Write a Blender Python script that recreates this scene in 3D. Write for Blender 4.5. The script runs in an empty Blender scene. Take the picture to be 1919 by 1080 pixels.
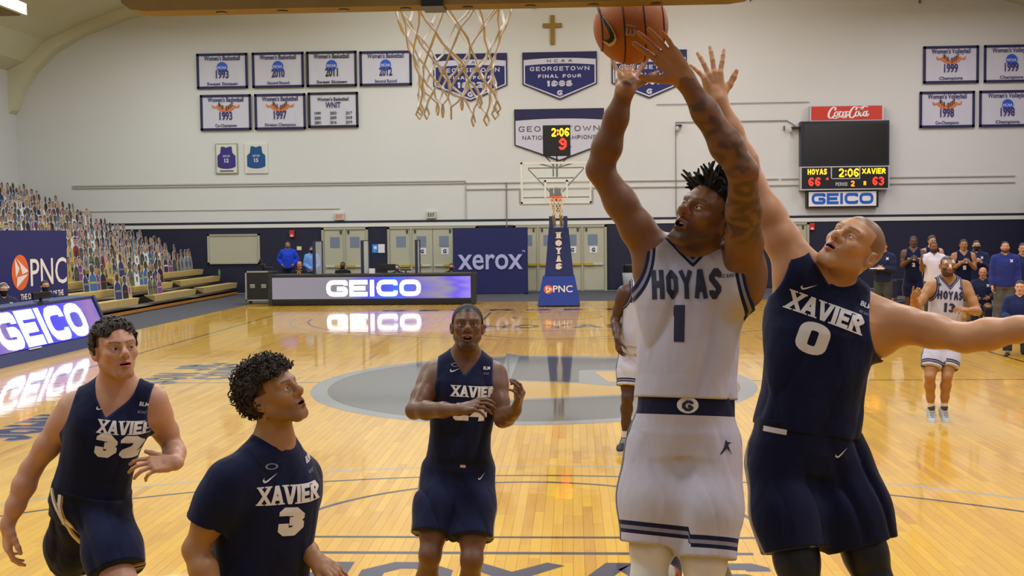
import bpy, bmesh, math, random
import numpy as np
from mathutils import Vector, Matrix
from mathutils.bvhtree import BVHTree
random.seed(7)
RNG = np.random.default_rng(11)
SC = bpy.context.scene
COL = SC.collection
PI = math.pi

# ------------------------------------------------------------------ camera
CAM_P = np.array([0.4031, -2.2884, 2.1779]); YAW, PITCH, ROLL, FPX = -0.0528, -0.04879, -0.01101, 2150.71
FW = np.array([math.sin(YAW)*math.cos(PITCH), math.cos(YAW)*math.cos(PITCH), math.sin(PITCH)])
_R0 = np.array([math.cos(YAW), -math.sin(YAW), 0.0]); _U0 = np.cross(_R0, FW)
RT = math.cos(ROLL)*_R0 + math.sin(ROLL)*_U0
UP = -math.sin(ROLL)*_R0 + math.cos(ROLL)*_U0
cd = bpy.data.cameras.new('camera'); cd.sensor_fit = 'HORIZONTAL'; cd.sensor_width = 36.0
cd.lens = FPX/1919*36.0; cd.clip_end = 200; cd.clip_start = 0.05
cam = bpy.data.objects.new('camera', cd); COL.objects.link(cam)
M = Matrix.Identity(4)
for i in range(3):
    M[i][0] = RT[i]; M[i][1] = UP[i]; M[i][2] = -FW[i]; M[i][3] = CAM_P[i]
cam.matrix_world = M
SC.camera = cam

def at(px, py, d):
    """world point seen at photo pixel (px, py), at depth d metres along the view axis"""
    return CAM_P + d*(FW + (px-959.5)/FPX*RT - (py-540)/FPX*UP)
def on_x(px, py, x):
    v = FW + (px-959.5)/FPX*RT - (py-540)/FPX*UP
    return CAM_P + (x-CAM_P[0])/v[0]*v
def on_y(px, py, y):
    v = FW + (px-959.5)/FPX*RT - (py-540)/FPX*UP
    return CAM_P + (y-CAM_P[1])/v[1]*v

# ------------------------------------------------------------------ world, lights, exposure
def srgb(*c):
    if len(c) == 1: c = c[0]
    return tuple(((x/255/12.92) if x/255 <= 0.04045 else ((x/255+0.055)/1.055)**2.4) for x in c)
w = bpy.data.worlds.new('world'); SC.world = w; w.use_nodes = True
w.node_tree.nodes['Background'].inputs[0].default_value = (0.9, 0.93, 1, 1)
w.node_tree.nodes['Background'].inputs[1].default_value = 0.3
SC.view_settings.view_transform = 'Standard'; SC.view_settings.look = 'None'
SC.view_settings.gamma = 1; SC.view_settings.use_curve_mapping = False
SC.view_settings.exposure = 0.2
SC.cycles.use_denoising = True
SC.cycles.max_bounces = 6; SC.cycles.diffuse_bounces = 3; SC.cycles.glossy_bounces = 3
SC.cycles.transmission_bounces = 6; SC.cycles.transparent_max_bounces = 10
SC.cycles.caustics_reflective = False; SC.cycles.caustics_refractive = False
SC.cycles.sample_clamp_indirect = 4
def area(name, loc, sx, sy, power, color=(1, 1, 1), rot=(0, 0, 0)):
    l = bpy.data.lights.new(name, 'AREA'); l.shape = 'RECTANGLE'; l.size = sx; l.size_y = sy
    l.energy = power; l.color = color
    o = bpy.data.objects.new(name, l); COL.objects.link(o); o.location = loc; o.rotation_euler = rot
    return o
LAMP = 300
for j, y in enumerate((-4, 2, 9, 16, 22.5, 29, 34.5)):
    for i, x in enumerate((-13.5, -5, 5, 13.5)):
        z = (10.6 if abs(x) < 10 else 9.0) if y < 28 else (11.2 if abs(x) < 10 else 9.95)
        c = (0.90, 0.98, 1.0) if i < 2 else (0.98, 0.955, 1.0)
        s_ = 1.3 if y < 12 else 2.4; area('high_bay_light', (x, y, z), s_, s_, LAMP*(0.8 if abs(x) > 10 else 1.0)*{-4: .35, 2: 1.3, 9: 1.2}.get(y, 1.0), c)
for y in (3, 14, 25, 35): area('added_uplight', (0, y, 9.9), 16, 1.0, 260, (.95, .98, 1), (PI, 0, 0))  # added upward fill without fixtures, brightens the vault and upper wall
for k, (x, y) in enumerate(((-3.2, -6.5), (4.2, -6.5))):     # lamp rows over the near stand, behind the camera
    area('high_bay_light', (x, y, 8.2), 2.0, 2.0, 50, (1, .95, .9), (math.radians(32), 0, 0))

# ------------------------------------------------------------------ helpers
MATS = {}
def mat(name, col, rough=0.6, metal=0.0, spec=0.5, emit=0.0, attr=None, bump=0.0, bscale=60, vary=0.0, vscale=3.0, coat=0.0, sheen=0.0, alpha=None, trans=0.0):
    if name in MATS: return MATS[name]
    m = bpy.data.materials.new(name); m.use_nodes = True
    nt = m.node_tree; b = nt.nodes['Principled BSDF']
    c = (*srgb(col), 1) if max(col) > 1 else (*col, 1)
    b.inputs['Base Color'].default_value = c
    b.inputs['Roughness'].default_value = rough; b.inputs['Metallic'].default_value = metal
    b.inputs['Specular IOR Level'].default_value = spec
    b.inputs['Coat Weight'].default_value = coat
    b.inputs['Sheen Weight'].default_value = sheen
    b.inputs['Transmission Weight'].default_value = trans
    if alpha is not None: b.inputs['Alpha'].default_value = alpha
    src = None
    if attr:
        a = nt.nodes.new('ShaderNodeAttribute'); a.attribute_name = attr; src = a.outputs['Color']
    if vary > 0:
        n = nt.nodes.new('ShaderNodeTexNoise'); n.inputs['Scale'].default_value = vscale; n.inputs['Detail'].default_value = 4
        tc = nt.nodes.new('ShaderNodeTexCoord'); nt.links.new(tc.outputs['Object'], n.inputs['Vector'])
        r = nt.nodes.new('ShaderNodeMapRange'); r.inputs['To Min'].default_value = 1-vary; r.inputs['To Max'].default_value = 1+vary
        nt.links.new(n.outputs['Fac'], r.inputs['Value'])
        mx = nt.nodes.new('ShaderNodeMix'); mx.data_type = 'RGBA'; mx.blend_type = 'MULTIPLY'; mx.inputs[0].default_value = 1
        if src: nt.links.new(src, mx.inputs[6])
        else: mx.inputs[6].default_value = c
        nt.links.new(r.outputs[0], mx.inputs[7]); src = mx.outputs[2]
    if src: nt.links.new(src, b.inputs['Base Color'])
    if emit > 0:
        b.inputs['Emission Color'].default_value = c; b.inputs['Emission Strength'].default_value = emit
    if bump > 0:
        n = nt.nodes.new('ShaderNodeTexNoise'); n.inputs['Scale'].default_value = bscale; n.inputs['Detail'].default_value = 3
        tc = nt.nodes.new('ShaderNodeTexCoord'); nt.links.new(tc.outputs['Object'], n.inputs['Vector'])
        bp = nt.nodes.new('ShaderNodeBump'); bp.inputs['Strength'].default_value = bump; bp.inputs['Distance'].default_value = 0.01
        nt.links.new(n.outputs['Fac'], bp.inputs['Height']); nt.links.new(bp.outputs['Normal'], b.inputs['Normal'])
    MATS[name] = m
    return m

def link(name, me, parent=None, loc=None):
    o = bpy.data.objects.new(name, me); COL.objects.link(o)
    if loc is not None: o.location = tuple(loc)
    if parent is not None: o.parent = parent
    return o
def tag(o, label, cat, group=None):
    o['label'] = label; o['category'] = cat
    if group: o['group'] = group
    return o
def thing(name, label, cat, loc=(0, 0, 0), rz=0.0, group=None):
    o = link(name, None); o.location = tuple(loc); o.rotation_euler = (0, 0, rz)
    o.empty_display_size = 0.1
    return tag(o, label, cat, group)
class MB:
    """collects polygons, then links them as one mesh object"""
    def __init__(s): s.v = []; s.f = []; s.mi = []
    def add(s, vs, fs, mi=0):
        n = len(s.v); s.v += [tuple(float(c) for c in q) for q in vs]; s.f += [tuple(n+i for i in f) for f in fs]; s.mi += [mi]*len(fs); return s
    def box(s, a, b, mi=0, bev=0.0):
        x0, y0, z0 = a; x1, y1, z1 = b
        if x0 > x1: x0, x1 = x1, x0
        if y0 > y1: y0, y1 = y1, y0
        if z0 > z1: z0, z1 = z1, z0
        if bev <= 0:
            return s.add([(x0,y0,z0),(x1,y0,z0),(x1,y1,z0),(x0,y1,z0),(x0,y0,z1),(x1,y0,z1),(x1,y1,z1),(x0,y1,z1)],
                         [(0,3,2,1),(4,5,6,7),(0,1,5,4),(1,2,6,5),(2,3,7,6),(3,0,4,7)], mi)
        bm = bmesh.new(); bmesh.ops.create_cube(bm, size=1)
        for q in bm.verts: q.co = Vector(((x0+x1)/2+q.co.x*(x1-x0), (y0+y1)/2+q.co.y*(y1-y0), (z0+z1)/2+q.co.z*(z1-z0)))
        bmesh.ops.bevel(bm, geom=bm.edges[:], offset=bev, segments=2, affect='EDGES', profile=0.7)
        bm.verts.index_update(); s.add([q.co for q in bm.verts], [[q.index for q in f.verts] for f in bm.faces], mi); bm.free(); return s
    def quad(s, a, b, c, d, mi=0): return s.add([a, b, c, d], [(0, 1, 2, 3)], mi)
    def prism(s, poly, org, U, V, N, depth, mi=0):
        """polygon (u,v) extruded from its plane along N by depth"""
        org = np.array(org, float); U = np.array(U, float); V = np.array(V, float); N = np.array(N, float); n = len(poly)
        vs = [org+u*U+v*V for u, v in poly]+[org+u*U+v*V+depth*N for u, v in poly]
        fs = [tuple(range(n))[::-1], tuple(range(n, 2*n))]+[(i, (i+1) % n, n+(i+1) % n, n+i) for i in range(n)]
        return s.add(vs, fs, mi)
    def tube(s, pts, r, n=8, mi=0, cap=True, closed=False):
        pts = [np.array(q, float) for q in pts]; k = len(pts); rr = r if hasattr(r, '__len__') else [r]*k
        vs = []; ref = None
        for i, q in enumerate(pts):
            a = pts[i-1] if (i > 0 or closed) else q; b = pts[(i+1) % k] if (i < k-1 or closed) else q
            t = b-a; t = t/(np.linalg.norm(t)+1e-12)
            if ref is None: ref = np.array([0, 0, 1.]) if abs(t[2]) < .9 else np.array([1., 0, 0])
            x = np.cross(t, ref); x /= np.linalg.norm(x)+1e-12; y = np.cross(t, x); ref = -y if np.dot(-y, ref) > 0 else y
            for j in range(n):
                an = 2*PI*j/n; vs.append(q+rr[i]*(math.cos(an)*x+math.sin(an)*y))
        fs = []
        for i in range(k if closed else k-1):
            for j in range(n):
                a = i*n+j; b = i*n+(j+1) % n; c = ((i+1) % k)*n+(j+1) % n; d = ((i+1) % k)*n+j; fs.append((a, b, c, d))
        if cap and not closed: fs += [tuple(range(n)), tuple(range((k-1)*n, k*n))[::-1]]
        return s.add(vs, fs, mi)
    def lathe(s, prof, c=(0, 0, 0), n=20, mi=0):
        vs = []; fs = []; k = len(prof)
        for r, z in prof:
            for j in range(n): a = 2*PI*j/n; vs.append((c[0]+r*math.cos(a), c[1]+r*math.sin(a), c[2]+z))
        for i in range(k-1):
            for j in range(n): fs.append((i*n+j, i*n+(j+1) % n, (i+1)*n+(j+1) % n, (i+1)*n+j))
        fs += [tuple(range(n))[::-1], tuple(range((k-1)*n, k*n))]
        return s.add(vs, fs, mi)
    def sphere(s, c, r, n=12, m=8, mi=0):
        r = r if hasattr(r, '__len__') else (r, r, r); vs = []; fs = []
        for i in range(m+1):
            th = PI*i/m
            for j in range(n): a = 2*PI*j/n; vs.append((c[0]+r[0]*math.sin(th)*math.cos(a), c[1]+r[1]*math.sin(th)*math.sin(a), c[2]+r[2]*math.cos(th)))
        for i in range(m):
            for j in range(n): fs.append((i*n+j, (i+1)*n+j, (i+1)*n+(j+1) % n, i*n+(j+1) % n))
        return s.add(vs, fs, mi)
    def build(s, name, mats, parent=None, smooth=False, loc=None):
        me = bpy.data.meshes.new(name); me.from_pydata(s.v, [], s.f)
        mats = mats if isinstance(mats, (list, tuple)) else [mats]
        for m in mats: me.materials.append(m)
        if len(mats) > 1: me.polygons.foreach_set('material_index', s.mi)
        if smooth: me.polygons.foreach_set('use_smooth', [True]*len(s.f))
        me.update()
        return link(name, me, parent, loc)
def struct(o): o['kind'] = 'structure'; return o

# ------------------------------------------------------------------ lettering
O4 = [(0,0),(1,0),(1,1),(0,1)]
GL = {  # width, soft corners, [polylines], closed flags
 'A': (.8, 0, [[(0,0),(.42,1),(.58,1),(1,0)], [(.2,.3),(.8,.3)]]), 'B': (.72, 1, [[(0,0),(1,0),(1,.5),(0,.5),'c'], [(0,.5),(.94,.5),(.94,1),(0,1),'c']]),
 'C': (.74, 1, [[(1,.72),(1,1),(0,1),(0,0),(1,0),(1,.28)]]), 'D': (.74, 1, [[(0,0),(1,0),(1,1),(0,1),'c'], [(0,0),(0,1)]]),
 'E': (.64, 0, [[(1,1),(0,1),(0,0),(1,0)], [(0,.5),(.85,.5)]]), 'F': (.64, 0, [[(1,1),(0,1),(0,0)], [(0,.48),(.8,.48)]]),
 'G': (.76, 1, [[(1,.74),(1,1),(0,1),(0,0),(1,0),(1,.46),(.5,.46)]]), 'H': (.76, 0, [[(0,0),(0,1)], [(1,0),(1,1)], [(0,.5),(1,.5)]]),
 'I': (.2, 0, [[(.5,0),(.5,1)]]), 'J': (.6, 1, [[(1,1),(1,0),(0,0),(0,.3)]]), 'K': (.74, 0, [[(0,0),(0,1)], [(1,1),(.12,.45),(1,0)]]),
 'L': (.6, 0, [[(0,1),(0,0),(1,0)]]), 'M': (.95, 0, [[(0,0),(0,1),(.5,.2),(1,1),(1,0)]]), 'N': (.76, 0, [[(0,0),(0,1)], [(0,1),(1,0)], [(1,0),(1,1)]]),
 'O': (.76, 1, [[(0,0),(1,0),(1,1),(0,1),'c']]), 'P': (.7, 1, [[(0,.42),(1,.42),(1,1),(0,1),'c'], [(0,0),(0,1)]]),
 'R': (.74, 1, [[(0,.44),(1,.44),(1,1),(0,1),'c'], [(0,0),(0,1)], [(.5,.44),(1,0)]]), 'S': (.72, 1, [[(1,.78),(1,1),(0,1),(0,.5),(1,.5),(1,0),(0,0),(0,.22)]]),
 'T': (.72, 0, [[(0,1),(1,1)], [(.5,0),(.5,1)]]), 'U': (.76, 1, [[(0,1),(0,0),(1,0),(1,1)]]), 'V': (.8, 0, [[(0,1),(.42,0),(.58,0),(1,1)]]),
 'W': (1.05, 0, [[(0,1),(.25,0),(.5,.8),(.75,0),(1,1)]]), 'X': (.8, 0, [[(0,0),(1,1)], [(0,1),(1,0)]]), 'Y': (.78, 0, [[(0,1),(.5,.48),(1,1)], [(.5,.48),(.5,0)]]),
 'Z': (.7, 0, [[(0,1),(1,1),(0,0),(1,0)]]), '0': (.7, 1, [[(0,0),(1,0),(1,1),(0,1),'c']]), '1': (.4, 0, [[(.62,0),(.62,1)], [(.3,.93),(.5,.93)]]),
 '2': (.7, 1, [[(0,.76),(0,1),(1,1),(1,.55),(0,.12),(0,0),(1,0)]]), '3': (.7, 1, [[(0,.8),(0,1),(1,1),(1,.52),(.35,.52)], [(.5,.52),(1,.52),(1,0),(0,0),(0,.2)]]),
 '4': (.74, 0, [[(.75,0),(.75,1),(0,.3),(1,.3)]]), '5': (.7, 1, [[(1,1),(0,1),(0,.55),(1,.55),(1,0),(0,0),(0,.2)]]),
 '6': (.7, 1, [[(1,.8),(1,1),(0,1),(0,0),(1,0),(1,.52),(0,.52)]]), '7': (.68, 0, [[(0,1),(1,1),(.35,0)]]),
 '8': (.7, 1, [[(0,0),(1,0),(1,.5),(0,.5),'c'], [(0,.5),(1,.5),(1,1),(0,1),'c']]), '9': (.7, 1, [[(0,.2),(0,0),(1,0),(1,1),(0,1),(0,.48),(1,.48)]]),
 ':': (.2, 0, [[(.5,.2),(.5,.26)], [(.5,.72),(.5,.78)]]), '-': (.5, 0, [[(.1,.5),(.9,.5)]]), ' ': (.36, 0, []), "'": (.2, 0, [[(.5,.8),(.5,1)]]), '.': (.2, 0, [[(.5,0),(.5,.04)]]),
}
def _round(pts, closed, rad, seg):
    out = []; n = len(pts)
    for i, q in enumerate(pts):
        if not closed and i in (0, n-1): out.append(q); continue
        a = pts[i-1]; b = pts[(i+1) % n]; q = np.array(q); va = np.array(a)-q; vb = np.array(b)-q
        la, lb = np.linalg.norm(va), np.linalg.norm(vb); r = min(rad, la*.48, lb*.48)
        p0 = q+va/la*r; p1 = q+vb/lb*r
        for k in range(seg+1):
            t = k/seg; out.append(tuple((1-t)**2*p0+2*t*(1-t)*q+t*t*p1))
    return out
def strokes(text, h=1.0, th=.2, wide=1.0, gap=.16, rad=.22, seg=1, serif=False, slant=0.0):
    """block lettering as quads in 2-D: (verts, faces), centred on x, bottom at 0"""
    V = []; F = []; x0 = 0.0
    for ch in text:
        if ch not in GL: ch = ' '
        w, soft, pls = GL[ch]; w = w*wide*h
        if ch in "I:.'": w = max(th*h, .2*wide*h)
        t = th*h
        for pl in pls:
            closed = pl[-1] == 'c'; pts = [q for q in pl if q != 'c']
            pts = [(t/2+q[0]*(w-t), t/2+q[1]*(h-t)) for q in pts]
            raw = pts
            if soft: pts = _round(pts, closed, rad*h, seg)
            n = len(pts); P = [np.array(q) for q in pts]; L = []; Rr = []
            for i in range(n):
                d0 = P[i]-P[i-1] if (i > 0 or closed) else None; d1 = P[(i+1) % n]-P[i] if (i < n-1 or closed) else None
                if d0 is None: d0 = d1
                if d1 is None: d1 = d0
                d0 = d0/(np.linalg.norm(d0)+1e-9); d1 = d1/(np.linalg.norm(d1)+1e-9)
                n0 = np.array([-d0[1], d0[0]]); n1 = np.array([-d1[1], d1[0]]); m = n0+n1; m /= np.linalg.norm(m)+1e-9
                k = min(1/max(.35, m@n1), 1.8); q = P[i].copy()
                if not closed and i == 0: q = q-d1*t/2*(0.0 if soft and 0 < raw[0][1] < h*.9 and raw[0][1] > t else 1)
                if not closed and i == n-1: q = q+d0*t/2*(0.0 if soft and 0 < raw[-1][1] < h*.9 and raw[-1][1] > t else 1)
                L.append(q+m*t/2*k); Rr.append(q-m*t/2*k)
            b = len(V)
            for a, c in zip(L, Rr):
                for z in (a, c): V.append((x0+z[0], min(max(z[1], 0), h)))
            for i in range(n if closed else n-1):
                j = (i+1) % n; F.append((b+2*i, b+2*i+1, b+2*j+1, b+2*j))
            if serif and not closed and ch not in 'CGS':
                for q in (raw[0], raw[-1]):
                    for yy in (0, 1):
                        if abs(q[1]-(t/2 if yy == 0 else h-t/2)) < 1e-6:
                            sh = t*.32; y = 0 if yy == 0 else h-sh; b = len(V); ex = t*1.0
                            V += [(x0+q[0]-ex, y), (x0+q[0]+ex, y), (x0+q[0]+ex, y+sh), (x0+q[0]-ex, y+sh)]; F.append((b, b+1, b+2, b+3))
        x0 += w+gap*h
    W = x0-gap*h
    V = [(x-W/2+slant*(y-h/2), y) for x, y in V]
    return V, F, W
_FC = {}
def fonttext(text, h=1.0, bold=0.0, wide=1.0, shear=0.0, spacing=1.0):
    key = (text, bold, shear, spacing)
    if key not in _FC:
        c = bpy.data.curves.new('t', 'FONT'); c.body = text; c.size = 1; c.offset = bold; c.align_x = 'CENTER'; c.shear = shear; c.space_character = spacing; c.resolution_u = 3
        o = bpy.data.objects.new('t', c); me = o.to_mesh()
        V = [(v.co.x, v.co.y) for v in me.vertices]; F = [tuple(p.vertices) for p in me.polygons]
        o.to_mesh_clear(); bpy.data.objects.remove(o); bpy.data.curves.remove(c)
        _FC[key] = (V, F)
    V, F = _FC[key]; s = h/0.73   # cap height of the built-in font
    V = [(x*s*wide, y*s) for x, y in V]
    return V, F, (max(v[0] for v in V)-min(v[0] for v in V)) if V else 0
def fit(vf, width):
    V, F, W = vf
    xs = [v[0] for v in V]; W = max(xs)-min(xs); m = (max(xs)+min(xs))/2; k = width/W
    return [((x-m)*k, y) for x, y in V], F, width
def layers(vf):
    """a small step per stroke, so strokes of one letter never lie in exactly one plane"""
    n = len(vf[0]); p = list(range(n))
    def r(i):
        while p[i] != i: p[i] = p[p[i]]; i = p[i]
        return i
    for f in vf[1]:
        for i in f[1:]: p[r(i)] = r(f[0])
    ids = {}; out = []
    for i in range(n): out.append(ids.setdefault(r(i), len(ids)) % 7)
    return out
def put(vf, org, U, V_, N, off, mb=None, rot=0.0):
    """lay 2-D lettering on a plane"""
    mb = mb or MB(); org = np.array(org, float); U = np.array(U, float); V_ = np.array(V_, float); N = np.array(N, float)
    c, s = math.cos(rot), math.sin(rot)
    st_ = max(3e-5, min(8e-4, abs(off)*.12)); vs = [org+(x*c-y*s)*U+(x*s+y*c)*V_+(off+st_*k)*N for (x, y), k in zip(vf[0], layers(vf))]
    return mb.add(vs, vf[1])
def ring2(r0, r1, n=40, a0=0, a1=2*PI, sx=1, sy=1, c=(0, 0)):
    V = []; F = []
    for i in range(n+1):
        a = a0+(a1-a0)*i/n
        for r in (r0, r1): V.append((c[0]+r*math.cos(a)*sx, c[1]+r*math.sin(a)*sy))
    for i in range(n): F.append((2*i, 2*i+1, 2*i+3, 2*i+2))
    return V, F, 2*r1
def swoosh2(L=1.0):
    top = [(-.5,-.02),(-.46,-.12),(-.38,-.18),(-.27,-.17),(-.1,-.1),(.5,.24)]
    bot = [(-.36,.12),(-.405,.02),(-.39,-.04),(-.33,-.07),(-.22,-.055),(.5,.24)]
    V = [(x*L, y*L) for q in zip(top, bot) for x, y in q]
    return V, [(2*i, 2*i+2, 2*i+3, 2*i+1) for i in range(5)], L
XU, YU, ZU = (1, 0, 0), (0, 1, 0), (0, 0, 1)
# ================================================================== the hall
YW = 40.0                      # far wall
M_WALL = mat('wall_paint', (206, 205, 203), .75, vary=.03, vscale=.7, bump=.06, bscale=30)
M_WALLD = mat('wall_navy', (15, 15, 46), .6, vary=.1, vscale=2)
M_NAVY = mat('navy_paint', (20, 20, 46), .6)
M_CREAM = mat('ceiling_cream', (206, 202, 172), .8, vary=.04, vscale=.8)
M_WHITE = mat('white_paint', (214, 212, 205), .6)
M_CARPET = mat('carpet', (66, 66, 74), .95, vary=.12, vscale=8, bump=.3, bscale=200)
M_MAPLE = None
def maple():
    m = bpy.data.materials.new('maple'); m.use_nodes = True; nt = m.node_tree; b = nt.nodes['Principled BSDF']; L = nt.links.new
    a = nt.nodes.new('ShaderNodeAttribute'); a.attribute_name = 'tone'
    cr = nt.nodes.new('ShaderNodeValToRGB'); e = cr.color_ramp.elements
    e[0].position = 0; e[0].color = (*srgb(170, 112, 8), 1); e[1].position = 1; e[1].color = (*srgb(216, 168, 22), 1)
    x = e.new(.2); x.color = (*srgb(189, 134, 14), 1); x = e.new(.6); x.color = (*srgb(206, 155, 18), 1)
    geo = nt.nodes.new('ShaderNodeNewGeometry'); mp = nt.nodes.new('ShaderNodeMapping'); mp.inputs['Scale'].default_value = (38, 2.2, 1)
    n = nt.nodes.new('ShaderNodeTexNoise'); n.inputs['Scale'].default_value = 1; n.inputs['Detail'].default_value = 6; n.inputs['Distortion'].default_value = .6
    L(geo.outputs['Position'], mp.inputs[0]); L(mp.outputs[0], n.inputs['Vector'])
    ad = nt.nodes.new('ShaderNodeMath'); ad.operation = 'MULTIPLY_ADD'; ad.inputs[1].default_value = .5; L(n.outputs['Fac'], ad.inputs[0])
    su = nt.nodes.new('ShaderNodeMath'); su.operation = 'SUBTRACT'; su.inputs[1].default_value = .25; L(a.outputs['Fac'], su.inputs[0]); L(su.outputs[0], ad.inputs[2])
    L(ad.outputs[0], cr.inputs[0]); L(cr.outputs[0], b.inputs['Base Color'])
    b.inputs['Roughness'].default_value = .42; b.inputs['Specular IOR Level'].default_value = .3
    b.inputs['Coat Weight'].default_value = .85; b.inputs['Coat Roughness'].default_value = .055; b.inputs['Coat IOR'].default_value = 1.5
    n2 = nt.nodes.new('ShaderNodeTexNoise'); n2.inputs['Scale'].default_value = 2.6; n2.inputs['Detail'].default_value = 2; L(geo.outputs['Position'], n2.inputs['Vector'])
    bp = nt.nodes.new('ShaderNodeBump'); bp.inputs['Strength'].default_value = .10; bp.inputs['Distance'].default_value = .02; L(n2.outputs['Fac'], bp.inputs['Height']); L(bp.outputs['Normal'], b.inputs['Coat Normal'])
    return m
def painted(name, col, coat=1.0):
    m = mat(name, col, .45, coat=coat, vary=.04, vscale=3, spec=.3)
    b = m.node_tree.nodes['Principled BSDF']; b.inputs['Coat Roughness'].default_value = .06; b.inputs['Coat IOR'].default_value = 1.5
    return m
M_MAPLE = maple()
# --- floor: carpeted slab, sprung maple court with single boards
fl = struct(MB().box((-21, -12, -.06), (21, YW+.2, -.022)).build('floor', M_CARPET))
CX0, CX1, CY0, CY1 = -9.72, 10.6, -3.2, 33.5
MB().box((CX0, CY0, -.0215), (CX1, CY1, -.006)).build('court_bed', mat('court_bed', (120, 84, 40), .8), fl)
def plank_mesh(x0, x1, y0, y1, tone):
    e = .004 if x1-x0 > .05 else 0
    me = bpy.data.meshes.new('plank'); g = .0007
    vs = [(x0+g, y0+g, -.006), (x1-g, y0+g, -.006), (x1-g, y1-g, -.006), (x0+g, y1-g, -.006), (x0+g, y0+g, 0), (x1-g, y0+g, 0), (x1-g, y1-g, 0), (x0+g, y1-g, 0)]
    return vs, [(4, 5, 6, 7), (0, 1, 5, 4), (1, 2, 6, 5), (2, 3, 7, 6), (3, 0, 4, 7)]
BW = .0572*1.3; boards = []
rows = int((CX1-CX0)/BW)
for i in range(rows):
    x = CX0+i*BW; y = CY0-RNG.uniform(0, 1.2)
    while y < CY1:
        L_ = RNG.uniform(.5, 1.7); y1 = min(y+L_, CY1); y0 = max(y, CY0)
        if y1-y0 > .02: boards.append((x, x+BW, y0, y1, float(np.clip(RNG.normal(.6, .15), 0, 1))))
        y = y1
def bdist(b_):
    c = np.array([(b_[0]+b_[1])/2, (b_[2]+b_[3])/2, 0])-CAM_P; z = c@FW
    if z < 4: return 1e9
    px, py = 959.5+FPX*(c@RT)/z, 540-FPX*(c@UP)/z
    return z if (0 < px < 1919 and 0 < py < 1065) else 1e9
boards.sort(key=bdist)
for b_ in boards[:300]:
    vs, fs = plank_mesh(*b_); me = bpy.data.meshes.new('plank'); me.from_pydata(vs, [], fs); me.materials.append(M_MAPLE)
    a_ = me.attributes.new('tone', 'FLOAT', 'POINT'); a_.data.foreach_set('value', [b_[4]]*8); link('plank', me, fl)
mb = MB(); tn = []
for b_ in boards[300:]:
    vs, fs = plank_mesh(*b_); mb.add(vs, fs); tn += [b_[4]]*8
o = mb.build('planks', M_MAPLE, fl); o['kind'] = 'stuff'
a_ = o.data.attributes.new('tone', 'FLOAT', 'POINT'); a_.data.foreach_set('value', tn)
# --- court markings: thin coats of paint
P_BLK = painted('line_black', (26, 24, 36)); P_GRY = painted('line_grey', (158, 160, 158)); P_DG = painted('paint_grey', (46, 48, 60)); P_LG = painted('paint_silver', (118, 122, 128)); P_NV = painted('paint_navy', (26, 26, 68))
Z1 = .0006
def flat(vf, name, m, z=Z1, c=(0, 0), rot=0.0):
    return put(vf, (c[0], c[1], 0), XU, YU, ZU, z, rot=rot).build(name, m, fl)
def rect2(x0, x1, y0, y1): return [(x0, y0), (x1, y0), (x1, y1), (x0, y1)], [(0, 1, 2, 3)], x1-x0
lw = .05
for x in (-7.62-lw, 7.62): flat(rect2(x, x+lw, -lw, 28.65+lw), 'sideline', P_BLK)
for y in (-lw, 28.65): flat(rect2(-7.62, 7.62, y, y+lw), 'baseline', P_BLK, Z1*1.3)
flat(rect2(-7.62, 7.62, 14.3, 14.35), 'halfway_line', P_BLK, Z1)
for sgn, yb in ((1, 0), (-1, 28.65)):
    Y_ = lambda v: yb+sgn*v
    flat(rect2(-1.83, 1.83, min(Y_(5.77), Y_(5.82)), max(Y_(5.77), Y_(5.82))), 'free_throw_line', P_BLK)
    for x in (-1.85, 1.80): flat(rect2(x, x+lw, min(Y_(0), Y_(5.8)), max(Y_(0), Y_(5.8))), 'lane_line', P_BLK, Z1*1.2)
    a0 = 0 if sgn > 0 else PI
    flat(ring2(1.79, 1.84, 60, a0, a0+PI, c=(0, Y_(5.79))), 'free_throw_circle', P_BLK)
    for r, m_, nm in ((6.73, P_GRY, 'three_point_line_grey'), (6.30, P_BLK, 'three_point_line_black')):
        flat(ring2(r-.045, r, 90, a0+.04, a0+PI-.04, c=(0, Y_(1.6))), 'three_point_line', m_, Z1*.8)
# free throw lane lettering seen at the near end
flat((lambda V, F, W: ([(x*1.0, y) for x, y in V], F, W))(*fit(strokes('HOYAS', .62, .24, 1.2, .12), 3.3)), 'lane_lettering', P_NV, Z1, (0, 4.55))
flat(rect2(-1.4, 1.6, 5.36, 5.42), 'lane_stripe', P_NV)
# centre circle and the big block G
cc = (-.17, 14.17); SX, SY = 3.15, 3.62
flat(ring2(.93, 1.0, 90, sx=SX, sy=SY), 'centre_ring', P_LG, Z1*2, cc)
flat((lambda V, F: ([(x*2.92, y*3.37) for x, y in V], F, 1))([(0, 0)]+[(math.cos(2*PI*i/90), math.sin(2*PI*i/90)) for i in range(90)], [(0, 1+i, 1+(i+1) % 90) for i in range(90)]), 'centre_disc', P_DG, Z1*3, cc)
def ground(px, py):
    v = FW + (px-959.5)/FPX*RT - (py-540)/FPX*UP; q = CAM_P-CAM_P[2]/v[2]*v; return (q[0], q[1])
def gpoly(pts, name, m, k): q = [ground(*p_) for p_ in pts]; flat((q, [tuple(range(len(q)))], 1), name, m, Z1*k)
gpoly([(860, 748), (935, 753), (1198, 741.5), (1332, 737), (1332, 716), (1085, 715), (900, 716)], 'letter_edge', P_LG, 4)
M_MF = mat('maple_field', (200, 152, 20), .42, coat=1.0, vary=.06, vscale=5, spec=.3); M_MF.node_tree.nodes['Principled BSDF'].inputs['Coat Roughness'].default_value = .055
gpoly([(866, 744), (935, 750), (1198, 738.5), (1328, 734), (1328, 722), (1144, 724), (1085, 719), (950, 714), (890, 716)], 'letter_gap', M_MF, 5)
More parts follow.
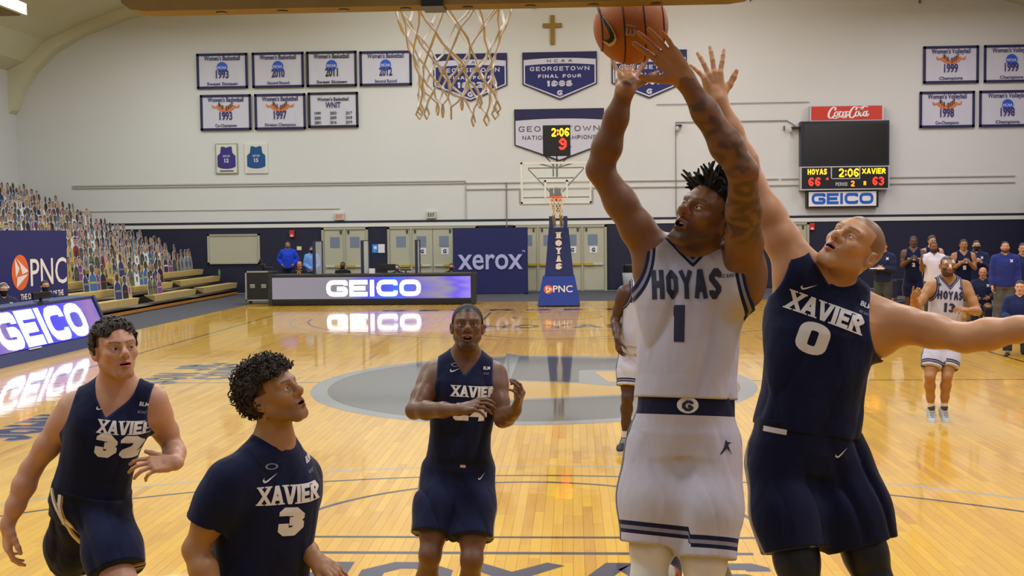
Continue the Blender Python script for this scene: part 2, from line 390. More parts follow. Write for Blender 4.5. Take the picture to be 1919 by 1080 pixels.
gpoly([(949, 663), (973, 666.5), (1180, 670), (1330, 674), (1330, 722), (1144, 724), (1085, 719), (950, 714), (940, 712)], 'letter_block', P_LG, 6)
gpoly([(973, 669), (1170, 673), (1326, 679), (1326, 692), (1085, 694), (1085, 717), (956, 712.5)], 'letter_block', P_DG, 7)
gpoly([(1113, 697), (1328, 695), (1328, 717), (1140, 717)], 'letter_gap', M_MF, 8)
gpoly([(925, 681), (962, 686), (935, 690)], 'letter_serif', P_LG, 6.5)
# lettering on the court
for t_, x_, y_, wd_, h_ in (('JOHN THOMPSON JR.', -5.5, 13.25, 7.3, .62), ('COURT', -4.82, 15.75, 2.05, .58)):
    v = fit(strokes(t_, h_+.08, .30, 1, .10), wd_); flat(v, 'court_lettering', P_LG, Z1, (x_+.04, y_), rot=PI/2); v = fit(strokes(t_, h_, .2, 1, .16), wd_*.985); flat(v, 'court_lettering', P_NV, Z1*3, (x_, y_), rot=PI/2)
v = fit(strokes('GEORGETOWN', .62, .26, 1.4, .5, serif=True), 10.2); flat(v, 'baseline_lettering', P_NV, Z1*2, (.15, 29.4))
flat(ring2(1.1, 1.16, 50, PI, 2*PI, c=(0, 27.05)), 'restricted_arc', P_BLK)
v = fit(strokes('HOYAS', .9, .2, 1.2, .2, serif=True), 3.4); flat(v, 'lane_lettering', P_NV, Z1*2, (0, 23.6), rot=0)
mb = MB(); mb.add(*[(lambda V, F: ([(x-7.9, y+8.3, Z1*2) for x, y in V], F))(*ring2(.0, .45, 20, sy=.6)[:2])][0]); mb.build('court_emblem', P_DG, fl)

# --- walls
def q_wall(name, m, a, b): return struct(MB().box(a, b).build(name, m))
wb = q_wall('wall_back', M_WALL, (-20.6, YW, 2.43), (20.6, YW+.3, 14.5))
lo_ = MB().box((-20.6, YW-.0, 0), (20.6, YW+.3, 2.43)).build('wall_back_lower', M_WALLD); struct(lo_)
wl = q_wall('wall_left', M_WALL, (-20.8, -12, 0), (-20.4, YW, 9.0))
wr_ = q_wall('wall_right', M_WALL, (20.4, -12, 2.5), (20.8, YW, 9.0)); q_wall('wall_right_lower', M_WALLD, (20.35, -12, 0), (20.8, YW, 2.5))
q_wall('wall_front', M_WALL, (-20.6, -12.3, 0), (20.6, -12, 14.5))
struct(MB().box((-20.4, YW-.035, 2.435), (20.4, YW, 2.57)).build('trim_1', M_WHITE))
struct(MB().box((-20.4, YW-.02, 2.575), (20.4, YW, 2.66)).build('trim_2', M_NAVY))
struct(MB().box((-20.4, YW-.03, 0), (20.4, YW, .1)).build('baseboard_back', mat('rubber_base', (14, 14, 22), .7)))
# masonry joints of the painted block wall, proud courses as shallow ribs
mb = MB()
for z in (3.98, 4.06): mb.box((-18.3, YW-.05, z), (-3.5, YW, z+.045))
mb.box((8.0, YW-.05, 3.98), (16.3, YW, 4.02)); mb.box((-3.5, YW-.05, 3.75), (16.3, YW, 3.79)); mb.box((-3.5, YW-.05, 3.98), (7.9, YW, 4.02))
mb.box((-3.52, YW-.05, 2.66), (-3.48, YW, 4.05))
mb.build('conduit_run', mat('conduit', (176, 172, 164), .5), wb)
MB().box((-18.5, YW-.03, 3.1), (-8.2, YW, 3.13)).build('conduit_run', MATS['conduit'], wb)
mb = MB(); mb.tube([(4.2, YW-.05, 2.7), (4.2, YW-.05, 6.1), (8.2, YW-.05, 6.1), (8.5, YW-.05, 5.9)], .018, 6); mb.tube([(3.5, YW-.05, 6.75), (9, YW-.05, 6.75)], .012, 5); mb.tube([(-2.0, YW-.05, 2.2), (-2.0, YW-.05, 4.0)], .02, 6)
mb.build('cable_run', mat('cable_grey', (120, 116, 112), .6), wb)
mb = MB()
for x, z in ((-14.4, 10.45), (-10.7, 10.4), (-5.0, 10.4), (-.9, 10.3), (6.9, 10.4), (12.9, 10.2), (8.1, 5.75)): mb.box((x-.02, YW-.1, z), (x+.02, YW, z+.16))
mb.build('wall_hook', mat('hook', (90, 86, 80), .5), wb)
# --- barrel vault and end rib
half = [(20.25, 6.9), (19.95, 7.6), (19.5, 8.3), (18.7, 9.05), (17.6, 9.65), (16.2, 10.15), (14.7, 10.6), (12, 11.3), (8, 12.1), (4, 12.6), (0, 12.8)]
prof = [(-x, z) for x, z in half]+[(x, z) for x, z in half[::-1][1:]]
mb = MB(); n = len(prof)
def vault(mb, pr, y0, y1, thick):
    n = len(pr); out = [(x*1.0+(0), z) for x, z in pr]
    for i in range(n-1):
        (xa, za), (xb, zb) = pr[i], pr[i+1]; L_ = math.hypot(xb-xa, zb-za); nx, nz = -(zb-za)/L_*thick, (xb-xa)/L_*thick
        vs = [(xa, y0, za), (xb, y0, zb), (xb, y1, zb), (xa, y1, za), (xa+nx, y0, za+nz), (xb+nx, y0, zb+nz), (xb+nx, y1, zb+nz), (xa+nx, y1, za+nz)]
        mb.add(vs, [(0, 1, 2, 3), (4, 7, 6, 5), (0, 4, 5, 1), (3, 2, 6, 7), (0, 3, 7, 4), (1, 5, 6, 2)])
prof2 = [(math.copysign(min(abs(x)+.25, 20.5), x) if abs(x) > 18 else x, z+.35) for x, z in prof]
prof2 = [(-20.5, 8.3)]+[q for q in prof2 if q[1] > 8.35]+[(20.5, 8.3)]
vault(mb, prof2, -12, YW+.1, .25); ce = struct(mb.build('ceiling', M_CREAM))
y = YW-.55; mb = MB(); outp = [(math.copysign(min(abs(x)*1.03, 20.42), x), z+.75) for x, z in prof]; outp[0] = (-20.42, 6.75); outp[-1] = (20.42, 6.75)
outp[1] = (-20.42, 8.3); outp[-2] = (20.42, 8.3); outp[2] = (-20.42, 9.2); outp[-3] = (20.42, 9.2)
for i in range(len(prof)-1):
    (xa, za), (xb, zb), (xc, zc), (xd, zd) = prof[i], prof[i+1], outp[i+1], outp[i]
    mb.add([(xa, y, za), (xb, y, zb), (xc, y, zc), (xd, y, zd), (xa, YW+.05, za), (xb, YW+.05, zb), (xc, YW+.05, zc), (xd, YW+.05, zd)], [(0, 1, 2, 3), (4, 7, 6, 5), (0, 4, 5, 1), (2, 6, 7, 3), (3, 7, 4, 0), (1, 5, 6, 2)])
struct(mb.build('ceiling_rib', M_CREAM))
mb = MB().box((-20.3, 30.6, 8.35), (-16.5, 39.2, 8.62)) if False else MB()
t = thing('ceiling_beam', 'white boxed beam under the ceiling at the upper left corner', 'beam')
MB().box((-16.3, 10.0, 8.62), (-15.35, 30.6, 8.95)).build('casing', M_WHITE, t); MB().box((-16.2, 10.1, 8.59), (-15.5, 30.5, 8.62)).build('baffle', mat('baffle_olive', (120, 110, 60), .7), t)

# --- lamps you would see on looking up: housings over every area light
for l in [q for q in SC.objects if q.type == 'LIGHT' and 'uplight' not in q.name]:
    hz = MB(); hz.box((l.location.x-.7, l.location.y-.7, l.location.z+.04), (l.location.x+.7, l.location.y+.7, l.location.z+.3)); 
    if l.location.y > -6: hz.tube([(l.location.x, l.location.y, l.location.z+.3), (l.location.x, l.location.y, min(12.6, l.location.z+1.2))], .02, 6)
    h_ = hz.build('high_bay_housing', mat('lamp_housing', (150, 150, 150), .5, .6)); tag(h_, 'metal high bay lamp housing hanging under the vaulted ceiling', 'light', 'high bay lamps')

# --- doors
M_DOOR = mat('door_paint', (176, 172, 150), .55, vary=.03, vscale=1.5); M_FRM = mat('door_frame', (164, 160, 140), .55); M_PANE = mat('wired_glass', (120, 132, 152), .15, spec=.8)
M_BAR = mat('push_bar_brass', (190, 160, 60), .35, .3); M_BARW = mat('push_bar_pale', (196, 194, 180), .45, .3); M_PAPER = mat('paper', (222, 222, 224), .8); M_INK = mat('ink_navy', (40, 40, 70), .8)
def px2x(px): return -6.43+(px-726)*.01971
def doorset(k, x0, x1, nleaf, papers=(), mull=()):
    z1 = 2.36; d = struct(MB().box((x0, YW-.09, 0), (x0+.09, YW+.02, z1+.05)).box((x1-.09, YW-.09, 0), (x1, YW+.02, z1+.05)).box((x0, YW-.09, z1-.03), (x1, YW+.02, z1+.06)).build('door_%d' % k, M_FRM))
    w_ = (x1-x0-.18)/nleaf
    for i in range(nleaf):
        a = x0+.09+i*w_; b = a+w_
        lf = MB().box((a+.008, YW-.055, .02), (b-.008, YW-.005, z1-.04)).build('door_leaf', M_DOOR, d)
        cx = (a+b)/2+(-.02 if i % 2 else .02)
        MB().box((cx-.18, YW-.062, 1.66), (cx+.18, YW-.05, 2.06)).build('pane', M_PANE, lf)
        rt = i % 2 == 0
        MB().box((a+.06, YW-.12, .93), (b-.06, YW-.06, 1.01), bev=.012).build('push_bar', M_BARW, lf)
        MB().box(((a+b)/2 if rt else a+.06, YW-.13, .92), (b-.05 if rt else (a+b)/2, YW-.06, 1.02), bev=.012).build('push_bar_cover', M_BAR, lf)
        MB().box((cx+(.2 if rt else -.26), YW-.09, 2.18), (cx+(.26 if rt else -.2), YW-.05, 2.3)).build('door_closer', mat('closer_dark', (60, 58, 50), .5, .5), lf)
        if i in mull: MB().box((b-.035, YW-.1, 0), (b+.035, YW-.04, z1)).build('mullion', M_FRM, d)
        if i in papers:
            t = thing('paper_sign', 'white paper sheet with block letter taped to door leaf %s' % ('behind the clear divider', 'left of the navy banner', 'right of the navy banner post', 'furthest right of the doors')[papers[i]], 'sign', (cx+.03, YW-.06, 1.5), group=None)
            MB().box((-.14, -.006, -.12), (.14, 0, .12)).build('sheet', M_PAPER, t)
            put(fit(strokes('G', .15, .26, 1.2, .1), .13), (0, -.008, -.08), XU, ZU, (0, -1, 0), .001).build('lettering', M_INK, t)
doorset(1, -8.89, -7.15, 2, mull=(0,))
doorset(2, -6.43, -3.06, 4, papers={1: 0, 2: 1}, mull=(0, 2))
doorset(3, -1.76, 1.67, 4, papers={2: 2, 3: 3}, mull=(0, 2))
struct(MB().box((-3.06, YW-.03, 2.36), (-1.76, YW+.01, 2.44)).build('trim_3', M_NAVY))
doorset(4, 8.05, 9.0, 1)
w1 = struct(MB().box((-13.2, YW-.08, 1.1), (-11.22, YW, 1.16)).box((-13.2, YW-.08, 2.15), (-11.22, YW, 2.21)).box((-13.2, YW-.08, 1.1), (-13.12, YW, 2.21)).box((-11.3, YW-.08, 1.1), (-11.22, YW, 2.21)).build('window_1', M_FRM))
for i in range(12):
    z = 1.16+i*.0825; MB().box((-13.12, YW-.045, z+.001), (-11.3, YW-.01, z+.0815), bev=.002).build('shutter_slat', M_DOOR, w1)
# exit signs, alarm, notices
for k, (x, z, ink, nm) in enumerate(((-8.2, 2.82, (190, 60, 50), 'illuminated exit sign with red letters above the two leaf door'), (-4.78, 2.84, (50, 46, 46), 'exit sign with dark letters above the wide doors beside the navy banner'), (7.55, 2.86, (170, 60, 50), 'exit sign with red letters half hidden behind the raised arm at right'))):
    t = thing('exit_sign', nm, 'sign', (x, YW-.06, z))
    MB().box((-.18, -.05, -.13), (.18, .06, .13), bev=.015).build('housing', mat('sign_box', (190, 184, 168), .6), t)
    put(fit(strokes('EXIT', .14, .2, .8, .15), .24), (0, -.053, -.07), XU, ZU, (0, -1, 0), .001).build('lettering', mat('exit_ink_%d' % k, ink, .7, emit=.25 if k != 1 else 0), t)
for x, z, nm in ((-10.0, 2.2, 'red fire alarm strobe on the navy wall above the officer in blue'), (9.1, 2.25, 'red fire alarm strobe on the navy wall behind the tilted head')):
    t = thing('fire_alarm', nm, 'alarm', (x, YW-.04, z)); MB().box((-.09, -.05, -.13), (.09, .04, .13), bev=.015).build('housing', mat('alarm_red', (190, 40, 30), .4), t)
    MB().box((-.05, -.075, -.11), (.05, -.05, -.03), bev=.01).build('lens', mat('alarm_lens', (220, 200, 200), .2), t)
for x, z, w_, h_, c, nm in ((-10.2, 1.62, .16, .13, (216, 204, 120), 'small yellow notice on the navy wall beside the officer in blue'), (-9.75, 1.66, .17, .14, (214, 210, 160), 'pale yellow notice on the navy wall right of the other notice'), (-10.0, 1.37, .12, .06, (200, 190, 120), 'narrow yellow label below the wall notices')):
    tag(MB().box((x-w_/2, YW-.012, z-h_/2), (x+w_/2, YW, z+h_/2)).build('wall_notice', mat('notice_%d' % int(h_*100), c, .8)), nm, 'notice')
t = thing('wall_poster', 'blue and white safety poster between the two sets of doors', 'poster', (-6.78, YW-.015, 1.62))
MB().box((-.23, -.01, -.16), (0, .015, .16)).build('blue_half', mat('poster_blue', (40, 130, 220), .6), t); MB().box((0, -.01, -.16), (.24, .015, .16)).build('white_half', M_PAPER, t)
mb = MB(); mb.box((-.17, -.013, -.02), (-.06, -.01, .09)); mb.box((-.15, -.013, -.1), (-.12, -.01, -.06)); mb.build('print', M_PAPER, t)
t = thing('section_sign', 'small navy section number sign on the left wall', 'sign', (-20.38, 37.6, 5.55)); MB().box((0, -.28, -.32), (.02, .28, .32)).build('plate', mat('sign_navy', (30, 44, 78), .5), t)
put(fit(strokes('109', .24, .24, 1, .2), .38), (.022, 0, -.12), (0, 1, 0), ZU, (1, 0, 0), .002).build('lettering', M_PAPER, t)
# cross
tag(MB().box((-.33, YW-.07, 8.99), (-.17, YW-.005, 10.05), bev=.01).box((-.6, YW-.065, 9.60), (.1, YW-.006, 9.76), bev=.01).build('wall_cross', mat('cross_wood', (140, 106, 20), .45)), 'golden wooden cross high on the white back wall', 'cross')

# --- banners
M_BNV = mat('banner_navy', (28, 24, 74), .7); M_BNV2 = mat('banner_blue', (24, 28, 96), .7, vary=.15, vscale=1.2); M_BW = mat('banner_white', (196, 194, 208), .75); M_BTX = mat('banner_ink', (52, 44, 104), .75); M_NC = mat('emblem_blue', (30, 80, 190), .6)
M_OR = mat('emblem_orange', (206, 110, 50), .6); M_BRN = mat('emblem_brown', (90, 60, 52), .6); M_BBK = mat('banner_black', (28, 26, 38), .7); M_TBK = mat('ink_black', (34, 32, 44), .75)
def cloth_panel(w_, h_, m, nm, par, amp=.012, y=0.0, nx=24, nz=6, seed=0, thick=.006):
    mb = MB(); vs = []
    for s_ in (0, 1):
        for j in range(nz+1):
            for i in range(nx+1):
                u, v = i/nx, j/nz; vs.append(((u-.5)*w_+.008*math.sin(v*5+seed), y-s_*-thick+amp*(math.sin(u*19+seed+v*2)+.6*math.sin(u*33+v*5+seed*2))*(1-.6*v)*.5, (v-.5)*h_-.01*math.sin(u*PI)*(1-v)))
    K = (nx+1)*(nz+1); fs = []
    for j in range(nz):
        for i in range(nx):
            a = j*(nx+1)+i; fs += [(a, a+1, a+nx+2, a+nx+1), (K+a, K+a+nx+1, K+a+nx+2, K+a+1)]
    mb.add(vs, fs); o = mb.build(nm, m, par, smooth=True); return o
def champ_banner(x0, x1, z0, z1, bm, tm, l1, emblem, year, l2, label, seed, group=None):
    w_, h_ = x1-x0, z1-z0; t = thing('championship_banner', label, 'banner', ((x0+x1)/2, YW-.07, (z0+z1)/2), group=group)
    cloth_panel(w_, h_, M_BW, 'cloth', t, seed=seed)
    b = .09; mb = MB()
    for a in ((-w_/2, -h_/2, w_/2, -h_/2+b), (-w_/2, h_/2-b, w_/2, h_/2), (-w_/2, -h_/2, -w_/2+b, h_/2), (w_/2-b, -h_/2, w_/2, h_/2)): mb.box((a[0], -.032, a[1]), (a[2], -.018, a[3]))
    mb.build('border', bm, t); N_ = (0, -1, 0)
    pt = lambda vf, z, m, nm='lettering', x=0: put(vf, (x, -.024, z), XU, ZU, N_, .004).build(nm, m, t)
    if emblem != 'wnit':
        pt(fit(fonttext(l1, .17, .02), w_*.70), h_*.30, tm)
        pt(fit(fonttext(year, .30, .03, .8), w_*.25), -h_*.2, tm)
        pt(fit(fonttext(l2, .11, .02), w_*(.42 if len(l2) < 13 else .6)), -h_*.40, tm)
    if emblem == 'disc':
        pt(([(.2*math.cos(2*PI*i/24), .2*math.sin(2*PI*i/24)) for i in range(24)], [tuple(range(24))], .4), h_*.1, M_NC, 'emblem_disc')
        put(fit(fonttext('NCAA', .1, .03), .34), (0, -.030, h_*.06), XU, ZU, N_, .002).build('emblem_lettering', M_BW, t)
    elif emblem == 'east':
        V, F, _ = ring2(.26, .44, 24, PI*1.12, PI*1.88, sx=.95, sy=.8); pt((V, F, 1), h_*.28, M_OR, 'emblem_arc')
        mb = MB()
        for i, ch in enumerate('BIG EAST'):
            if ch == ' ': continue
            a = PI*(1.25+.5*i/7); put(fit(strokes(ch, .17, .26, .8), .07 if ch != 'I' else .03), (.34*math.cos(a), -.031, h_*.28+.36*math.sin(a)*.8-.02+.06*abs(i-3.5)/3.5), XU, ZU, N_, .003, mb)
        mb.build('emblem_lettering', M_BRN, t)
        for sx in (-1, 1): pt(([(sx*.42, .0), (sx*.36, .02), (sx*.52, .14), (sx*.5, .02)], [(0, 1, 2, 3)], 1), h_*.12, M_OR, 'emblem_flame')
    elif emblem == 'wnit':
        pt(fit(fonttext(l1, .13, .02), w_*.62), h_*.26, tm); pt(fit(fonttext('WNIT', .22, .02), w_*.3), h_*.06, M_BTX)
        for i, c_ in enumerate((('1999', '2000', '2001'), ('2003', '2009', '2016'), ('2017', '2018', '2019'))):
            for j, y_ in enumerate(c_): pt(fit(fonttext(y_, .11, .02), .24), -h_*(.13+.13*j), tm, x=(i-1)*w_*.31)
WB = "Women's Basketball"; WV = "Women's Volleyball"
champ_banner(-13.44, -11.52, 7.6, 8.9, M_BNV, M_BTX, WB, 'disc', '1993', 'Sweet Sixteen', 'white banner with navy border, blue disc and 1993, leftmost of top row', 1)
champ_banner(-11.36, -9.42, 7.6, 8.9, M_BNV, M_BTX, WB, 'disc', '2010', 'Second Round', 'white banner with navy border, blue disc and 2010', 2)
champ_banner(-9.33, -7.45, 7.6, 8.9, M_BBK, M_TBK, WB, 'disc', '2011', 'Sweet Sixteen', 'white banner with black border, blue disc and 2011', 3)
champ_banner(-7.35, -5.42, 7.6, 8.87, M_BNV, M_BTX, WB, 'disc', '2012', 'Second Round', 'white banner with navy border, blue disc and 2012, partly behind the net', 4)
champ_banner(-13.34, -11.42, 6.06, 7.38, M_BNV, M_BTX, WB, 'east', '1993', 'Co-Champions', 'white banner with orange emblem and 1993, leftmost of bottom row', 5)
champ_banner(-11.3, -9.38, 6.06, 7.38, M_BNV, M_BTX, WB, 'east', '1997', 'Division Champions', 'white banner with orange emblem and 1997 above the framed jerseys', 6)
champ_banner(-9.3, -7.42, 6.1, 7.4, M_BBK, M_TBK, WB, 'wnit', '', '', 'white banner with black border and nine small years', 7)
champ_banner(13.02, 14.98, 7.33, 8.66, M_BNV, M_BTX, WV, 'east', '1999', 'Champions', 'white volleyball banner with orange emblem and 1999 at upper right', 8)
champ_banner(15.15, 17.1, 7.33, 8.66, M_BNV, M_BTX, WV, 'disc', '1999', 'Champions', 'white volleyball banner with blue disc and 1999 at the top right edge', 9)
champ_banner(12.9, 14.85, 5.75, 7.05, M_BNV, M_BTX, WV, 'east', '1998', 'Co-Champions', 'white volleyball banner with orange emblem and 1998 at right', 10)
champ_banner(15.0, 17.0, 5.75, 7.05, M_BNV, M_BTX, WV, 'disc', '1998', 'Champions', 'white volleyball banner with blue disc and 1998 at the right edge', 11)
def pennant(cx, year, label, big=False, x0=None, x1=None, z1=8.72, zs=7.55, zt=6.98):
    a, b = (cx-1.36, cx+1.36) if x0 is None else (x0, x1); w_ = b-a; cx = (a+b)/2
    t = thing('final_banner', label, 'banner', (cx, YW-.05, 0))
    sh = lambda s_: [(-w_/2+s_, z1-s_), (-w_/2+s_, zs+s_*.5), (0, zt+s_*1.15), (w_/2-s_, zs+s_*.5), (w_/2-s_, z1-s_)]
    N_ = (0, -1, 0); org = (0, 0, 0)
    out, inn = (M_BNV, M_BNV2)
    MB().prism(sh(0), org, XU, ZU, N_, .012).build('backing', out if not big else M_TBK, t)
    top = z1-.22 if not big else z1-.36
    cut = lambda s_, zt_: [(-w_/2+s_, zt_-.06), (-w_/2+s_, zs+s_*.5), (0, zt+s_*1.15), (w_/2-s_, zs+s_*.5), (w_/2-s_, zt_-.06)]+[(w_/2*(1-i/5)-s_*(1-i/5), zt_-.06*(abs(1-i/5))**2) for i in range(1, 10) if abs(1-i/5) < .95]
    MB().prism([(-w_/2+.04, z1-.04), (-w_/2+.04, top+.02), (w_/2-.04, top+.02), (w_/2-.04, z1-.04)], (0, -.012, 0), XU, ZU, N_, .003).build('top_band', M_BNV, t)
    MB().prism(cut(.045, top), (0, -.012, 0), XU, ZU, N_, .004).build('white_field', M_BW, t)
    pt = lambda vf, z, m, nm='lettering', x=0: put(vf, (x, -.022, z), XU, ZU, N_, .002).build(nm, m, t)
    if not big:
        MB().prism(cut(.095, top-.2), (0, -.016, 0), XU, ZU, N_, .003).build('blue_field', inn, t)
        pt(fit(strokes('NCAA', .1, .16, 1.3, .9), .92), top-.155, M_TBK); pt(fit(strokes('GEORGETOWN', .15, .2, 1.3, .3), w_*.80), top-.46, M_BW)
        pt(fit(strokes('FINAL FOUR', .125, .24, 1.2, .3), w_*.58), top-.72, M_BW); pt(fit(strokes(year, .21, .3, 1.2, .15), w_*.34), top-1.03, M_BW); pt(fit(strokes('G', .19, .28, 1.2), .2), top-1.36, M_BW)
    else:
        pt(fit(strokes('GEORGETOWN', .19, .13, 1.3, .4), w_*.9), top-.46, M_TBK); pt(fit(strokes('NATIONAL CHAMPIONS', .15, .15, 1.2, .25), w_*.82), top-.76, M_TBK); pt(fit(strokes('1984', .2, .22, 1.2, .2), w_*.27), top-1.1, M_BTX)
pennant(-3.28, '1982', 'navy pennant shaped banner seen through the basketball net')
pennant(0, '1985', 'navy pennant shaped banner reading 1985 below the cross')
pennant(3.25, '2007', 'navy pennant shaped banner reading 2007 behind the reaching hands')
pennant(0, '', 'white pennant shaped banner with navy top behind the shot clock', True, -1.68, 1.6, 6.66, 5.35, 4.75)
# framed jerseys
for x, c, c2, nm, n1, fr in ((-12.4, (56, 44, 120), (96, 80, 140), 'framed purple jersey on the white wall, left of two', '12', (150, 148, 120)), (-11.28, (28, 74, 130), (28, 74, 130), 'framed teal blue jersey on the white wall, right of two', '15', (214, 214, 212))):
    t = thing('framed_jersey', nm, 'picture', (x, YW-.03, 5.02)); MB().box((-.42, -.03, -.56), (.42, .03, .56)).build('frame', mat('frame_%d' % int(c[0]), fr, .5), t)
    MB().box((-.38, -.034, -.52), (.38, -.03, .52)).build('mount', mat('mount_pale', (206, 206, 196), .8), t)
    pl = [(-.2, .44), (-.1, .44), (0, .4), (.1, .44), (.2, .44), (.23, .2), (.34, .1), (.34, -.3), (.2, -.36), (0, -.38), (-.2, -.36), (-.34, -.3), (-.34, .1), (-.23, .2)]
    MB().prism(pl, (0, -.034, 0), XU, ZU, (0, -1, 0), .012).build('jersey', mat('fj_%d' % c[0], c, .8), t)
    put(fit(strokes('HOYAS', .08, .2), .26), (0, -.047, .05), XU, ZU, (0, -1, 0), .001).build('lettering', M_BW, t); put(fit(strokes(n1, .15, .24), .17), (0, -.047, -.15), XU, ZU, (0, -1, 0), .001).build('lettering', M_BW, t)
    MB().box((-.26, -.037, -.48), (.26, -.034, -.44)).build('caption', M_TBK if c[0] == 56 else M_BW, t)

# --- scoreboard
M_BLK = mat('panel_black', (12, 13, 18), .35); M_YEL = mat('led_yellow', (255, 176, 20), .5, emit=2.6); M_RED = mat('led_red', (255, 40, 24), .5, emit=2.4); M_SCR = mat('screen_black', (16, 15, 15), .25)
t = thing('scoreboard', 'black wall scoreboard with yellow clock and red scores', 'scoreboard', (10.2, YW-.06, 0))
MB().box((-1.57, -.3, 4.42), (1.57, .06, 6.03), bev=.02).build('video_screen_case', mat('case_navy', (16, 20, 40), .4), t); MB().box((-1.45, -.31, 4.5), (1.5, -.3, 5.92)).build('video_screen', M_SCR, t)
MB().box((-1.58, -.3, 3.56), (1.58, .06, 4.41)).build('score_case', mat('case_silver', (190, 188, 192), .4, .4), t); MB().box((-1.53, -.31, 3.61), (1.53, -.3, 4.37)).build('score_face', M_BLK, t)
mb = MB()
for a in ((-.5, 3.95, .5, 3.98), (-.5, 3.95, -.46, 4.37), (.5, 3.95, .54, 4.37)): mb.box((a[0], -.318, a[1]), (a[2], -.31, a[3]))
mb.build('clock_frame', MATS['case_silver'], t)
sp = lambda vf, x, z, m, nm='lettering': put(vf, (x, -.312, z), XU, ZU, (0, -1, 0), .004).build(nm, m, t)
sp(fit(strokes('HOYAS', .2, .2), .68), -.98, 4.12, M_YEL); sp(fit(strokes('XAVIER', .2, .2), .84), 1.02, 4.12, M_YEL); sp(fit(strokes('2:06', .3, .17, 1, .16), .7), .14, 4.02, M_YEL)
sp(fit(strokes('66', .3, .19, 1, .2), .42), -1.08, 3.71, M_RED); sp(fit(strokes('63', .3, .19, 1, .2), .4), 1.18, 3.71, M_RED); sp(fit(strokes('PERIOD', .13, .17), .42), -.12, 3.70, M_BW); sp(fit(strokes('2', .2, .2), .13), .28, 3.68, mat('led_amber', (255, 120, 20), .5, emit=2.2))
sp(([(-.05, 0), (.05, -.05), (.05, .06)], [(0, 1, 2)], 1), -.64, 3.96, M_RED); sp(rect2(-.04, .05, -.06, .08), .7, 3.78, MATS['led_amber'])
t = thing('drink_sign', 'red drinks sign with white script above the scoreboard', 'sign', (10.28, YW-.06, 6.31)); MB().box((-1.3, -.22, -.28), (1.3, .06, .28)).build('case', MATS['case_silver'], t); MB().box((-1.26, -.225, -.25), (1.25, -.22, .25)).build('face', mat('sign_red', (196, 48, 26), .5), t)
M_SW = mat('sign_white', (232, 226, 226), .5)
def script_sign(t):
    mb = MB(); r = .018; kk = [0]
    def cur(pts, rr=None):
        P = [np.array(q, float) for q in pts]; out = []
        for i in range(len(P)-1):
            p0, p1, p2, p3 = P[max(i-1, 0)], P[i], P[i+1], P[min(i+2, len(P)-1)]
            for k in range(5):
                u = k/5; out.append(.5*((2*p1)+(-p0+p2)*u+(2*p0-5*p1+4*p2-p3)*u*u+(-p0+3*p1-3*p2+p3)*u**3))
        out.append(P[-1]); V = []; F = []; n = len(out)
        for i, q in enumerate(out):
            d = out[min(i+1, n-1)]-out[max(i-1, 0)]; d = d/(np.linalg.norm(d)+1e-9); w_ = (rr or r)*(.45+.75*abs(d[1])); nn = np.array([-d[1], d[0]])*w_; V += [tuple(q+nn), tuple(q-nn)]
        F = [(2*i, 2*i+1, 2*i+3, 2*i+2) for i in range(n-1)]
        kk[0] += 1; put((V, F, 1), (0, -.226, 0), XU, ZU, (0, -1, 0), .002+.0015*kk[0], mb)
    C_ = lambda x: cur([(x+.2, .1), (x+.22, .19), (x+.12, .2), (x, .04), (x-.02, -.12), (x+.07, -.17), (x+.2, -.06)], .03)
    o_ = lambda x, y=0: cur([(x+.1, .05+y), (x+.02, .04+y), (x-.02, -.06+y), (x+.03, -.12+y), (x+.1, -.04+y), (x+.09, .05+y), (x+.16, .05+y)], .022)
    c_ = lambda x: cur([(x+.1, .03), (x+.04, .06), (x-.01, -.06), (x+.04, -.12), (x+.14, -.04)], .022)
    a_ = lambda x: (o_(x), cur([(x+.11, .07), (x+.07, -.08), (x+.11, -.12), (x+.18, -.04)], .02))
    C_(-.62); o_(-.42); c_(-.26); a_(-.12); cur([(.02, .03), (.08, .05)]); C_(.12); o_(.32); cur([(.44, .0), (.56, .16), (.6, .22), (.53, .18), (.46, -.06), (.5, -.12), (.56, -.06)], .022); a_(.6)
    cur([(-.55, -.15), (-.42, -.19), (-.25, -.13), (-.1, -.17), (.0, -.14)], .028); cur([(.32, .2), (.5, .19), (.62, .23), (.74, .2)], .026)
    mb.build('lettering', M_SW, t)
script_sign(t)
t = thing('insurance_sign', 'white sign with wide blue letters under the scoreboard', 'sign', (10.14, YW-.06, 3.25)); MB().box((-1.28, -.2, -.32), (1.28, .06, .3)).build('case', M_BLK, t); MB().box((-1.2, -.205, -.27), (1.2, -.2, .25)).build('face', M_SW, t)
GEI = lambda h_, w_: fit(strokes('GEICO', h_, .27, 1.85, .11, rad=.34, seg=3), w_)
put(GEI(.4, 2.2), (0, -.206, -.2), XU, ZU, (0, -1, 0), .002).build('lettering', mat('letter_blue', (10, 90, 190), .5), t)
t = thing('wall_camera', 'small camera on a bracket where the cable ends on the white wall', 'camera', (4.25, YW-.1, 5.9)); MB().box((-.03, -.1, .05), (.16, .1, .1)).build('bracket', M_INK, t); MB().lathe([(.0, -.12), (.06, -.1), (.07, -.02), (.05, .05), (0, .06)], (0, -.05, 0), 12).build('dome', MATS['sign_box'], t)
t = thing('wall_camera', 'small bracket camera at the upper left corner of the scoreboard', 'camera', (8.4, YW-.1, 5.8)); MB().box((-.05, -.1, .0), (.2, .1, .06)).build('bracket', M_INK, t); MB().lathe([(.0, -.12), (.06, -.1), (.07, -.02), (.05, .05), (0, .06)], (-.1, -.05, -.03), 12).build('dome', MATS['sign_box'], t)

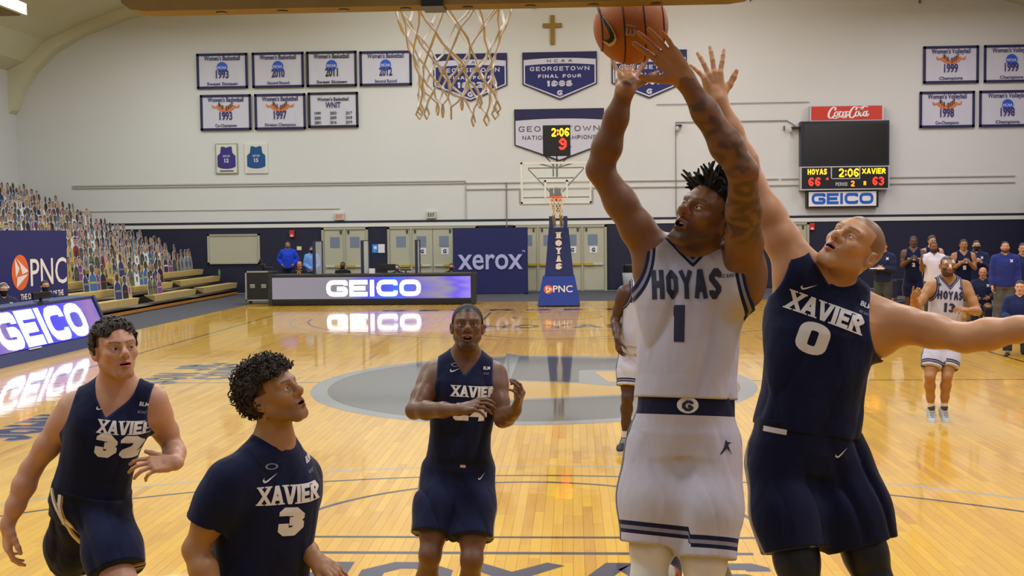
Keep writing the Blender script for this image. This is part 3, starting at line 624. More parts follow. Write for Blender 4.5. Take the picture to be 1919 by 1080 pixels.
# --- navy sponsor banner in front of the doors
M_XB = mat('banner_royal', (14, 20, 84), .65, vary=.05, vscale=2)
t = thing('sponsor_banner', 'tall navy fabric banner with pale lowercase lettering standing before the doors', 'banner', (-2.5, 38.3, 0))
cloth_panel(2.66, 2.3, M_XB, 'cloth', t, amp=.006, seed=3).location = (0, 0, 1.17); MB().box((-1.33, .01, .02), (-1.29, .05, 2.34)).box((1.29, .01, .02), (1.33, .05, 2.34)).box((-1.33, -.2, 0), (-1.2, .3, .03)).box((1.2, -.2, 0), (1.33, .3, .03)).box((-1.33, .01, 2.3), (1.33, .05, 2.34)).build('frame', M_BLK, t)
v = fit(fonttext('xerox', .72, .014), 2.3); put(([(x, y*1.12) for x, y in v[0]], v[1], 1), (0, -.03, .88), XU, ZU, (0, -1, 0), .004).build('lettering', mat('letter_lilac', (176, 174, 214), .6), t)
put(fit(fonttext('TM', .08, .02), .11), (1.18, -.03, 1.46), XU, ZU, (0, -1, 0), .004).build('trade_lettering', MATS['letter_lilac'], t)

# --- far basket
def rim_net(t, c, seed, thick=.0045, full=True):
    """rim ring centred c, net strands as one cord mesh"""
    mb = MB(); mb.tube([(c[0]+.2286*math.cos(a), c[1]+.2286*math.sin(a), c[2]) for a in [2*PI*i/40 for i in range(40)]], .0095, 8, closed=True)
    mb.build('rim', mat('rim_orange', (226, 84, 30), .45), t, smooth=True)
    rnd = random.Random(seed); N = 12; lv = 7; node = {}
    radii = [.226, .212, .19, .165, .142, .128, .125, .13]; zz = [0, -.07, -.145, -.215, -.28, -.34, -.395, -.44]
    for l in range(lv+1):
        for i in range(N):
            a = 2*PI*(i+(l % 2)*.5)/N+rnd.uniform(-.05, .05)*l/3; r = radii[l]*(1+rnd.uniform(-.05, .06)*(l > 1))
            sag = .02*math.sin(a*2+seed)*l/lv
            node[l, i] = np.array([c[0]+r*math.cos(a)+.006*l*.5, c[1]+r*math.sin(a), c[2]+zz[l]+sag+rnd.uniform(-.01, .01)*(l > 1)])
    cords = MB()
    def cord(a, b, k=0.0, tw=thick):
        mid = (a+b)/2+np.array([rnd.uniform(-1, 1)*k, rnd.uniform(-1, 1)*k, -abs(k)*.5])
        for q in (0, 1): 
            o = np.array([rnd.uniform(-1, 1), rnd.uniform(-1, 1), 0])*tw*.5; cords.tube([a, mid+o*1.4, b], [tw, tw*.9, tw], 5)
    for l in range(lv):
        for i in range(N):
            j = (i+1) % N if l % 2 else (i-1) % N
            cord(node[l, i], node[l+1, i], .008); cord(node[l, i], node[l+1, j], .008)
    for i in range(N):   # loops at the bottom
        a = node[lv, i]; out = nrm_(a-np.array([c[0], c[1], a[2]])); p = [a, a+np.array([0, 0, -.025])+out*.012, a+np.array([0, 0, -.04]), a+np.array([0, 0, -.022])-out*.012, a]; cords.tube(p, thick*1.1, 5)
    o = cords.build('net', mat('net_cord', (224, 214, 200), .8, bump=.3, bscale=400), t, smooth=True)
    return o
def nrm_(v): return v/(np.linalg.norm(v)+1e-9)
M_STL = mat('steel_dark', (44, 46, 50), .4, .5); M_ALU = mat('board_frame_white', (214, 214, 212), .4); M_PADG = mat('pad_grey', (140, 140, 140), .6)
M_GLS = mat('board_glass', (235, 245, 240), .02, spec=.5, trans=0.0, alpha=.10)
def hoop(yb, sg, name, label, padm, yellow=False):
    """yb = board plane, sg = +1 when the court lies towards +y"""
    t = thing(name, label, 'basketball hoop', (0, yb, 0)); N_ = (0, sg, 0); y0, y1 = (-.035*sg, .0)
    MB().box((-.87, y0, 2.945), (.87, -.02*sg, 3.925)).build('glass', M_GLS, t)
    mb = MB()
    for a in ((-.915, 2.9, .915, 2.95), (-.915, 3.92, .915, 3.97), (-.915, 2.9, -.865, 3.97), (.865, 2.9, .915, 3.97)): mb.box((a[0], y0-.015*sg, a[1]), (a[2], y1, a[3]))
    mb.build('frame', M_ALU, t)
    mb = MB()
    for a in ((-.305, 3.05, -.255, 3.505), (.255, 3.05, .305, 3.505), (-.305, 3.455, .305, 3.505)): mb.box((a[0], .0, a[1]), (a[2], .003*sg, a[3]))
    mb.build('target_square', M_ALU, t)
    mb = MB(); prof = [(-.965, 3.3), (-.965, 2.93), (-.955, 2.885), (-.93, 2.865), (-.88, 2.858), (.88, 2.858), (.93, 2.865), (.955, 2.885), (.965, 2.93), (.965, 3.3)]; inner = [(-.915, 3.3), (-.915, 2.93), (-.912, 2.912), (-.905, 2.905), (-.87, 2.9), (.87, 2.9), (.905, 2.905), (.912, 2.912), (.915, 2.93), (.915, 3.3)]
    for i in range(9):
        q = [prof[i], prof[i+1], inner[i+1], inner[i]]; mb.prism(q, (0, -.06*sg, 0), XU, ZU, N_, .085)
    pd = mb.build('edge_pad', padm, t)
    if yellow:
        for i in range(8):
            x = -.66+i*.1886; MB().lathe([(0, -.003), (.016, -.003), (.018, .001), (0, .001)], (x, -.018*sg, 2.858), 12).build('pad_plug', M_BLK, pd)
        MB().box((-.04, -.075*sg, 2.852), (.025, .03*sg, 2.9)).build('pad_joint', M_BLK, pd)
    rc = (0, .38*sg, 3.05); MB().box((-.11, 0, 2.98), (.11, .012*sg, 3.09)).box((-.05, 0, 3.03), (.05, .16*sg, 3.045)).build('rim_bracket', mat('rim_orange', (226, 84, 30), .45), t)
    rim_net(t, rc, 3 if yellow else 8, .0038 if yellow else .006)
    return t
th = hoop(27.43, -1, 'basketball_hoop', 'far basketball hoop with grey padded glass backboard on a blue stand', M_PADG)
s_ = MB(); yb = .06
for a, b in (((-.72, yb, 3.82), (.72, yb, 3.82)), ((-.72, yb, 3.8), (-.16, yb, 3.2)), ((.72, yb, 3.8), (.16, yb, 3.2)), ((-.46, yb, 3.56), (.46, yb, 3.56)), ((-.85, yb, 3.06), (.85, yb, 3.06)), ((-.5, yb, 3.95), (-.02, yb, 3.82)), ((.5, yb, 3.95), (.02, yb, 3.82))): s_.tube([a, b], .018, 6)
s_.box((-.17, yb, 3.05), (-.08, .2, 3.3)).box((-.05, yb, 3.05), (.12, .2, 3.3)); s_.box((-.09, yb, 3.6), (-.05, .12, 3.95)).box((0, yb, 3.6), (.05, .12, 3.95)); s_.build('support_truss', M_STL, th)
ar = MB(); 
for x in (-.1, .1): ar.tube([(x, .15, 3.15), (x, 2.2, 2.55), (x, 3.35, 2.35)], .045, 8)
ar.tube([(0, .15, 3.3), (0, 3.1, 2.75)], .04, 8); ar.build('boom_arm', mat('boom_grey', (150, 150, 150), .4, .3), th)
M_PB = mat('stand_blue', (20, 44, 108), .5, vary=.05, vscale=2); M_PB2 = mat('stand_royal', (12, 50, 150), .5)
def frustum(mb, a, b, z0, z1):
    vs = [(a[0], a[2], z0), (a[1], a[2], z0), (a[1], a[3], z0), (a[0], a[3], z0), (b[0], b[2], z1), (b[1], b[2], z1), (b[1], b[3], z1), (b[0], b[3], z1)]
    return mb.add(vs, [(0, 3, 2, 1), (4, 5, 6, 7), (0, 1, 5, 4), (1, 2, 6, 5), (2, 3, 7, 6), (3, 0, 4, 7)])
bs = frustum(MB(), (-.62, .62, 3.5, 5.2), (-.46, .46, 3.6, 5.1), .03, .88).build('base_pad', M_PB2, th)
po = frustum(MB(), (-.40, .44, 3.62, 4.3), (-.27, .30, 3.5, 3.9), .88, 2.28).build('post_pad', M_PB, th)
for x in (-.26, .15): MB().box((x, 3.55, 2.2), (x+.12, 3.85, 2.62)).build('mast', mat('mast_navy', (28, 40, 90), .5), th)
for i, ch in enumerate('HOYAS'): put(fit(strokes(ch, .18, .32, .9, serif=True), .18), (.01, 3.62-.12*(1.98-.225*i+.1-.88)/1.4, 1.98-.225*i), XU, (0, -.086, 1), (0, -1, 0), .02).build('lettering', M_SW, po)
put(fit(fonttext('PNC', .2, .012), .56), (.12, 3.54, .42), XU, (0, .1, 1), (0, -1, 0), .012).build('lettering', M_SW, bs)
def pnc_logo(par, org, U, V, N, r, off=.01):
    put(([(r*math.cos(2*PI*i/28), r*math.sin(2*PI*i/28)) for i in range(28)], [tuple(range(28))], 1), org, U, V, N, off).build('logo_disc', mat('logo_orange', (226, 100, 40), .6), par)
    put(([(-.62*r, .78*r), (-.1*r, .2*r), (-.55*r, -.3*r)], [(0, 1, 2)], 1), org, U, V, N, off+.004).build('logo_mark', M_SW, par)
    put(([(-.55*r, .85*r), (.95*r, .05*r), (.2*r, -.12*r), (-.05*r, .45*r)], [(0, 1, 2, 3)], 1), org, U, V, N, off+.005).build('logo_mark', M_SW, par)
    put(([(.9*r, -.12*r), (-.5*r, -.85*r), (-.4*r, -.25*r)], [(0, 1, 2)], 1), org, U, V, N, off+.006).build('logo_mark', M_SW, par)
pnc_logo(bs, (-.30, 3.55, .50), XU, ZU, (0, -1, 0), .13, .012)
t = thing('shot_clock', 'black shot clock with yellow time and red nine above the far backboard', 'clock', (0.02, 27.9, 4.55))
MB().box((-.36, -.09, -.4), (.36, .09, .4), bev=.02).build('case', M_BLK, t)
for s2, z, m_, h_, w_, x in (('2:06', .1, M_YEL, .22, .46, .1), ('9', -.24, M_RED, .3, .2, .16)): put(fit(strokes(s2, h_, .19, 1, .14), w_), (x, -.092, z), XU, ZU, (0, -1, 0), .004).build('lettering', m_, t)
mb = MB().tube([(-.3, .0, -.4), (0, 0, -.75)], .016, 6).tube([(.3, 0, -.4), (0, 0, -.75)], .016, 6).tube([(0, 0, -.4), (0, 0, -.95)], .02, 6); mb.build('bracket', M_STL, t)
# --- near basket (over the camera): pad, glass, rim and net
M_PADY = mat('pad_tan', (128, 104, 50), .6, vary=.1, vscale=9, bump=.1, bscale=120)
tn_ = hoop(1.22, 1, 'basketball_hoop', 'near basketball hoop whose tan padded edge and white net hang at the top', M_PADY, True)
ar = MB(); ar.tube([(0, -.15, 3.3), (0, -3.3, 2.75)], .05, 8)
for x in (-.1, .1): ar.tube([(x, -.15, 3.45), (x, -3.6, 3.2)], .045, 8)
ar.build('boom_arm', MATS['boom_grey'], tn_)
frustum(MB(), (-.62, .62, -5.4, -3.6), (-.4, .4, -5.2, -3.9), .03, 3.2).build('base_pad', M_PB2, tn_)

# --- LED tables
def led_mat(name, horiz, cols, strength):
    m = bpy.data.materials.new(name); m.use_nodes = True; nt = m.node_tree; b = nt.nodes['Principled BSDF']; L = nt.links.new
    tc = nt.nodes.new('ShaderNodeTexCoord'); sp_ = nt.nodes.new('ShaderNodeSeparateXYZ'); L(tc.outputs['Generated'], sp_.inputs[0])
    n = nt.nodes.new('ShaderNodeTexNoise'); n.inputs['Scale'].default_value = 3.0; n.inputs['Detail'].default_value = 1.5; L(tc.outputs['Generated'], n.inputs['Vector'])
    a = nt.nodes.new('ShaderNodeMath'); a.operation = 'MULTIPLY_ADD'; a.inputs[1].default_value = .22; L(n.outputs['Fac'], a.inputs[0]); s2 = nt.nodes.new('ShaderNodeMath'); s2.operation = 'SUBTRACT'; s2.inputs[1].default_value = .11
    L(sp_.outputs[horiz], s2.inputs[0]); L(s2.outputs[0], a.inputs[2])
    cr = nt.nodes.new('ShaderNodeValToRGB'); els = cr.color_ramp.elements
    for i, (p_, c) in enumerate(cols):
        e = els[i] if i < 2 else els.new(p_); e.position = p_; e.color = (*srgb(c), 1)
    L(a.outputs[0], cr.inputs[0]); L(cr.outputs[0], b.inputs['Emission Color']); b.inputs['Emission Strength'].default_value = strength
    b.inputs['Base Color'].default_value = (.01, .01, .012, 1); b.inputs['Roughness'].default_value = .35
    return m
M_LW = mat('led_white', (236, 240, 255), .5, emit=1.6)
t = thing('led_table', 'long black scorer table with lit grey and blue letter screen at far court', 'table', (-5.72, 32.3, 0))
MB().box((-3.12, 0, .02), (3.12, .95, .14)).build('plinth', M_BLK, t); MB().box((-3.12, .02, .14), (3.12, .2, .9)).box((-3.12, 0, .88), (3.12, .9, .95), bev=.015).box((-3.16, -.02, .02), (-3.05, .8, .95)).box((3.05, -.02, .02), (3.16, .8, .95)).build('cabinet', mat('table_black', (34, 34, 38), .5), t)
sc_ = MB().box((-3.04, -.01, .2), (3.04, .02, .86)).build('screen', led_mat('led_far', 0, [(0, (140, 134, 144)), (1, (150, 130, 235)), (.4, (134, 130, 140)), (.52, (80, 76, 220)), (.62, (50, 110, 250)), (.72, (110, 100, 210)), (.85, (150, 140, 160)), (.93, (110, 90, 230))], .9), t)
put(GEI(.5, 2.9), (.08, -.012, .27), XU, ZU, (0, -1, 0), .006).build('lettering', M_LW, sc_)
t = thing('road_case', 'black road case with pale metal edges and two latches beside the far table', 'case', (-9.45, 33.6, 0))
MB().box((-.42, -.3, .12), (.45, .4, 1.02), bev=.02).build('case_body', mat('case_black', (26, 26, 26), .5), t)
mb = MB()
for a in ((-.43, -.32, .1, -.38, -.28, 1.04), (-.43, -.32, .99, .3, -.28, 1.04), (-.43, -.32, .1, .45, -.28, .14)): mb.box(a[:3], a[3:])
mb.build('edge_trim', mat('case_edge', (176, 172, 160), .4, .5), t)
for x in (-.2, .16): MB().box((x-.08, -.33, .5), (x+.08, -.3, .62), bev=.015).build('latch', mat('latch_chrome', (180, 176, 170), .3, .7), t)
for x in (-.3, .32): MB().lathe([(.0, -.05), (.05, -.05), (.05, .05), (0, .05)], (x, -.2, .05), 12).build('caster', M_BLK, t)
# left sideline table, panel leaning back
XL = -9.1
M_TB = mat('table_blue', (34, 46, 98), .55, vary=.05, vscale=2)
t = thing('led_table', 'long blue courtside table with slanted lit blue letter screen at left', 'table', (XL, 0, 0))
def slab(mb, y0, y1, p0, p1, th_, mi=0):   # p = (x, z) lower and upper points of the leaning face
    d = np.array([p1[0]-p0[0], p1[1]-p0[1]]); d /= np.linalg.norm(d); n_ = np.array([-d[1], d[0]])*-1
    q = [p0, p1, (p1[0]-n_[0]*th_, p1[1]-n_[1]*th_), (p0[0]-n_[0]*th_, p0[1]-n_[1]*th_)]
    return mb.prism(q, (0, y0, 0), XU, ZU, YU, y1-y0, mi)
lean = lambda z: -.42*(z/.95)
YA, YB = 9.5, 20.95
slab(MB(), YA, YB, (0, .0), (lean(.2), .2), .1).build('kick_panel', M_TB, t)
MB().box((lean(.95)-.5, YA, .9), (lean(.95)+.02, YB, .96), bev=.015).build('table_top', M_TB, t)
slab(MB(), YA, YB, (lean(.2)-.03, .2), (lean(.95), .93), .08).build('back_panel', M_TB, t)
slab(MB(), YB-.07, YB+.02, (.02, .0), (lean(.95)+.03, .97), .14).build('end_panel', M_TB, t)
for x in (-.78,):
    for y in (YA+.2, (YA+YB)/2, YB-.3): MB().box((x, y, 0), (x+.06, y+.06, .9)).build('leg', M_TB, t)
seg = 3; n_ = nrm_(np.array([.95, 0, .42])); up_ = nrm_(np.array([-.42, 0, .95]))
for i in range(seg):
    y0 = YB-.12-3.75*(i+1)+.02; y1 = y0+3.71
    sc_ = slab(MB(), y0, y1, (lean(.22)+.005, .22), (lean(.9)+.005, .9), .04).build('screen', led_mat('led_side%d' % i, 1, [(0, (70, 60, 210)), (1, (120, 104, 190)), (.25, (60, 50, 235)), (.6, (70, 66, 235)), (.75, (96, 84, 200)), (.92, (150, 110, 180))], .9), t)
    org = np.array([lean(.24)+.012, (y0+y1)/2-.62, .232]); put(fit(strokes('GEICO', .70, .27, 1.5, .07, rad=.34, seg=3), 3.55), org, YU, up_, n_, .006).build('lettering', mat('led_ice', (205, 225, 255), .5, emit=1.25), sc_)
    MB().box((lean(.2)+.0, y0+.3, .195), (lean(.2)+.03, y0+.75, .21)).build('name_plate', M_SW, sc_)
# bank backdrop behind the left table
XB = -11.15
t = thing('sponsor_backdrop', 'tall navy backdrop with orange disc logo beside the bleachers at left', 'banner', (XB, 0, 0))
M_PN = mat('backdrop_blue', (18, 22, 98), .65, vary=.06, vscale=2)
yf = on_x(126, 500, XB)[1]; bz = on_x(60, 432, XB)[2]; wx = lambda px, py: on_x(px, py, XB)
MB().box((-.05, 13.0, .02), (0, yf, bz)).build('cloth', M_PN, t); MB().box((-.09, 13.0, .02), (-.05, 13.06, bz)).box((-.09, yf-.06, .02), (-.05, yf, bz)).box((-.35, yf-.1, 0), (.0, yf-.04, .03)).box((-.35, 13.04, 0), (0, 13.1, .03)).build('frame', M_BLK, t)
a = wx(38, 511); r = abs(wx(38, 477)[2]-wx(38, 544)[2])/2; ye = (wx(24, 511)[1]+wx(51, 511)[1])/2
pnc_logo(t, (0, ye, a[2]), YU, ZU, XU, r, .006)
def side_text(s2, a, b, ytop, ybot, bold):
    v = fonttext(s2, .5, bold); v = fit(v, abs(wx(a, 500)[1]-wx(b, 500)[1])); m_ = (a+b)/2; hh2 = abs(wx(m_, ytop)[2]-wx(m_, ybot)[2]); put(([(x, y*hh2/.5) for x, y in v[0]], v[1], 1), (0, (wx(a, 500)[1]+wx(b, 500)[1])/2, wx(m_, ybot)[2]), YU, ZU, XU, .008).build('lettering', M_SW, t)
side_text('PNC', 56, 124, 481, 533, .004); side_text('THE OFFICIAL BANK OF THE', 36, 117, 547, 558, .02); side_text('GEORGETOWN HOYAS', 50, 113, 560, 570, .02)
# monitors and dividers
def monitor(x, y, z, w_, h_, rz, label, face=False):
    t = thing('monitor', label, 'monitor', (x, y, z), rz); MB().box((-w_/2, -.02, .08), (w_/2, .02, .08+h_), bev=.008).build('display', M_BLK, t); MB().box((-.02, -.01, .0), (.02, .03, .12)).build('neck', M_BLK, t); MB().box((-.12, -.08, 0), (.12, .08, .012)).build('foot', M_BLK, t); return t
monitor(-5.33, 32.9, .95, .56, .2, 0, 'wide black monitor on the far table seen from behind')
monitor(-6.75, 32.9, .95, .38, .03, 0, 'low black laptop on the far table before the masked person'); monitor(-4.72, 32.8, .95, .34, .04, 0, 'low black laptop on the far table beside the tall clear divider')
monitor(-9.5, 18.6, .975, .5, .10, 1.35, 'low black monitor on the left table between the two masked men')
tag(MB().box((-5.86, 32.8, .951), (-5.68, 32.86, 1.1)).build('paper_stack', M_PAPER), 'white card standing on the far table left of the monitor', 'paper')
M_ACR = mat('acrylic', (210, 216, 222), .08, alpha=.32)
for x, w_, rz, nm in ((-7.46, .34, .95, 'clear acrylic divider with navy edge at the left of the far table'), (-5.98, .34, 1.1, 'clear acrylic divider with dark frame before the double door'), (-4.35, .22, 1.2, 'narrow dark framed divider before the wide doors')):
    t = thing('table_divider', nm, 'divider', (x, 32.9, .95), rz); MB().box((-w_/2, -.008, .0), (w_/2, .008, 1.0)).build('sheet', M_ACR, t); MB().box((-w_/2-.03, -.03, 0), (-w_/2+.05, .03, 1.02)).box((w_/2-.02, -.02, 0), (w_/2+.02, .02, 1.02)).box((-w_/2, -.015, 1.0), (w_/2, .015, 1.02)).build('frame', mat('divider_navy', (44, 50, 76), .5), t)
t = thing('table_camera', 'small black camcorder on the road case', 'camera', (-9.35, 33.5, 1.04)); MB().box((-.1, -.12, .1), (.06, .12, .22), bev=.02).build('body', M_BLK, t); MB().box((.04, -.1, .05), (.3, .0, .12), bev=.015).build('handle', M_BLK, t); MB().tube([(0, 0, 0), (0, 0, .12)], .03, 8).build('mount', M_BLK, t); MB().box((-.08, -.2, .26), (.0, -.06, .36), bev=.01).build('viewfinder', M_BLK, t)
# trash can
t = thing('trash_can', 'white bin with black rim beside the doors behind the white jersey', 'bin', on_y(1182, 545, 38.6)*np.array([1, 1, 0]))
MB().lathe([(.24, 0), (.3, .7), (.3, .72)], n=20).build('bin_body', mat('bin_white', (200, 204, 206), .4), t, smooth=True); MB().lathe([(.31, .7), (.32, .95), (.3, 1.0), (.26, 1.0)], n=20).build('bin_rim', M_BLK, t)
t = thing('black_panel', 'tall navy curtain hanging at the right edge before the back wall', 'curtain', (17.4, 38.0, 0)); 
mb = MB(); vs = []; fs = []; NC = 60
for i in range(NC+1):
    x = -1.15+2.6*i/NC; y = .06*math.sin(i*.9); vs += [(x, y, .05), (x, y, 3.62)]
for i in range(NC): fs.append((2*i, 2*i+2, 2*i+3, 2*i+1))
mb.add(vs, fs); o = mb.build('drape', mat('drape_navy', (24, 30, 66), .8), t, smooth=True); sm_ = o.modifiers.new('thickness', 'SOLIDIFY'); sm_.thickness = .01
MB().tube([(-1.2, 0, 3.64), (1.5, 0, 3.64)], .025, 8).tube([(-1.15, 0, 0), (-1.15, 0, 3.64)], .025, 8).build('curtain_frame', M_STL, t)

# --- bleachers
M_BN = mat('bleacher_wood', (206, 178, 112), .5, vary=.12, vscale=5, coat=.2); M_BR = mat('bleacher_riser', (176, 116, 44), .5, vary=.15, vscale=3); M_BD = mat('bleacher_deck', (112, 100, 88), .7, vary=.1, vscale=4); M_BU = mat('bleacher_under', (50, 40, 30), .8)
RUN, RISE, ROWS = .63, .255, 13; YN, YF, AY0, AY1 = 2.0, 39.6, 29.9, 31.1
t = thing('bleachers', 'wooden tiered bleachers along the left wall full of cutouts', 'bleachers', (-12.0, 0, 0))
for r in range(ROWS):
    x1 = -r*RUN; z = .14+r*RISE
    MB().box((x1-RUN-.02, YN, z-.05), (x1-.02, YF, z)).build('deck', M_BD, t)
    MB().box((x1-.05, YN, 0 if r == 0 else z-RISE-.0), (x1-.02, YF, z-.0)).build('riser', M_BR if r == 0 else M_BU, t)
    segs = [(YN, 16.0), (16.06, 23.0), (23.06, AY0), (AY1, 34.9-.4*r), (35.6-.4*r, YF-.05)] if r < 3 else [(YN, 16.0), (16.06, 23.0), (23.06, AY0), (AY1, YF-.05)]
    for a, b in segs:
        e = .0
        mb = MB(); mb.add([(x1-.32, a, z+.28), (x1+.02, a, z+.28), (x1+.02, b, z+.28), (x1-.32, b, z+.28), (x1-.32, a+.1, z+.25), (x1-.02, a+.12, z+.09), (x1-.02, b-.02, z+.09), (x1-.32, b-.02, z+.25)],
                         [(0, 1, 2, 3), (4, 7, 6, 5), (1, 5, 6, 2), (0, 4, 5, 1), (3, 2, 6, 7), (0, 3, 7, 4)])
        mb.build('seat_board', M_BN, t)
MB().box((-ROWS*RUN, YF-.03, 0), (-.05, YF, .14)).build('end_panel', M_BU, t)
# cutouts
def cut_mats(k, pal):
    return mat('%s_%d_%d_%d' % ((k,)+tuple(pal)), pal, .6)
SKINS = [(176, 136, 114), (146, 106, 82), (96, 68, 52), (186, 152, 132), (70, 50, 40), (158, 122, 98)]; HAIRS = [(36, 28, 24), (24, 22, 22), (70, 48, 30), (150, 116, 62), (90, 88, 88), (50, 34, 26)]
SHIRTS = [('navy', (34, 40, 72)), ('grey', (120, 122, 130)), ('black', (30, 30, 34)), ('white', (214, 214, 218)), ('blue', (56, 100, 150)), ('red', (120, 40, 46)), ('purple', (116, 62, 132)), ('yellow', (176, 150, 70)), ('olive', (90, 92, 70)), ('tan', (180, 150, 116)), ('dark blue', (44, 54, 96)), ('charcoal', (58, 58, 64))]
M_CARD = mat('card_white', (190, 190, 194), .7)
def cut_mesh(k, simple=False):
    rr = random.Random(k); sk = SKINS[k % 6]; ha = HAIRS[(k*5+k//6) % 6]; sh = SHIRTS[k % 12]; w_, h_ = .35, .74
    ms = [M_CARD, cut_mats('shirt', sh[1]), cut_mats('face', sk), cut_mats('hair', ha), cut_mats('eye', (20, 16, 14)), cut_mats('lip', tuple(int(c*.7) for c in sk)), cut_mats('trimc', SHIRTS[(k*7+3) % 12][1])]
    mb = MB(); hw = w_/2
    out = [(-hw, 0), (hw, 0), (hw, .26), (hw*.86, .40), (hw*.6, .47)]+[(.115*math.sin(a), .58+.16*math.cos(a)*(1 if math.cos(a) > 0 else .7)) for a in np.linspace(2.2, -2.2, 13)]+[(-hw*.6, .47), (-hw*.86, .40), (-hw, .26)]
    mb.prism(out, (0, 0, 0), YU, ZU, (1, 0, 0), .01, 0)
    fr = lambda poly, off, mi: mb.add([(.01+off, u, v) for u, v in poly], [tuple(range(len(poly)))], mi)
    fr([(-hw*.93, .0), (hw*.93, .0), (hw*.93, .25), (hw*.8, .38), (.06, .455), (-.06, .455), (-hw*.8, .38), (-hw*.93, .25)], .001, 1)
    el_ = lambda cy, cz, a, b, n=14, a0=0, a1=2*PI: [(cy+a*math.cos(a0+(a1-a0)*i/n), cz+b*math.sin(a0+(a1-a0)*i/n)) for i in range(n)]
    long_ = k % 3 == 0
    fr(el_(0, .60 if not long_ else .56, .1, .125 if not long_ else .17), .002, 3)
    fr([(-.045, .44), (.045, .44), (.04, .5), (-.04, .5)], .003, 2); fr(el_(0, .575, .082, .105), .004, 2)
    if not simple:
        fr(el_(-.03, .595, .012, .007, 6), .005, 4); fr(el_(.03, .595, .012, .007, 6), .005, 4); fr(el_(0, .53, .026, .009, 8), .005, 5)
        if k % 2: fr([(-.03, .12), (.03, .12), (.05, .30), (-.05, .30)], .002, 6)
        else: fr([(-.14, .2), (.14, .2), (.14, .25), (-.14, .25)], .002, 6)
        if k % 4 == 1: fr(el_(0, .645, .095, .05, 10, 0, PI), .006, 6)
    me = bpy.data.meshes.new('fan_cutout'); me.from_pydata(mb.v, [], mb.f)
    for m in ms: me.materials.append(m)
    me.polygons.foreach_set('material_index', mb.mi); me.update(); return me, sh[0]
CM = [cut_mesh(k) for k in range(24)]
ORD = ['front', 'second', 'third', 'fourth', 'fifth', 'sixth', 'seventh', 'eighth', 'ninth', 'tenth', 'eleventh', 'twelfth', 'top']
spots = []
for r in range(ROWS):
    y = {0: 29.0, 1: 28.2, 2: 27.3}.get(r, 20.0 + .2*r) + .1*r
    yend = {0: 32.4, 1: 34.0, 2: 38.9}.get(r, 39.2)
    while y < yend:
        if not (AY0-.1 < y < AY1+.15 and r < 6) and not (r == 2 and 33.6 < y < 35.2) and RNG.random() > .03:
            spots.append((r, y+RNG.uniform(-.05, .05)))
        y += .40
rank = {}
for r in range(ROWS):
    for q_, s_ in enumerate(sorted([s_ for s_ in spots if s_[0] == r], key=lambda s_: -s_[1])): rank[s_] = q_
ONES = ['first', 'second', 'third', 'fourth', 'fifth', 'sixth', 'seventh', 'eighth', 'ninth', 'tenth', 'eleventh', 'twelfth', 'thirteenth', 'fourteenth', 'fifteenth', 'sixteenth', 'seventeenth', 'eighteenth', 'nineteenth']
def ordinal(n): return ONES[n-1] if n < 20 else (('twentieth', 'thirtieth', 'fortieth', 'fiftieth', 'sixtieth')[n//10-2] if n % 10 == 0 else ('twenty', 'thirty', 'forty', 'fifty', 'sixty')[n//10-2]+'-'+ONES[n % 10-1])
def vis(s_):
    p_ = np.array([-12.0-s_[0]*RUN-.15, s_[1], .9+s_[0]*RISE])-CAM_P; z = p_@FW; px = 959.5+FPX*(p_@RT)/z; return z if px > -12 else 1e9
spots = sorted([s_ for s_ in spots if vis(s_) < 1e8 ], key=vis)
stuffmb = MB(); stuffm = []; idx_ = {}
for n_i, (r, y) in enumerate(spots):
    k = int(RNG.integers(0, 24)); x = -12.0-r*RUN-.2+RNG.uniform(-.03, .03); z = .42+r*RISE+.001; rz = -.1+RNG.uniform(-.12, .12); sc2 = RNG.uniform(.84, 1.05)
    me, shn = CM[k]
    if n_i < 300:
        o = link('fan_cutout', me, None, (x, y, z)); o.rotation_euler = (0, -.06-RNG.uniform(0, .05), rz); o.scale = (1, sc2, sc2)
        tag(o, 'fan cutout in %s shirt, %s from the back wall on the %s bleacher row' % (shn, ordinal(rank[(r, y)]+1), ORD[r]), 'cutout', 'cardboard fan cutouts on the bleachers')
    else:
        c, s3 = math.cos(rz), math.sin(rz); n0 = len(stuffmb.v); m0 = []
        for m in me.materials:
            if m.name not in idx_: idx_[m.name] = len(stuffm); stuffm.append(m)
            m0.append(idx_[m.name])
        for v in me.vertices: stuffmb.v.append((x+v.co.x*c-v.co.y*sc2*s3, y+v.co.x*s3+v.co.y*sc2*c, z+v.co.z*sc2))
        for p_ in me.polygons: stuffmb.f.append(tuple(n0+i for i in p_.vertices)); stuffmb.mi.append(m0[p_.material_index])
if stuffmb.v:
    o = stuffmb.build('fan_cutouts', stuffm); tag(o, 'remaining rows of cardboard fan cutouts packed high on the bleachers', 'cutouts'); o['kind'] = 'stuff'
t = thing('drink_bottle', 'small green bottle with orange cap on the lowest bleacher seats', 'bottle', (-12.45, 38.9, .68)); MB().lathe([(.04, 0), (.045, .02), (.045, .16), (.02, .22)], n=12).build('bottle_body', mat('bottle_green', (50, 130, 60), .3), t, smooth=True); MB().lathe([(.022, .215), (.022, .25)], n=10).build('cap', mat('cap_orange', (220, 90, 40), .5), t)
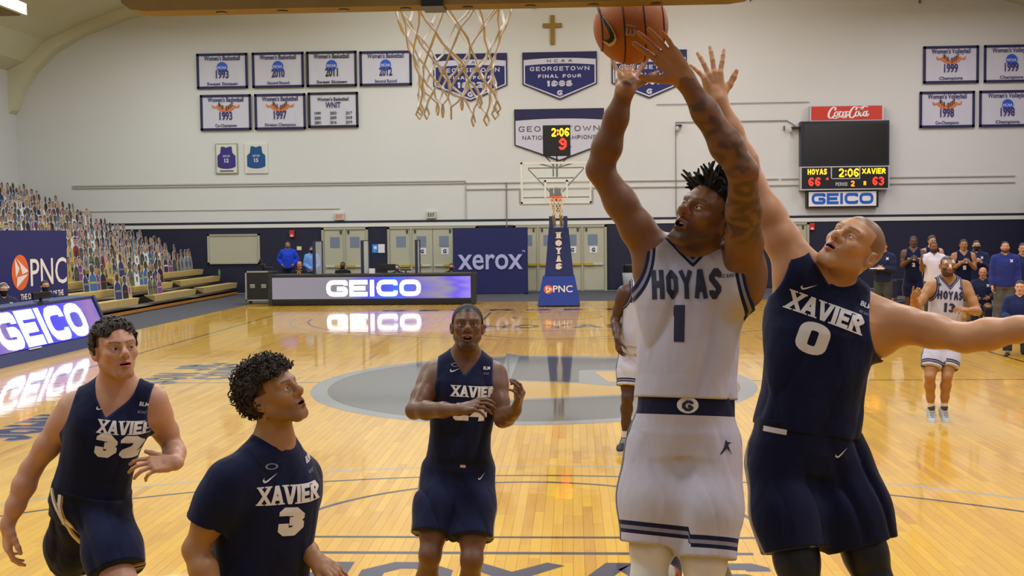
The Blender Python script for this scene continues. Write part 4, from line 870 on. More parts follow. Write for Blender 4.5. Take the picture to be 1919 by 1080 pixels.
# ================================================================== people: one smooth signed-distance body each
def nrm(v): v = np.array(v, float); return v/(np.linalg.norm(v)+1e-12)
def smin(a, b, k):
    h = np.maximum(k-np.abs(a-b), 0)/k
    return np.minimum(a, b)-h*h*k*.25
def smax(a, b, k): return -smin(-a, -b, k)
FAR = 0.10; BBOX = None
def boxed(f, P):
    global BBOX
    BBOX = (P.min(0).tolist(), P.max(0).tolist()); d = f(P); BBOX = None; return d
class S:
    """sdf node: f(P)->d, with a bounding sphere for culling"""
    def __init__(s, f, c, r): s.f = f; s.c = np.array(c, float); s.r = r
    def ev(s, P):
        if BBOX is not None:
            c, r = s.c, 0.0
            for i in (0, 1, 2):
                q = BBOX[0][i]-c[i]
                if q < 0: q = c[i]-BBOX[1][i]
                if q > 0: r += q*q
            if r > (s.r+FAR)**2: return None
        return s.f(P)
    def __call__(s, P, bb=None):
        d = s.ev(P)
        return np.full(len(P), 1.0) if d is None else d
def cone(a, b, ra, rb):
    a = np.array(a, float); b = np.array(b, float); ba = b-a; L2 = ba@ba+1e-12
    def f(P):
        d = P-a; q = d@ba; t = np.clip(q/L2, 0, 1)
        return np.sqrt(np.maximum(np.einsum('ij,ij->i', d, d)-2*t*q+t*t*L2, 0))-(ra+(rb-ra)*t)
    return S(f, (a+b)/2, math.sqrt(L2)/2+max(ra, rb))
def ell(c, R, r):
    """ellipsoid, R rows = local axes"""
    c = np.array(c, float); R = np.array(R, float); r = np.array(r, float); RI = R.T/r; ri = 1/r
    def f(P):
        q = (P-c)@RI; k0 = np.sqrt(np.einsum('ij,ij->i', q, q)); q = q*ri; k1 = np.sqrt(np.einsum('ij,ij->i', q, q))+1e-9
        return k0*(k0-1)/k1
    return S(f, c, r.max())
def union(lst, k):
    def f(P):
        out = None
        for s in lst:
            d = s.ev(P)
            if d is None: continue
            out = d if out is None else smin(out, d, k) if k > 0 else np.minimum(out, d)
        return np.full(len(P), 1.0) if out is None else out
    c = np.mean([s.c for s in lst], 0); r = max(np.linalg.norm(s.c-c)+s.r for s in lst)
    return S(f, c, r)
def chain(pts, rad, k=.02): return union([cone(pts[i], pts[i+1], rad[i], rad[i+1]) for i in range(len(pts)-1)], k)

def polygonize(f, lo, hi, h):
    """surface nets on a block-sparse grid; returns verts, quads, normals"""
    lo = np.array(lo, float); hi = np.array(hi, float); B = 6
    n = np.maximum(1, np.ceil((hi-lo)/(h*B)).astype(int))
    ax = [lo[i]+(np.arange(n[i])+.5)*h*B for i in range(3)]
    G = np.stack(np.meshgrid(*ax, indexing='ij'), -1).reshape(-1, 3)
    dc = np.concatenate([boxed(f, g) for g in np.array_split(G, max(1, len(G)//600))])
    act = np.abs(dc) < h*B*.87+.008
    V = np.repeat(np.repeat(np.repeat(np.where(dc > 0, 1, -1).astype(np.float32).reshape(n), B, 0), B, 1), B, 2)
    bi = np.stack(np.unravel_index(np.nonzero(act)[0], n), 1)
    o = np.stack(np.meshgrid(*[np.arange(B)]*3, indexing='ij'), -1).reshape(-1, 3)
    for ch in np.array_split(bi, max(1, len(bi)//16)):
        if not len(ch): continue
        I = (ch[:, None, :]*B+o[None]).reshape(-1, 3)
        V[I[:, 0], I[:, 1], I[:, 2]] = boxed(f, lo+(I+.5)*h)
    Sg = V < 0
    C = [Sg[a:V.shape[0]-1+a, b:V.shape[1]-1+b, c:V.shape[2]-1+c] for a in (0, 1) for b in (0, 1) for c in (0, 1)]
    s = sum(c.astype(np.int8) for c in C); cell = (s > 0) & (s < 8)
    ci = np.stack(np.nonzero(cell), 1)
    if not len(ci): return np.zeros((0, 3)), np.zeros((0, 4), int), np.zeros((0, 3))
    idx = np.full(cell.shape, -1, np.int32); idx[cell] = np.arange(len(ci))
    off = [(a, b, c) for a in (0, 1) for b in (0, 1) for c in (0, 1)]
    val = np.stack([V[ci[:, 0]+a, ci[:, 1]+b, ci[:, 2]+c] for a, b, c in off], 1)
    acc = np.zeros((len(ci), 3)); cnt = np.zeros(len(ci))
    for i in range(8):
        for j in range(i+1, 8):
            if sum(abs(off[i][k]-off[j][k]) for k in range(3)) != 1: continue
            a, b = val[:, i], val[:, j]; m = (a < 0) != (b < 0)
            t = np.where(m, a/np.where(m, a-b, 1), 0)
            acc += m[:, None]*(np.array(off[i])+t[:, None]*(np.array(off[j])-np.array(off[i]))); cnt += m
    X = lo+(ci+acc/cnt[:, None]+.5)*h
    Q = []
    for axis in range(3):
        sl0 = [slice(None)]*3; sl1 = [slice(None)]*3; sl0[axis] = slice(0, -1); sl1[axis] = slice(1, None)
        a, b = Sg[tuple(sl0)], Sg[tuple(sl1)]; e = np.stack(np.nonzero(a != b), 1)
        u, v = (axis+1) % 3, (axis+2) % 3
        ok = (e[:, u] > 0) & (e[:, v] > 0) & (e[:, u] < cell.shape[u]) & (e[:, v] < cell.shape[v]); e = e[ok]
        sg = a[e[:, 0], e[:, 1], e[:, 2]]
        def g(du, dv):
            q = e.copy(); q[:, u] -= du; q[:, v] -= dv; return idx[q[:, 0], q[:, 1], q[:, 2]]
        q = np.stack([g(1, 1), g(0, 1), g(0, 0), g(1, 0)], 1)
        q[~sg] = q[~sg][:, ::-1]; Q.append(q[(q >= 0).all(1)])
    Q = np.concatenate(Q)
    N, D = grad(f, X, h*.5)
    X = X-N*np.clip(D, -h*.5, h*.5)[:, None]
    return X, Q, N
def grad(f, X, e):
    out = np.zeros_like(X); D = np.zeros(len(X))
    kx = np.floor(X/.09).astype(np.int64); order = np.argsort((kx[:, 2]+500)*1000000+(kx[:, 0]+500)*1000+kx[:, 1]+500, kind='stable')
    for ch in np.array_split(order, max(1, len(X)//1200)):
        if not len(ch): continue
        P = X[ch]; n = len(P); A = np.concatenate([P]+[P+s_*e*np.eye(3)[i] for i in range(3) for s_ in (1, -1)]); v = boxed(f, A).reshape(7, n)
        D[ch] = v[0]
        for i in range(3): out[ch, i] = v[1+2*i]-v[2+2*i]
    return out/(np.linalg.norm(out, axis=1)[:, None]+1e-9), D
def mesh_np(name, X, Q, N, mats, parent=None, attrs=None, midx=None):
    me = bpy.data.meshes.new(name)
    me.vertices.add(len(X)); me.vertices.foreach_set('co', X.astype(np.float32).ravel())
    me.loops.add(len(Q)*4); me.loops.foreach_set('vertex_index', Q.astype(np.int32).ravel())
    me.polygons.add(len(Q)); me.polygons.foreach_set('loop_start', np.arange(len(Q), dtype=np.int32)*4)
    me.polygons.foreach_set('use_smooth', np.ones(len(Q), bool))
    for m in (mats if isinstance(mats, (list, tuple)) else [mats]): me.materials.append(m)
    if midx is not None: me.polygons.foreach_set('material_index', midx.astype(np.int32))
    for k, a in (attrs or {}).items():
        if a.ndim == 2:
            at_ = me.color_attributes.new(k, 'FLOAT_COLOR', 'POINT'); at_.data.foreach_set('color', np.concatenate([a, np.ones((len(a), 1))], 1).astype(np.float32).ravel())
        else:
            at_ = me.attributes.new(k, 'FLOAT', 'POINT'); at_.data.foreach_set('value', a.astype(np.float32))
    me.update(); me.validate()
    if N is not None and len(me.vertices) == len(N): me.normals_split_custom_set_from_vertices(N.astype(np.float32))
    return link(name, me, parent)

# ---- hand: palm and five separate bent fingers
def hand_prims(w, d, n, side, s=1.0, curl=(.3, .3, .3, .3), spread=.12, thumb=(.7, .25), ccurl=None):
    """w wrist point, d direction to the fingers, n palm normal, side=+1 when thumb lies along cross(d, n)"""
    w = np.array(w, float); d = nrm(d); n = np.array(n, float); n = nrm(n-d*(n@d)); x = np.cross(d, n)*side; out = []
    P = lambda a, b, c: w+s*(a*x+b*d+c*n)
    base = [(.031, .092), (.0105, .097), (-.010, .093), (-.029, .084)]
    seg = [(.044, .027, .022), (.049, .031, .023), (.045, .029, .022), (.034, .022, .019)]
    palm = []
    for i, (bx, by) in enumerate(base):
        palm.append(cone(P(bx*.55, .0, 0), P(bx, by, 0), .0155*s, .0115*s))
    palm.append(cone(P(.024, .03, .008), P(.012, .06, .006), .017*s, .014*s))
    palm.append(cone(P(-.022, .03, .007), P(-.026, .065, .004), .015*s, .012*s))
    palm.append(cone(P(.0, -.02, 0), P(0, .03, 0), .022*s, .02*s))
    palm = union(palm, .014*s); fingers = []
    for i, (bx, by) in enumerate(base):
        a = spread*(1.5-i)*1.0; dir0 = nrm(d*math.cos(a)+x*math.sin(a)); p = P(bx, by, 0); c = curl[i]; ang = 0; pts = [p-dir0*.02*s, p]
        rr = [.0105, .0098, .0088, .0079, .0066] if i < 3 else [.009, .0086, .0076, .0068, .0058]
        for k, L in enumerate(seg[i]):
            ang += c*(1.0, 1.25, .8)[k]; q = pts[-1]+s*L*(dir0*math.cos(ang)+n*math.sin(ang)); pts.append(q)
        fingers.append(chain(pts, [r*s for r in rr], .003))
    ta, tb = thumb; dt = nrm(d*math.cos(ta)+x*math.sin(ta)+n*tb)
    p0 = P(.02, .018, .006); p1 = p0+s*.045*dt; dt2 = nrm(dt*.9+d*.25+n*tb*.3); p2 = p1+s*.034*dt2; dt3 = nrm(dt2+d*.1); p3 = p2+s*.026*dt3
    th = chain([p0, p1, p2, p3], [.017*s, .0125*s, .0112*s, .0085*s], .006)
    hs = [smin_node(palm, fi, .009*s) for fi in fingers]+[smin_node(palm, th, .014*s)]
    return union(hs, 0)
def smin_node(a, b, k):
    def f(P):
        x, y = a.ev(P), b.ev(P)
        if x is None: return np.full(len(P), 1.0) if y is None else y
        return x if y is None else smin(x, y, k)
    c = (a.c+b.c)/2; return S(f, c, max(np.linalg.norm(a.c-c)+a.r, np.linalg.norm(b.c-c)+b.r))

def interp(x, xs, ys):
    return np.interp(x, xs, ys)

class Person:
    """joints J: neck, pelvis, head (centre), shR elR wrR shL elL wrL hipR knR anR hipL knL anL; chest forward F, pelvis forward FP, head forward HF, head up HU"""
    def __init__(s, J, F, HF, HU=(0, 0, 1), FP=None, scale=1.0, hands=None, bulk=1.0, feet=None, face=None, head_scale=1.0, tw=1.0):
        s.tw = tw
        s.J = {k: np.array(v, float) for k, v in J.items()}; s.sc = scale; s.bulk = bulk; J = s.J
        s.up = nrm(J['neck']-J['pelvis'])
        s.L = np.linalg.norm(J['neck']-J['pelvis'])
        F = nrm(F); F = nrm(F-s.up*(F@s.up)); s.F = F; s.X = np.cross(F, s.up)  # X = the person's right
        FP = F if FP is None else nrm(np.array(FP, float)-s.up*(nrm(FP)@s.up)); s.FP = FP
        HF = nrm(HF); HU = nrm(np.array(HU, float)-HF*(nrm(HU)@HF)); s.HF, s.HU = HF, HU; s.HX = np.cross(HF, HU); s.hs = head_scale*scale
        s.HR = np.array([s.HX, s.HF, s.HU]); s.hands = hands or {}; s.feet = feet or {}; s.face = face or {}
        s.build_fields()
    # frames
    def tl(s, P):
        """torso-local (x right, y forward, t 0..1 up)"""
        d = P-s.J['pelvis']; z = d@s.up; t = z/s.L; u = np.clip(t, 0, 1)
        xa = s.FX0[None]*(1-u[:, None])+s.X[None]*u[:, None]; xa /= np.linalg.norm(xa, axis=1)[:, None]
        ya = np.cross(s.up, xa); r = d-z[:, None]*s.up
        return (r*xa).sum(1), (r*ya).sum(1), t, z
    def hl(s, P): return (P-s.J['head'])@s.HR.T/s.hs
    def torso(s, inf=0.0, loose=0.0, ts=None):
        b = s.bulk*s.sc
        T = np.array([-.16, -.04, .12, .3, .5, .7, .82, .93, 1.02])
        A = np.array([.122, .146, .144, .136, .147, .168, .170, .135, .075])*b*s.tw+inf
        Bd = np.array([.095, .108, .105, .098, .108, .122, .115, .085, .06])*b+inf
        if loose: A = A+loose*np.array([.9, 1, 1, 1, .8, .25, .05, 0, 0]); Bd = Bd+loose*np.array([.9, 1, 1, 1, .7, .25, .05, 0, 0])
        def f(P):
            x, y, t, z = s.tl(P); a = interp(t, T, A); bd = interp(t, T, Bd)
            y = y-.012*b*np.sin(np.clip(t, 0, 1)*PI*1.2)
            q = ((np.abs(x)/a)**2.4+(np.abs(y)/bd)**2.4)**(1/2.4); d2 = (q-1)*np.minimum(a, bd)*.95
            lo, hi = T[0]*s.L, T[-1]*s.L; dz = np.maximum(np.maximum(lo-z, z-hi), 0)
            return np.where(dz > 0, np.sqrt(np.maximum(d2, 0)**2+dz**2), d2)
        c = (s.J['neck']+s.J['pelvis'])/2
        return S(f, c, s.L*.7+.1+inf+loose)
    def build_fields(s):
        J = s.J; k = s.sc*s.bulk; s.FX0 = np.cross(s.FP, s.up)
        tor = s.torso()
        trap = []
        sh_r, armd, fored = {}, {}, {}
        mid = J['neck']-.03*s.up
        nk0 = J['neck']-s.up*.06*s.sc-s.F*.01; hb = J['head']-s.HU*.045*s.hs-s.HF*.022*s.hs
        neck = chain([nk0, J['neck']+.02*s.up-s.F*.008, hb], [.074*s.sc, .066*s.sc, .060*s.sc], .02)
        tors = [tor, neck]
        for a in 'RL':
            sg = 1 if a == 'R' else -1
            sh, el, wr = J['sh'+a], J['el'+a], J['wr'+a]
            tors.append(cone(J['neck']-.045*s.up*s.sc, sh-.0*s.up, .06*s.sc, .058*k)); tors.append(cone(J['neck']+.045*s.up*s.sc-s.F*.02, J['neck']*.35+sh*.65+.012*s.up, .05*s.sc, .045*k))
            tors.append(cone(J['neck']-.13*s.up*s.sc+s.X*sg*.06+s.F*.04, sh-.05*s.up, .062*k, .052*k))   # chest muscle
            tors.append(cone(J['neck']-.16*s.up*s.sc+s.X*sg*.07-s.F*.04, sh-.07*s.up-s.F*.01, .07*k, .055*k))   # back muscle
            ua = el-sh; fa = wr-el; ax = nrm(ua)
            m1 = sh+ua*.3; m2 = sh+ua*.62
            armd[a] = chain([sh, m1, m2, el], [.06*k, .056*k, .051*k, .043*k], .03)
            fd = nrm(fa)
            fored[a] = chain([el, el+fa*.28, el+fa*.65, wr], [.042*k, .0475*k, .038*k, .0275*k], .025)
        body = union(tors, .05)
        parts = []; s.upper = armd; s.fore = fored; s.handf = {}
        for a in 'RL':
            ua, fo = armd[a], fored[a]
            body = smin_node(body, ua, .045)
            arm = smin_node(ua, fo, .025)
            if a in s.hands and s.hands[a] is not None:
                hd = dict(s.hands[a]); dd = hd.pop('d', None); nn = hd.pop('n')
                dd = J['wr'+a]-J['el'+a] if dd is None else dd
                hf = hand_prims(J['wr'+a]+nrm(dd)*.005, dd, nn, hd.pop('side', 1 if a == 'R' else -1), s.sc*.97, **hd)
                s.handf[a] = hf; s.handd = getattr(s, 'handd', {}); s.handd[a] = nrm(dd); arm = smin_node(arm, hf, .02)
            parts.append(arm)
        legs = []
        s.thigh, s.shin = {}, {}
        for a in 'RL':
            hp, kn, an = J['hip'+a], J['kn'+a], J['an'+a]; th = kn-hp; sn = an-kn
            back = np.cross(nrm(np.cross(sn, th)+1e-6*s.X), nrm(sn)) if np.linalg.norm(np.cross(sn, th)) > .01 else -s.FP
            back = -s.FP if abs(nrm(back)@s.up) > .9 else back
            bk = -nrm(s.FP-nrm(sn)*(s.FP@nrm(sn)))
            s.thigh[a] = chain([hp, hp+th*.35, hp+th*.75, kn], [.088*k, .083*k, .065*k, .056*k], .04)
            s.shin[a] = chain([kn, kn+sn*.3+bk*.018, kn+sn*.62+bk*.01, an], [.054*k, .057*k, .045*k, .035*k], .03)
            lg = smin_node(s.thigh[a], s.shin[a], .03)
            body = smin_node(body, s.thigh[a], .05); legs.append(lg)
        parts += legs
        headn = s.head_field()
        hb2 = smin_node(headn, neck, .03)
        parts.append(hb2); parts.append(body)
        s.body = union(parts, 0); s.headn = headn
    def head_field(s):
        R = s.HR; c = s.J['head']; k = s.hs; fc = s.face
        P = lambda x, y, z: c+k*(x*R[0]+y*R[1]+z*R[2])
        E = lambda x, y, z, a, b, d: ell(P(x, y, z), R, (a*k, b*k, d*k))
        jw = fc.get('jaw', 1.0)
        mo = fc.get('open', 0.0)
        a = union([E(0, -.014, .034, .0745, .096, .085), E(0, .018, -.03, .056*jw, .068, .074), E(0, .035, .03, .061, .053, .060)], .028)
        parts = [cone(P(x*.054*jw, -.006, -.05), P(x*.02*jw, .06, -.096-mo*.012), .0175*k, .0165*k) for x in (-1, 1)]
        parts += [cone(P(-.014, .066, -.096-mo*.012), P(.014, .066, -.096-mo*.012), .018*k, .018*k)]
        parts += [E(0, .066, -.058, .034, .028, .032)]
        parts += [E(x*.044, .054, -.02, .024, .026, .024) for x in (-1, 1)]
        a = union([a]+parts, .024)
        brow = union([cone(P(x*.014, .084, .022), P(x*.047, .070, .026), .0125*k, .011*k) for x in (-1, 1)]+[cone(P(0, .064, .03), P(0, .048, .064), .022*k, .026*k)], .02)
        a = smin_node(a, brow, .018)
        nw = fc.get('nose', 1.0)
        nose = union([cone(P(0, .086, .014), P(0, .108, -.022), .0085*k, .0115*nw*k), cone(P(0, .106, -.022), P(0, .104, -.03), .0125*nw*k, .012*k)]+[cone(P(x*.013*nw, .094, -.031), P(x*.009*nw, .1, -.03), .0095*k, .009*k) for x in (-1, 1)], .01)
        a = smin_node(a, nose, .009)
        sock = union([E(x*.033, .098, .002, .019, .018, .0125) for x in (-1, 1)], 0)
        lid = union([E(x*.0325, .0725, .0, .0165, .0165, .0155) for x in (-1, 1)], 0)
        nost = union([E(x*.009*nw, .107, -.037, .0045, .006, .004) for x in (-1, 1)], 0)
        ul = union([cone(P(-.022, .086, -.0595), P(0, .0965, -.0565+mo*.003), .0045*k, .0075*k), cone(P(.022, .086, -.0595), P(0, .0965, -.0565+mo*.003), .0045*k, .0075*k)], .006)
        ll = union([cone(P(-.020, .086, -.064-mo*.008), P(0, .094, -.0685-mo*.016), .005*k, .0085*k), cone(P(.020, .086, -.064-mo*.008), P(0, .094, -.0685-mo*.016), .005*k, .0085*k)], .006)
        lips = union([ul, ll], .003)
        slit = E(0, .098, -.0625-mo*.008, .0215, .026, .0014+mo*.0105)
        ears = []
        for x in (-1, 1):
            ec = P(x*.0815, -.016, -.004); ax = nrm(R[0]*x*.9+R[1]*.46-R[2]*.05); fw = nrm(np.cross(R[2], ax))
            er = np.array([ax, np.cross(R[2], ax), R[2]])
            o = ell(ec, er, (.0085*k, .0185*k, .030*k)); i = ell(ec+ax*.008*k+R[1]*.002*k+R[2]*.003*k, er, (.0075*k, .0115*k, .019*k))
            ears.append(S(lambda Q, o=o, i=i: smax(o.f(Q), -i.f(Q), .003*k), ec, .034*k))
        ears = union(ears, 0); s.lips, s.ul, s.slit = lips, ul, slit
        def f(Q):
            bb = None; d = a(Q)
            l = (Q-c)@R.T/k
            if (np.abs(l) < .25).all(1).any():
                d = smax(d, -sock(Q, bb), .012)
                li = lid(Q, bb); q = np.abs(l[:, 0])-.0325
                gap = smax(np.abs(l[:, 2]-.0005)-fc.get('eye', .0048)*(1-(q/.019)**2), .07-l[:, 1], .001)*k
                d = smin(d, smax(li, -gap, .002), .006)
                d = smin(d, lips(Q, bb), .006); d = smax(d, -slit(Q, bb), .003); d = smax(d, -nost(Q, bb), .002)
                d = smin(d, ears(Q, bb), .008)
            return d
        return S(f, c, .16*k)
    def skin_color(s, P, skin, hair=None, hairline=None, beard=None, brows=(30, 20, 16), lipc=None, tattoo=None, tights=None, palm=None, sock=None, hairamt=1.0, mask=None):
        n = len(P); sk = np.array(srgb(skin)); C = np.tile(sk, (n, 1)); l = s.hl(P); near = (np.abs(l) < np.array([.092, .135, .15])).all(1)
        def blend(m, col): 
            nonlocal C
            m = np.clip(m, 0, 1)[:, None]; C = C*(1-m)+np.array(srgb(col))*m
        lipc = lipc or tuple(int(v*f) for v, f in zip(skin, (.82, .62, .62)))
        x, y, z = np.abs(l[:, 0]), l[:, 1], l[:, 2]
        ls = s.lips.f(P); blend(near*(1-ls/.003)*(np.abs(z+.064) < .03)*(y > .07), lipc)
        blend(near*(1-s.slit.f(P)/.0015)*(y > .06)*(y < .094), (40, 14, 12))
        if brows:
            bz = .0225+.006*np.sin(np.clip((x-.012)/.045, 0, 1)*2.4); blend(near*(x > .010)*(x < .052)*(y > .05)*np.clip(1.5-np.abs(z-bz)/.0034, 0, 1)*.8, brows)
        if near.any():
            ey = near*(y > .06)*np.clip(1.3-np.hypot((x-.0325)/.021, (z-.0)/.011), 0, 1)*.35; blend(ey, tuple(int(v*.55) for v in skin))
        if hair is not None:
            hl_ = hairline or .072
            top = z-(hl_-.0*x)-np.where(y < .03, (y-.03)*1.15, 0)*1.0-np.where((x > .055) & (y > -.012) & (y < .05), 0, 0)
            side = np.clip((top+.0)/.006, 0, 1); side = np.where((y < -.03) & (z > -.045), 1, side); side = np.where((y < .025) & (z > .02) & (x > .05), 1, side)
            blend(near*side*hairamt, hair)
        if beard is not None:
            bc, amt = beard; m = near*(z < -.03)*(z > -.135)*np.clip((y+.035)/.03, 0, 1)*np.clip((-.036-z-.25*(.075-y)*0)/.03, 0, 1)*np.clip((z+.135)/.02, 0, 1)
            m = m*np.where((x < .026) & (z > -.076) & (y > .08), 0, 1)
            mu = near*(x < .03)*(y > .08)*(np.abs(z+.0475) < .004)
            blend(np.maximum(m*amt, mu*amt*.9), bc)
        if mask: 
            m = near*(y > .0)*(z < -.012-.0*x)*(z > -.135)*(x < .075); blend((m > 0)*1.0, mask)
        if tights is not None:
            col, which, a0, a1 = tights
            for a in which:
                for q, o1, o2 in ((s.thigh[a], s.J['hip'+a], s.J['kn'+a]), (s.shin[a], s.J['kn'+a], s.J['an'+a])):
                    blend((q.f(P) < .012)*1.0, col)
        if sock is not None:
            col, fr = sock
            for a in 'RL':
                kn, an = s.J['kn'+a], s.J['an'+a]; t = (P-kn)@(an-kn)/((an-kn)@(an-kn)); blend(((t > fr) & (s.shin[a].f(P) < .03))*1.0, col)
        if palm is not None:
            for a in s.handf:
                nn = nrm(s.hands[a]['n']); dd = s.handd[a]; m = s.handf[a].f(P) < .006
                nn = nrm(nn-dd*(nn@dd)); N_ = (P-s.J['wr'+a])@nn; blend(m*np.clip(N_/.02+.45, 0, 1)*.75, palm)
        if tattoo is not None:
            for a, lo, hi, st in tattoo:
                sh, el, wr = s.J['sh'+a], s.J['el'+a], s.J['wr'+a]
                m = np.zeros(n); 
                for f_, p0, p1, o in ((s.upper[a], sh, el, 0), (s.fore[a], el, wr, 1)):
                    t = o+(P-p0)@(p1-p0)/((p1-p0)@(p1-p0)); m = np.maximum(m, (f_.f(P) < .01)*np.clip((t-lo)/.12, 0, 1)*np.clip((hi-t)/.15, 0, 1)*(t > o)*(t < o+1))
                q = P*1.0; nz = np.sin(q[:, 0]*95+3*np.sin(q[:, 2]*60))+np.sin(q[:, 2]*80+3*np.sin(q[:, 1]*70+q[:, 0]*40))+np.sin(q[:, 1]*110+2*np.sin(q[:, 2]*90))
                nz2 = np.abs(np.sin(q[:, 0]*60+q[:, 2]*75+2.2*np.sin(q[:, 2]*45+q[:, 1]*30)))
                blend(m*st*np.clip((nz+.5)/1.2+(nz2 < .25)*.5, 0, 1), (38, 34, 34))
        return C
    def mesh_body(s, name, parent, m, h, hh, fh, colf):
        J = s.J; reg = []
        reg.append(('head', J['head'], .235*s.hs, lambda P: np.minimum((P-J['head'])@s.HU+.115*s.hs+.25*((P-J['head'])@s.HF+.02)*0, .22*s.hs-np.linalg.norm(P-J['head'], axis=1)), hh))
        for a in s.handf:
            d = s.handd[a]; w0 = J['wr'+a]; c = w0+d*.1*s.sc
            reg.append(('hand', c, .185*s.sc, lambda P, d=d, w0=w0, c=c: np.minimum((P-w0)@d+.004, .165*s.sc-np.linalg.norm(P-c, axis=1)), fh))
        pts = np.array(list(J.values())); lo = pts.min(0)-.22; hi = pts.max(0)+.22
        XX, QQ, NN = [], [], []; base = 0
        X, Q, N = polygonize(s.body, lo, hi, h)
        keep = np.ones(len(X), bool)
        for _, c, r, fn, _h in reg: keep &= ~(fn(X) > h*1.6)
        Q = Q[keep[Q].all(1)]; XX.append(X); QQ.append(Q); NN.append(N); base = len(X)
        for _, c, r, fn, rh in reg:
            X, Q, N = polygonize(s.body, c-r-.01, c+r+.01, rh)
            if not len(X): continue
            k = fn(X) > -h*1.6; Q = Q[k[Q].all(1)]; XX.append(X); QQ.append(Q+base); NN.append(N); base += len(X)
        X = np.concatenate(XX); Q = np.concatenate(QQ); N = np.concatenate(NN)
        used = np.zeros(len(X), bool); used[Q.ravel()] = True; mp = np.cumsum(used)-1; Q = mp[Q]; X = X[used]; N = N[used]
        return mesh_np(name, X, Q, N, m, parent, {'col': colf(X)})
    def eyes(s, parent, iris=(60, 38, 24), look=None):
        k = s.hs; R = s.HR; c = s.J['head']; look = nrm(look if look is not None else s.HF)
        for x in (-1, 1):
            p = c+k*(x*.0325*R[0]+.0715*R[1]+.0003*R[2]); mb = MB()
            z = look; a = nrm(np.cross(z, (0.1, 0, 1))); b = np.cross(z, a); r = .0148*k; n = 14
            vs = [p+z*r]; fs = []; mi = []
            rings = [.2, .42, .55, .9, 1.4, 1.9, 2.5]
            for th in rings:
                for j in range(n): an = 2*PI*j/n; vs.append(p+r*(math.cos(th)*z+math.sin(th)*(math.cos(an)*a+math.sin(an)*b)))
            for j in range(n): fs.append((0, 1+j, 1+(j+1) % n)); mi.append(2)
            for i in range(len(rings)-1):
                for j in range(n): fs.append((1+i*n+j, 1+(i+1)*n+j, 1+(i+1)*n+(j+1) % n, 1+i*n+(j+1) % n)); mi.append(1 if i < 1 else 0)
            mb.add(vs, fs); mb.mi = mi
            mb.build('eye', [mat('eye_white', (178, 164, 154), .3), mat('iris_%d' % iris[0], iris, .2), mat('pupil', (8, 6, 6), .15)], parent, smooth=True)

def teeth(P_, parent, mo):
    mb = MB(); k = P_.hs; n = 9; vs = []
    for i in range(n):
        u = -1+2*i/(n-1); x = u*.0175; y = .0885-.010*u*u
        for z in (-.0585, -.0655): vs.append(P_.J['head']+k*(x*P_.HX+y*P_.HF+z*P_.HU))
        for z in (-.0585, -.0655): vs.append(P_.J['head']+k*(x*P_.HX+(y-.004)*P_.HF+z*P_.HU))
    fs = []
    for i in range(n-1): a = 4*i; b = a+4; fs += [(a, b, b+1, a+1), (a+2, a+3, b+3, b+2), (a+1, b+1, b+3, a+3), (a, a+2, b+2, b)]
    mb.add(vs, fs); return mb.build('teeth', mat('teeth', (196, 188, 172), .35), parent)
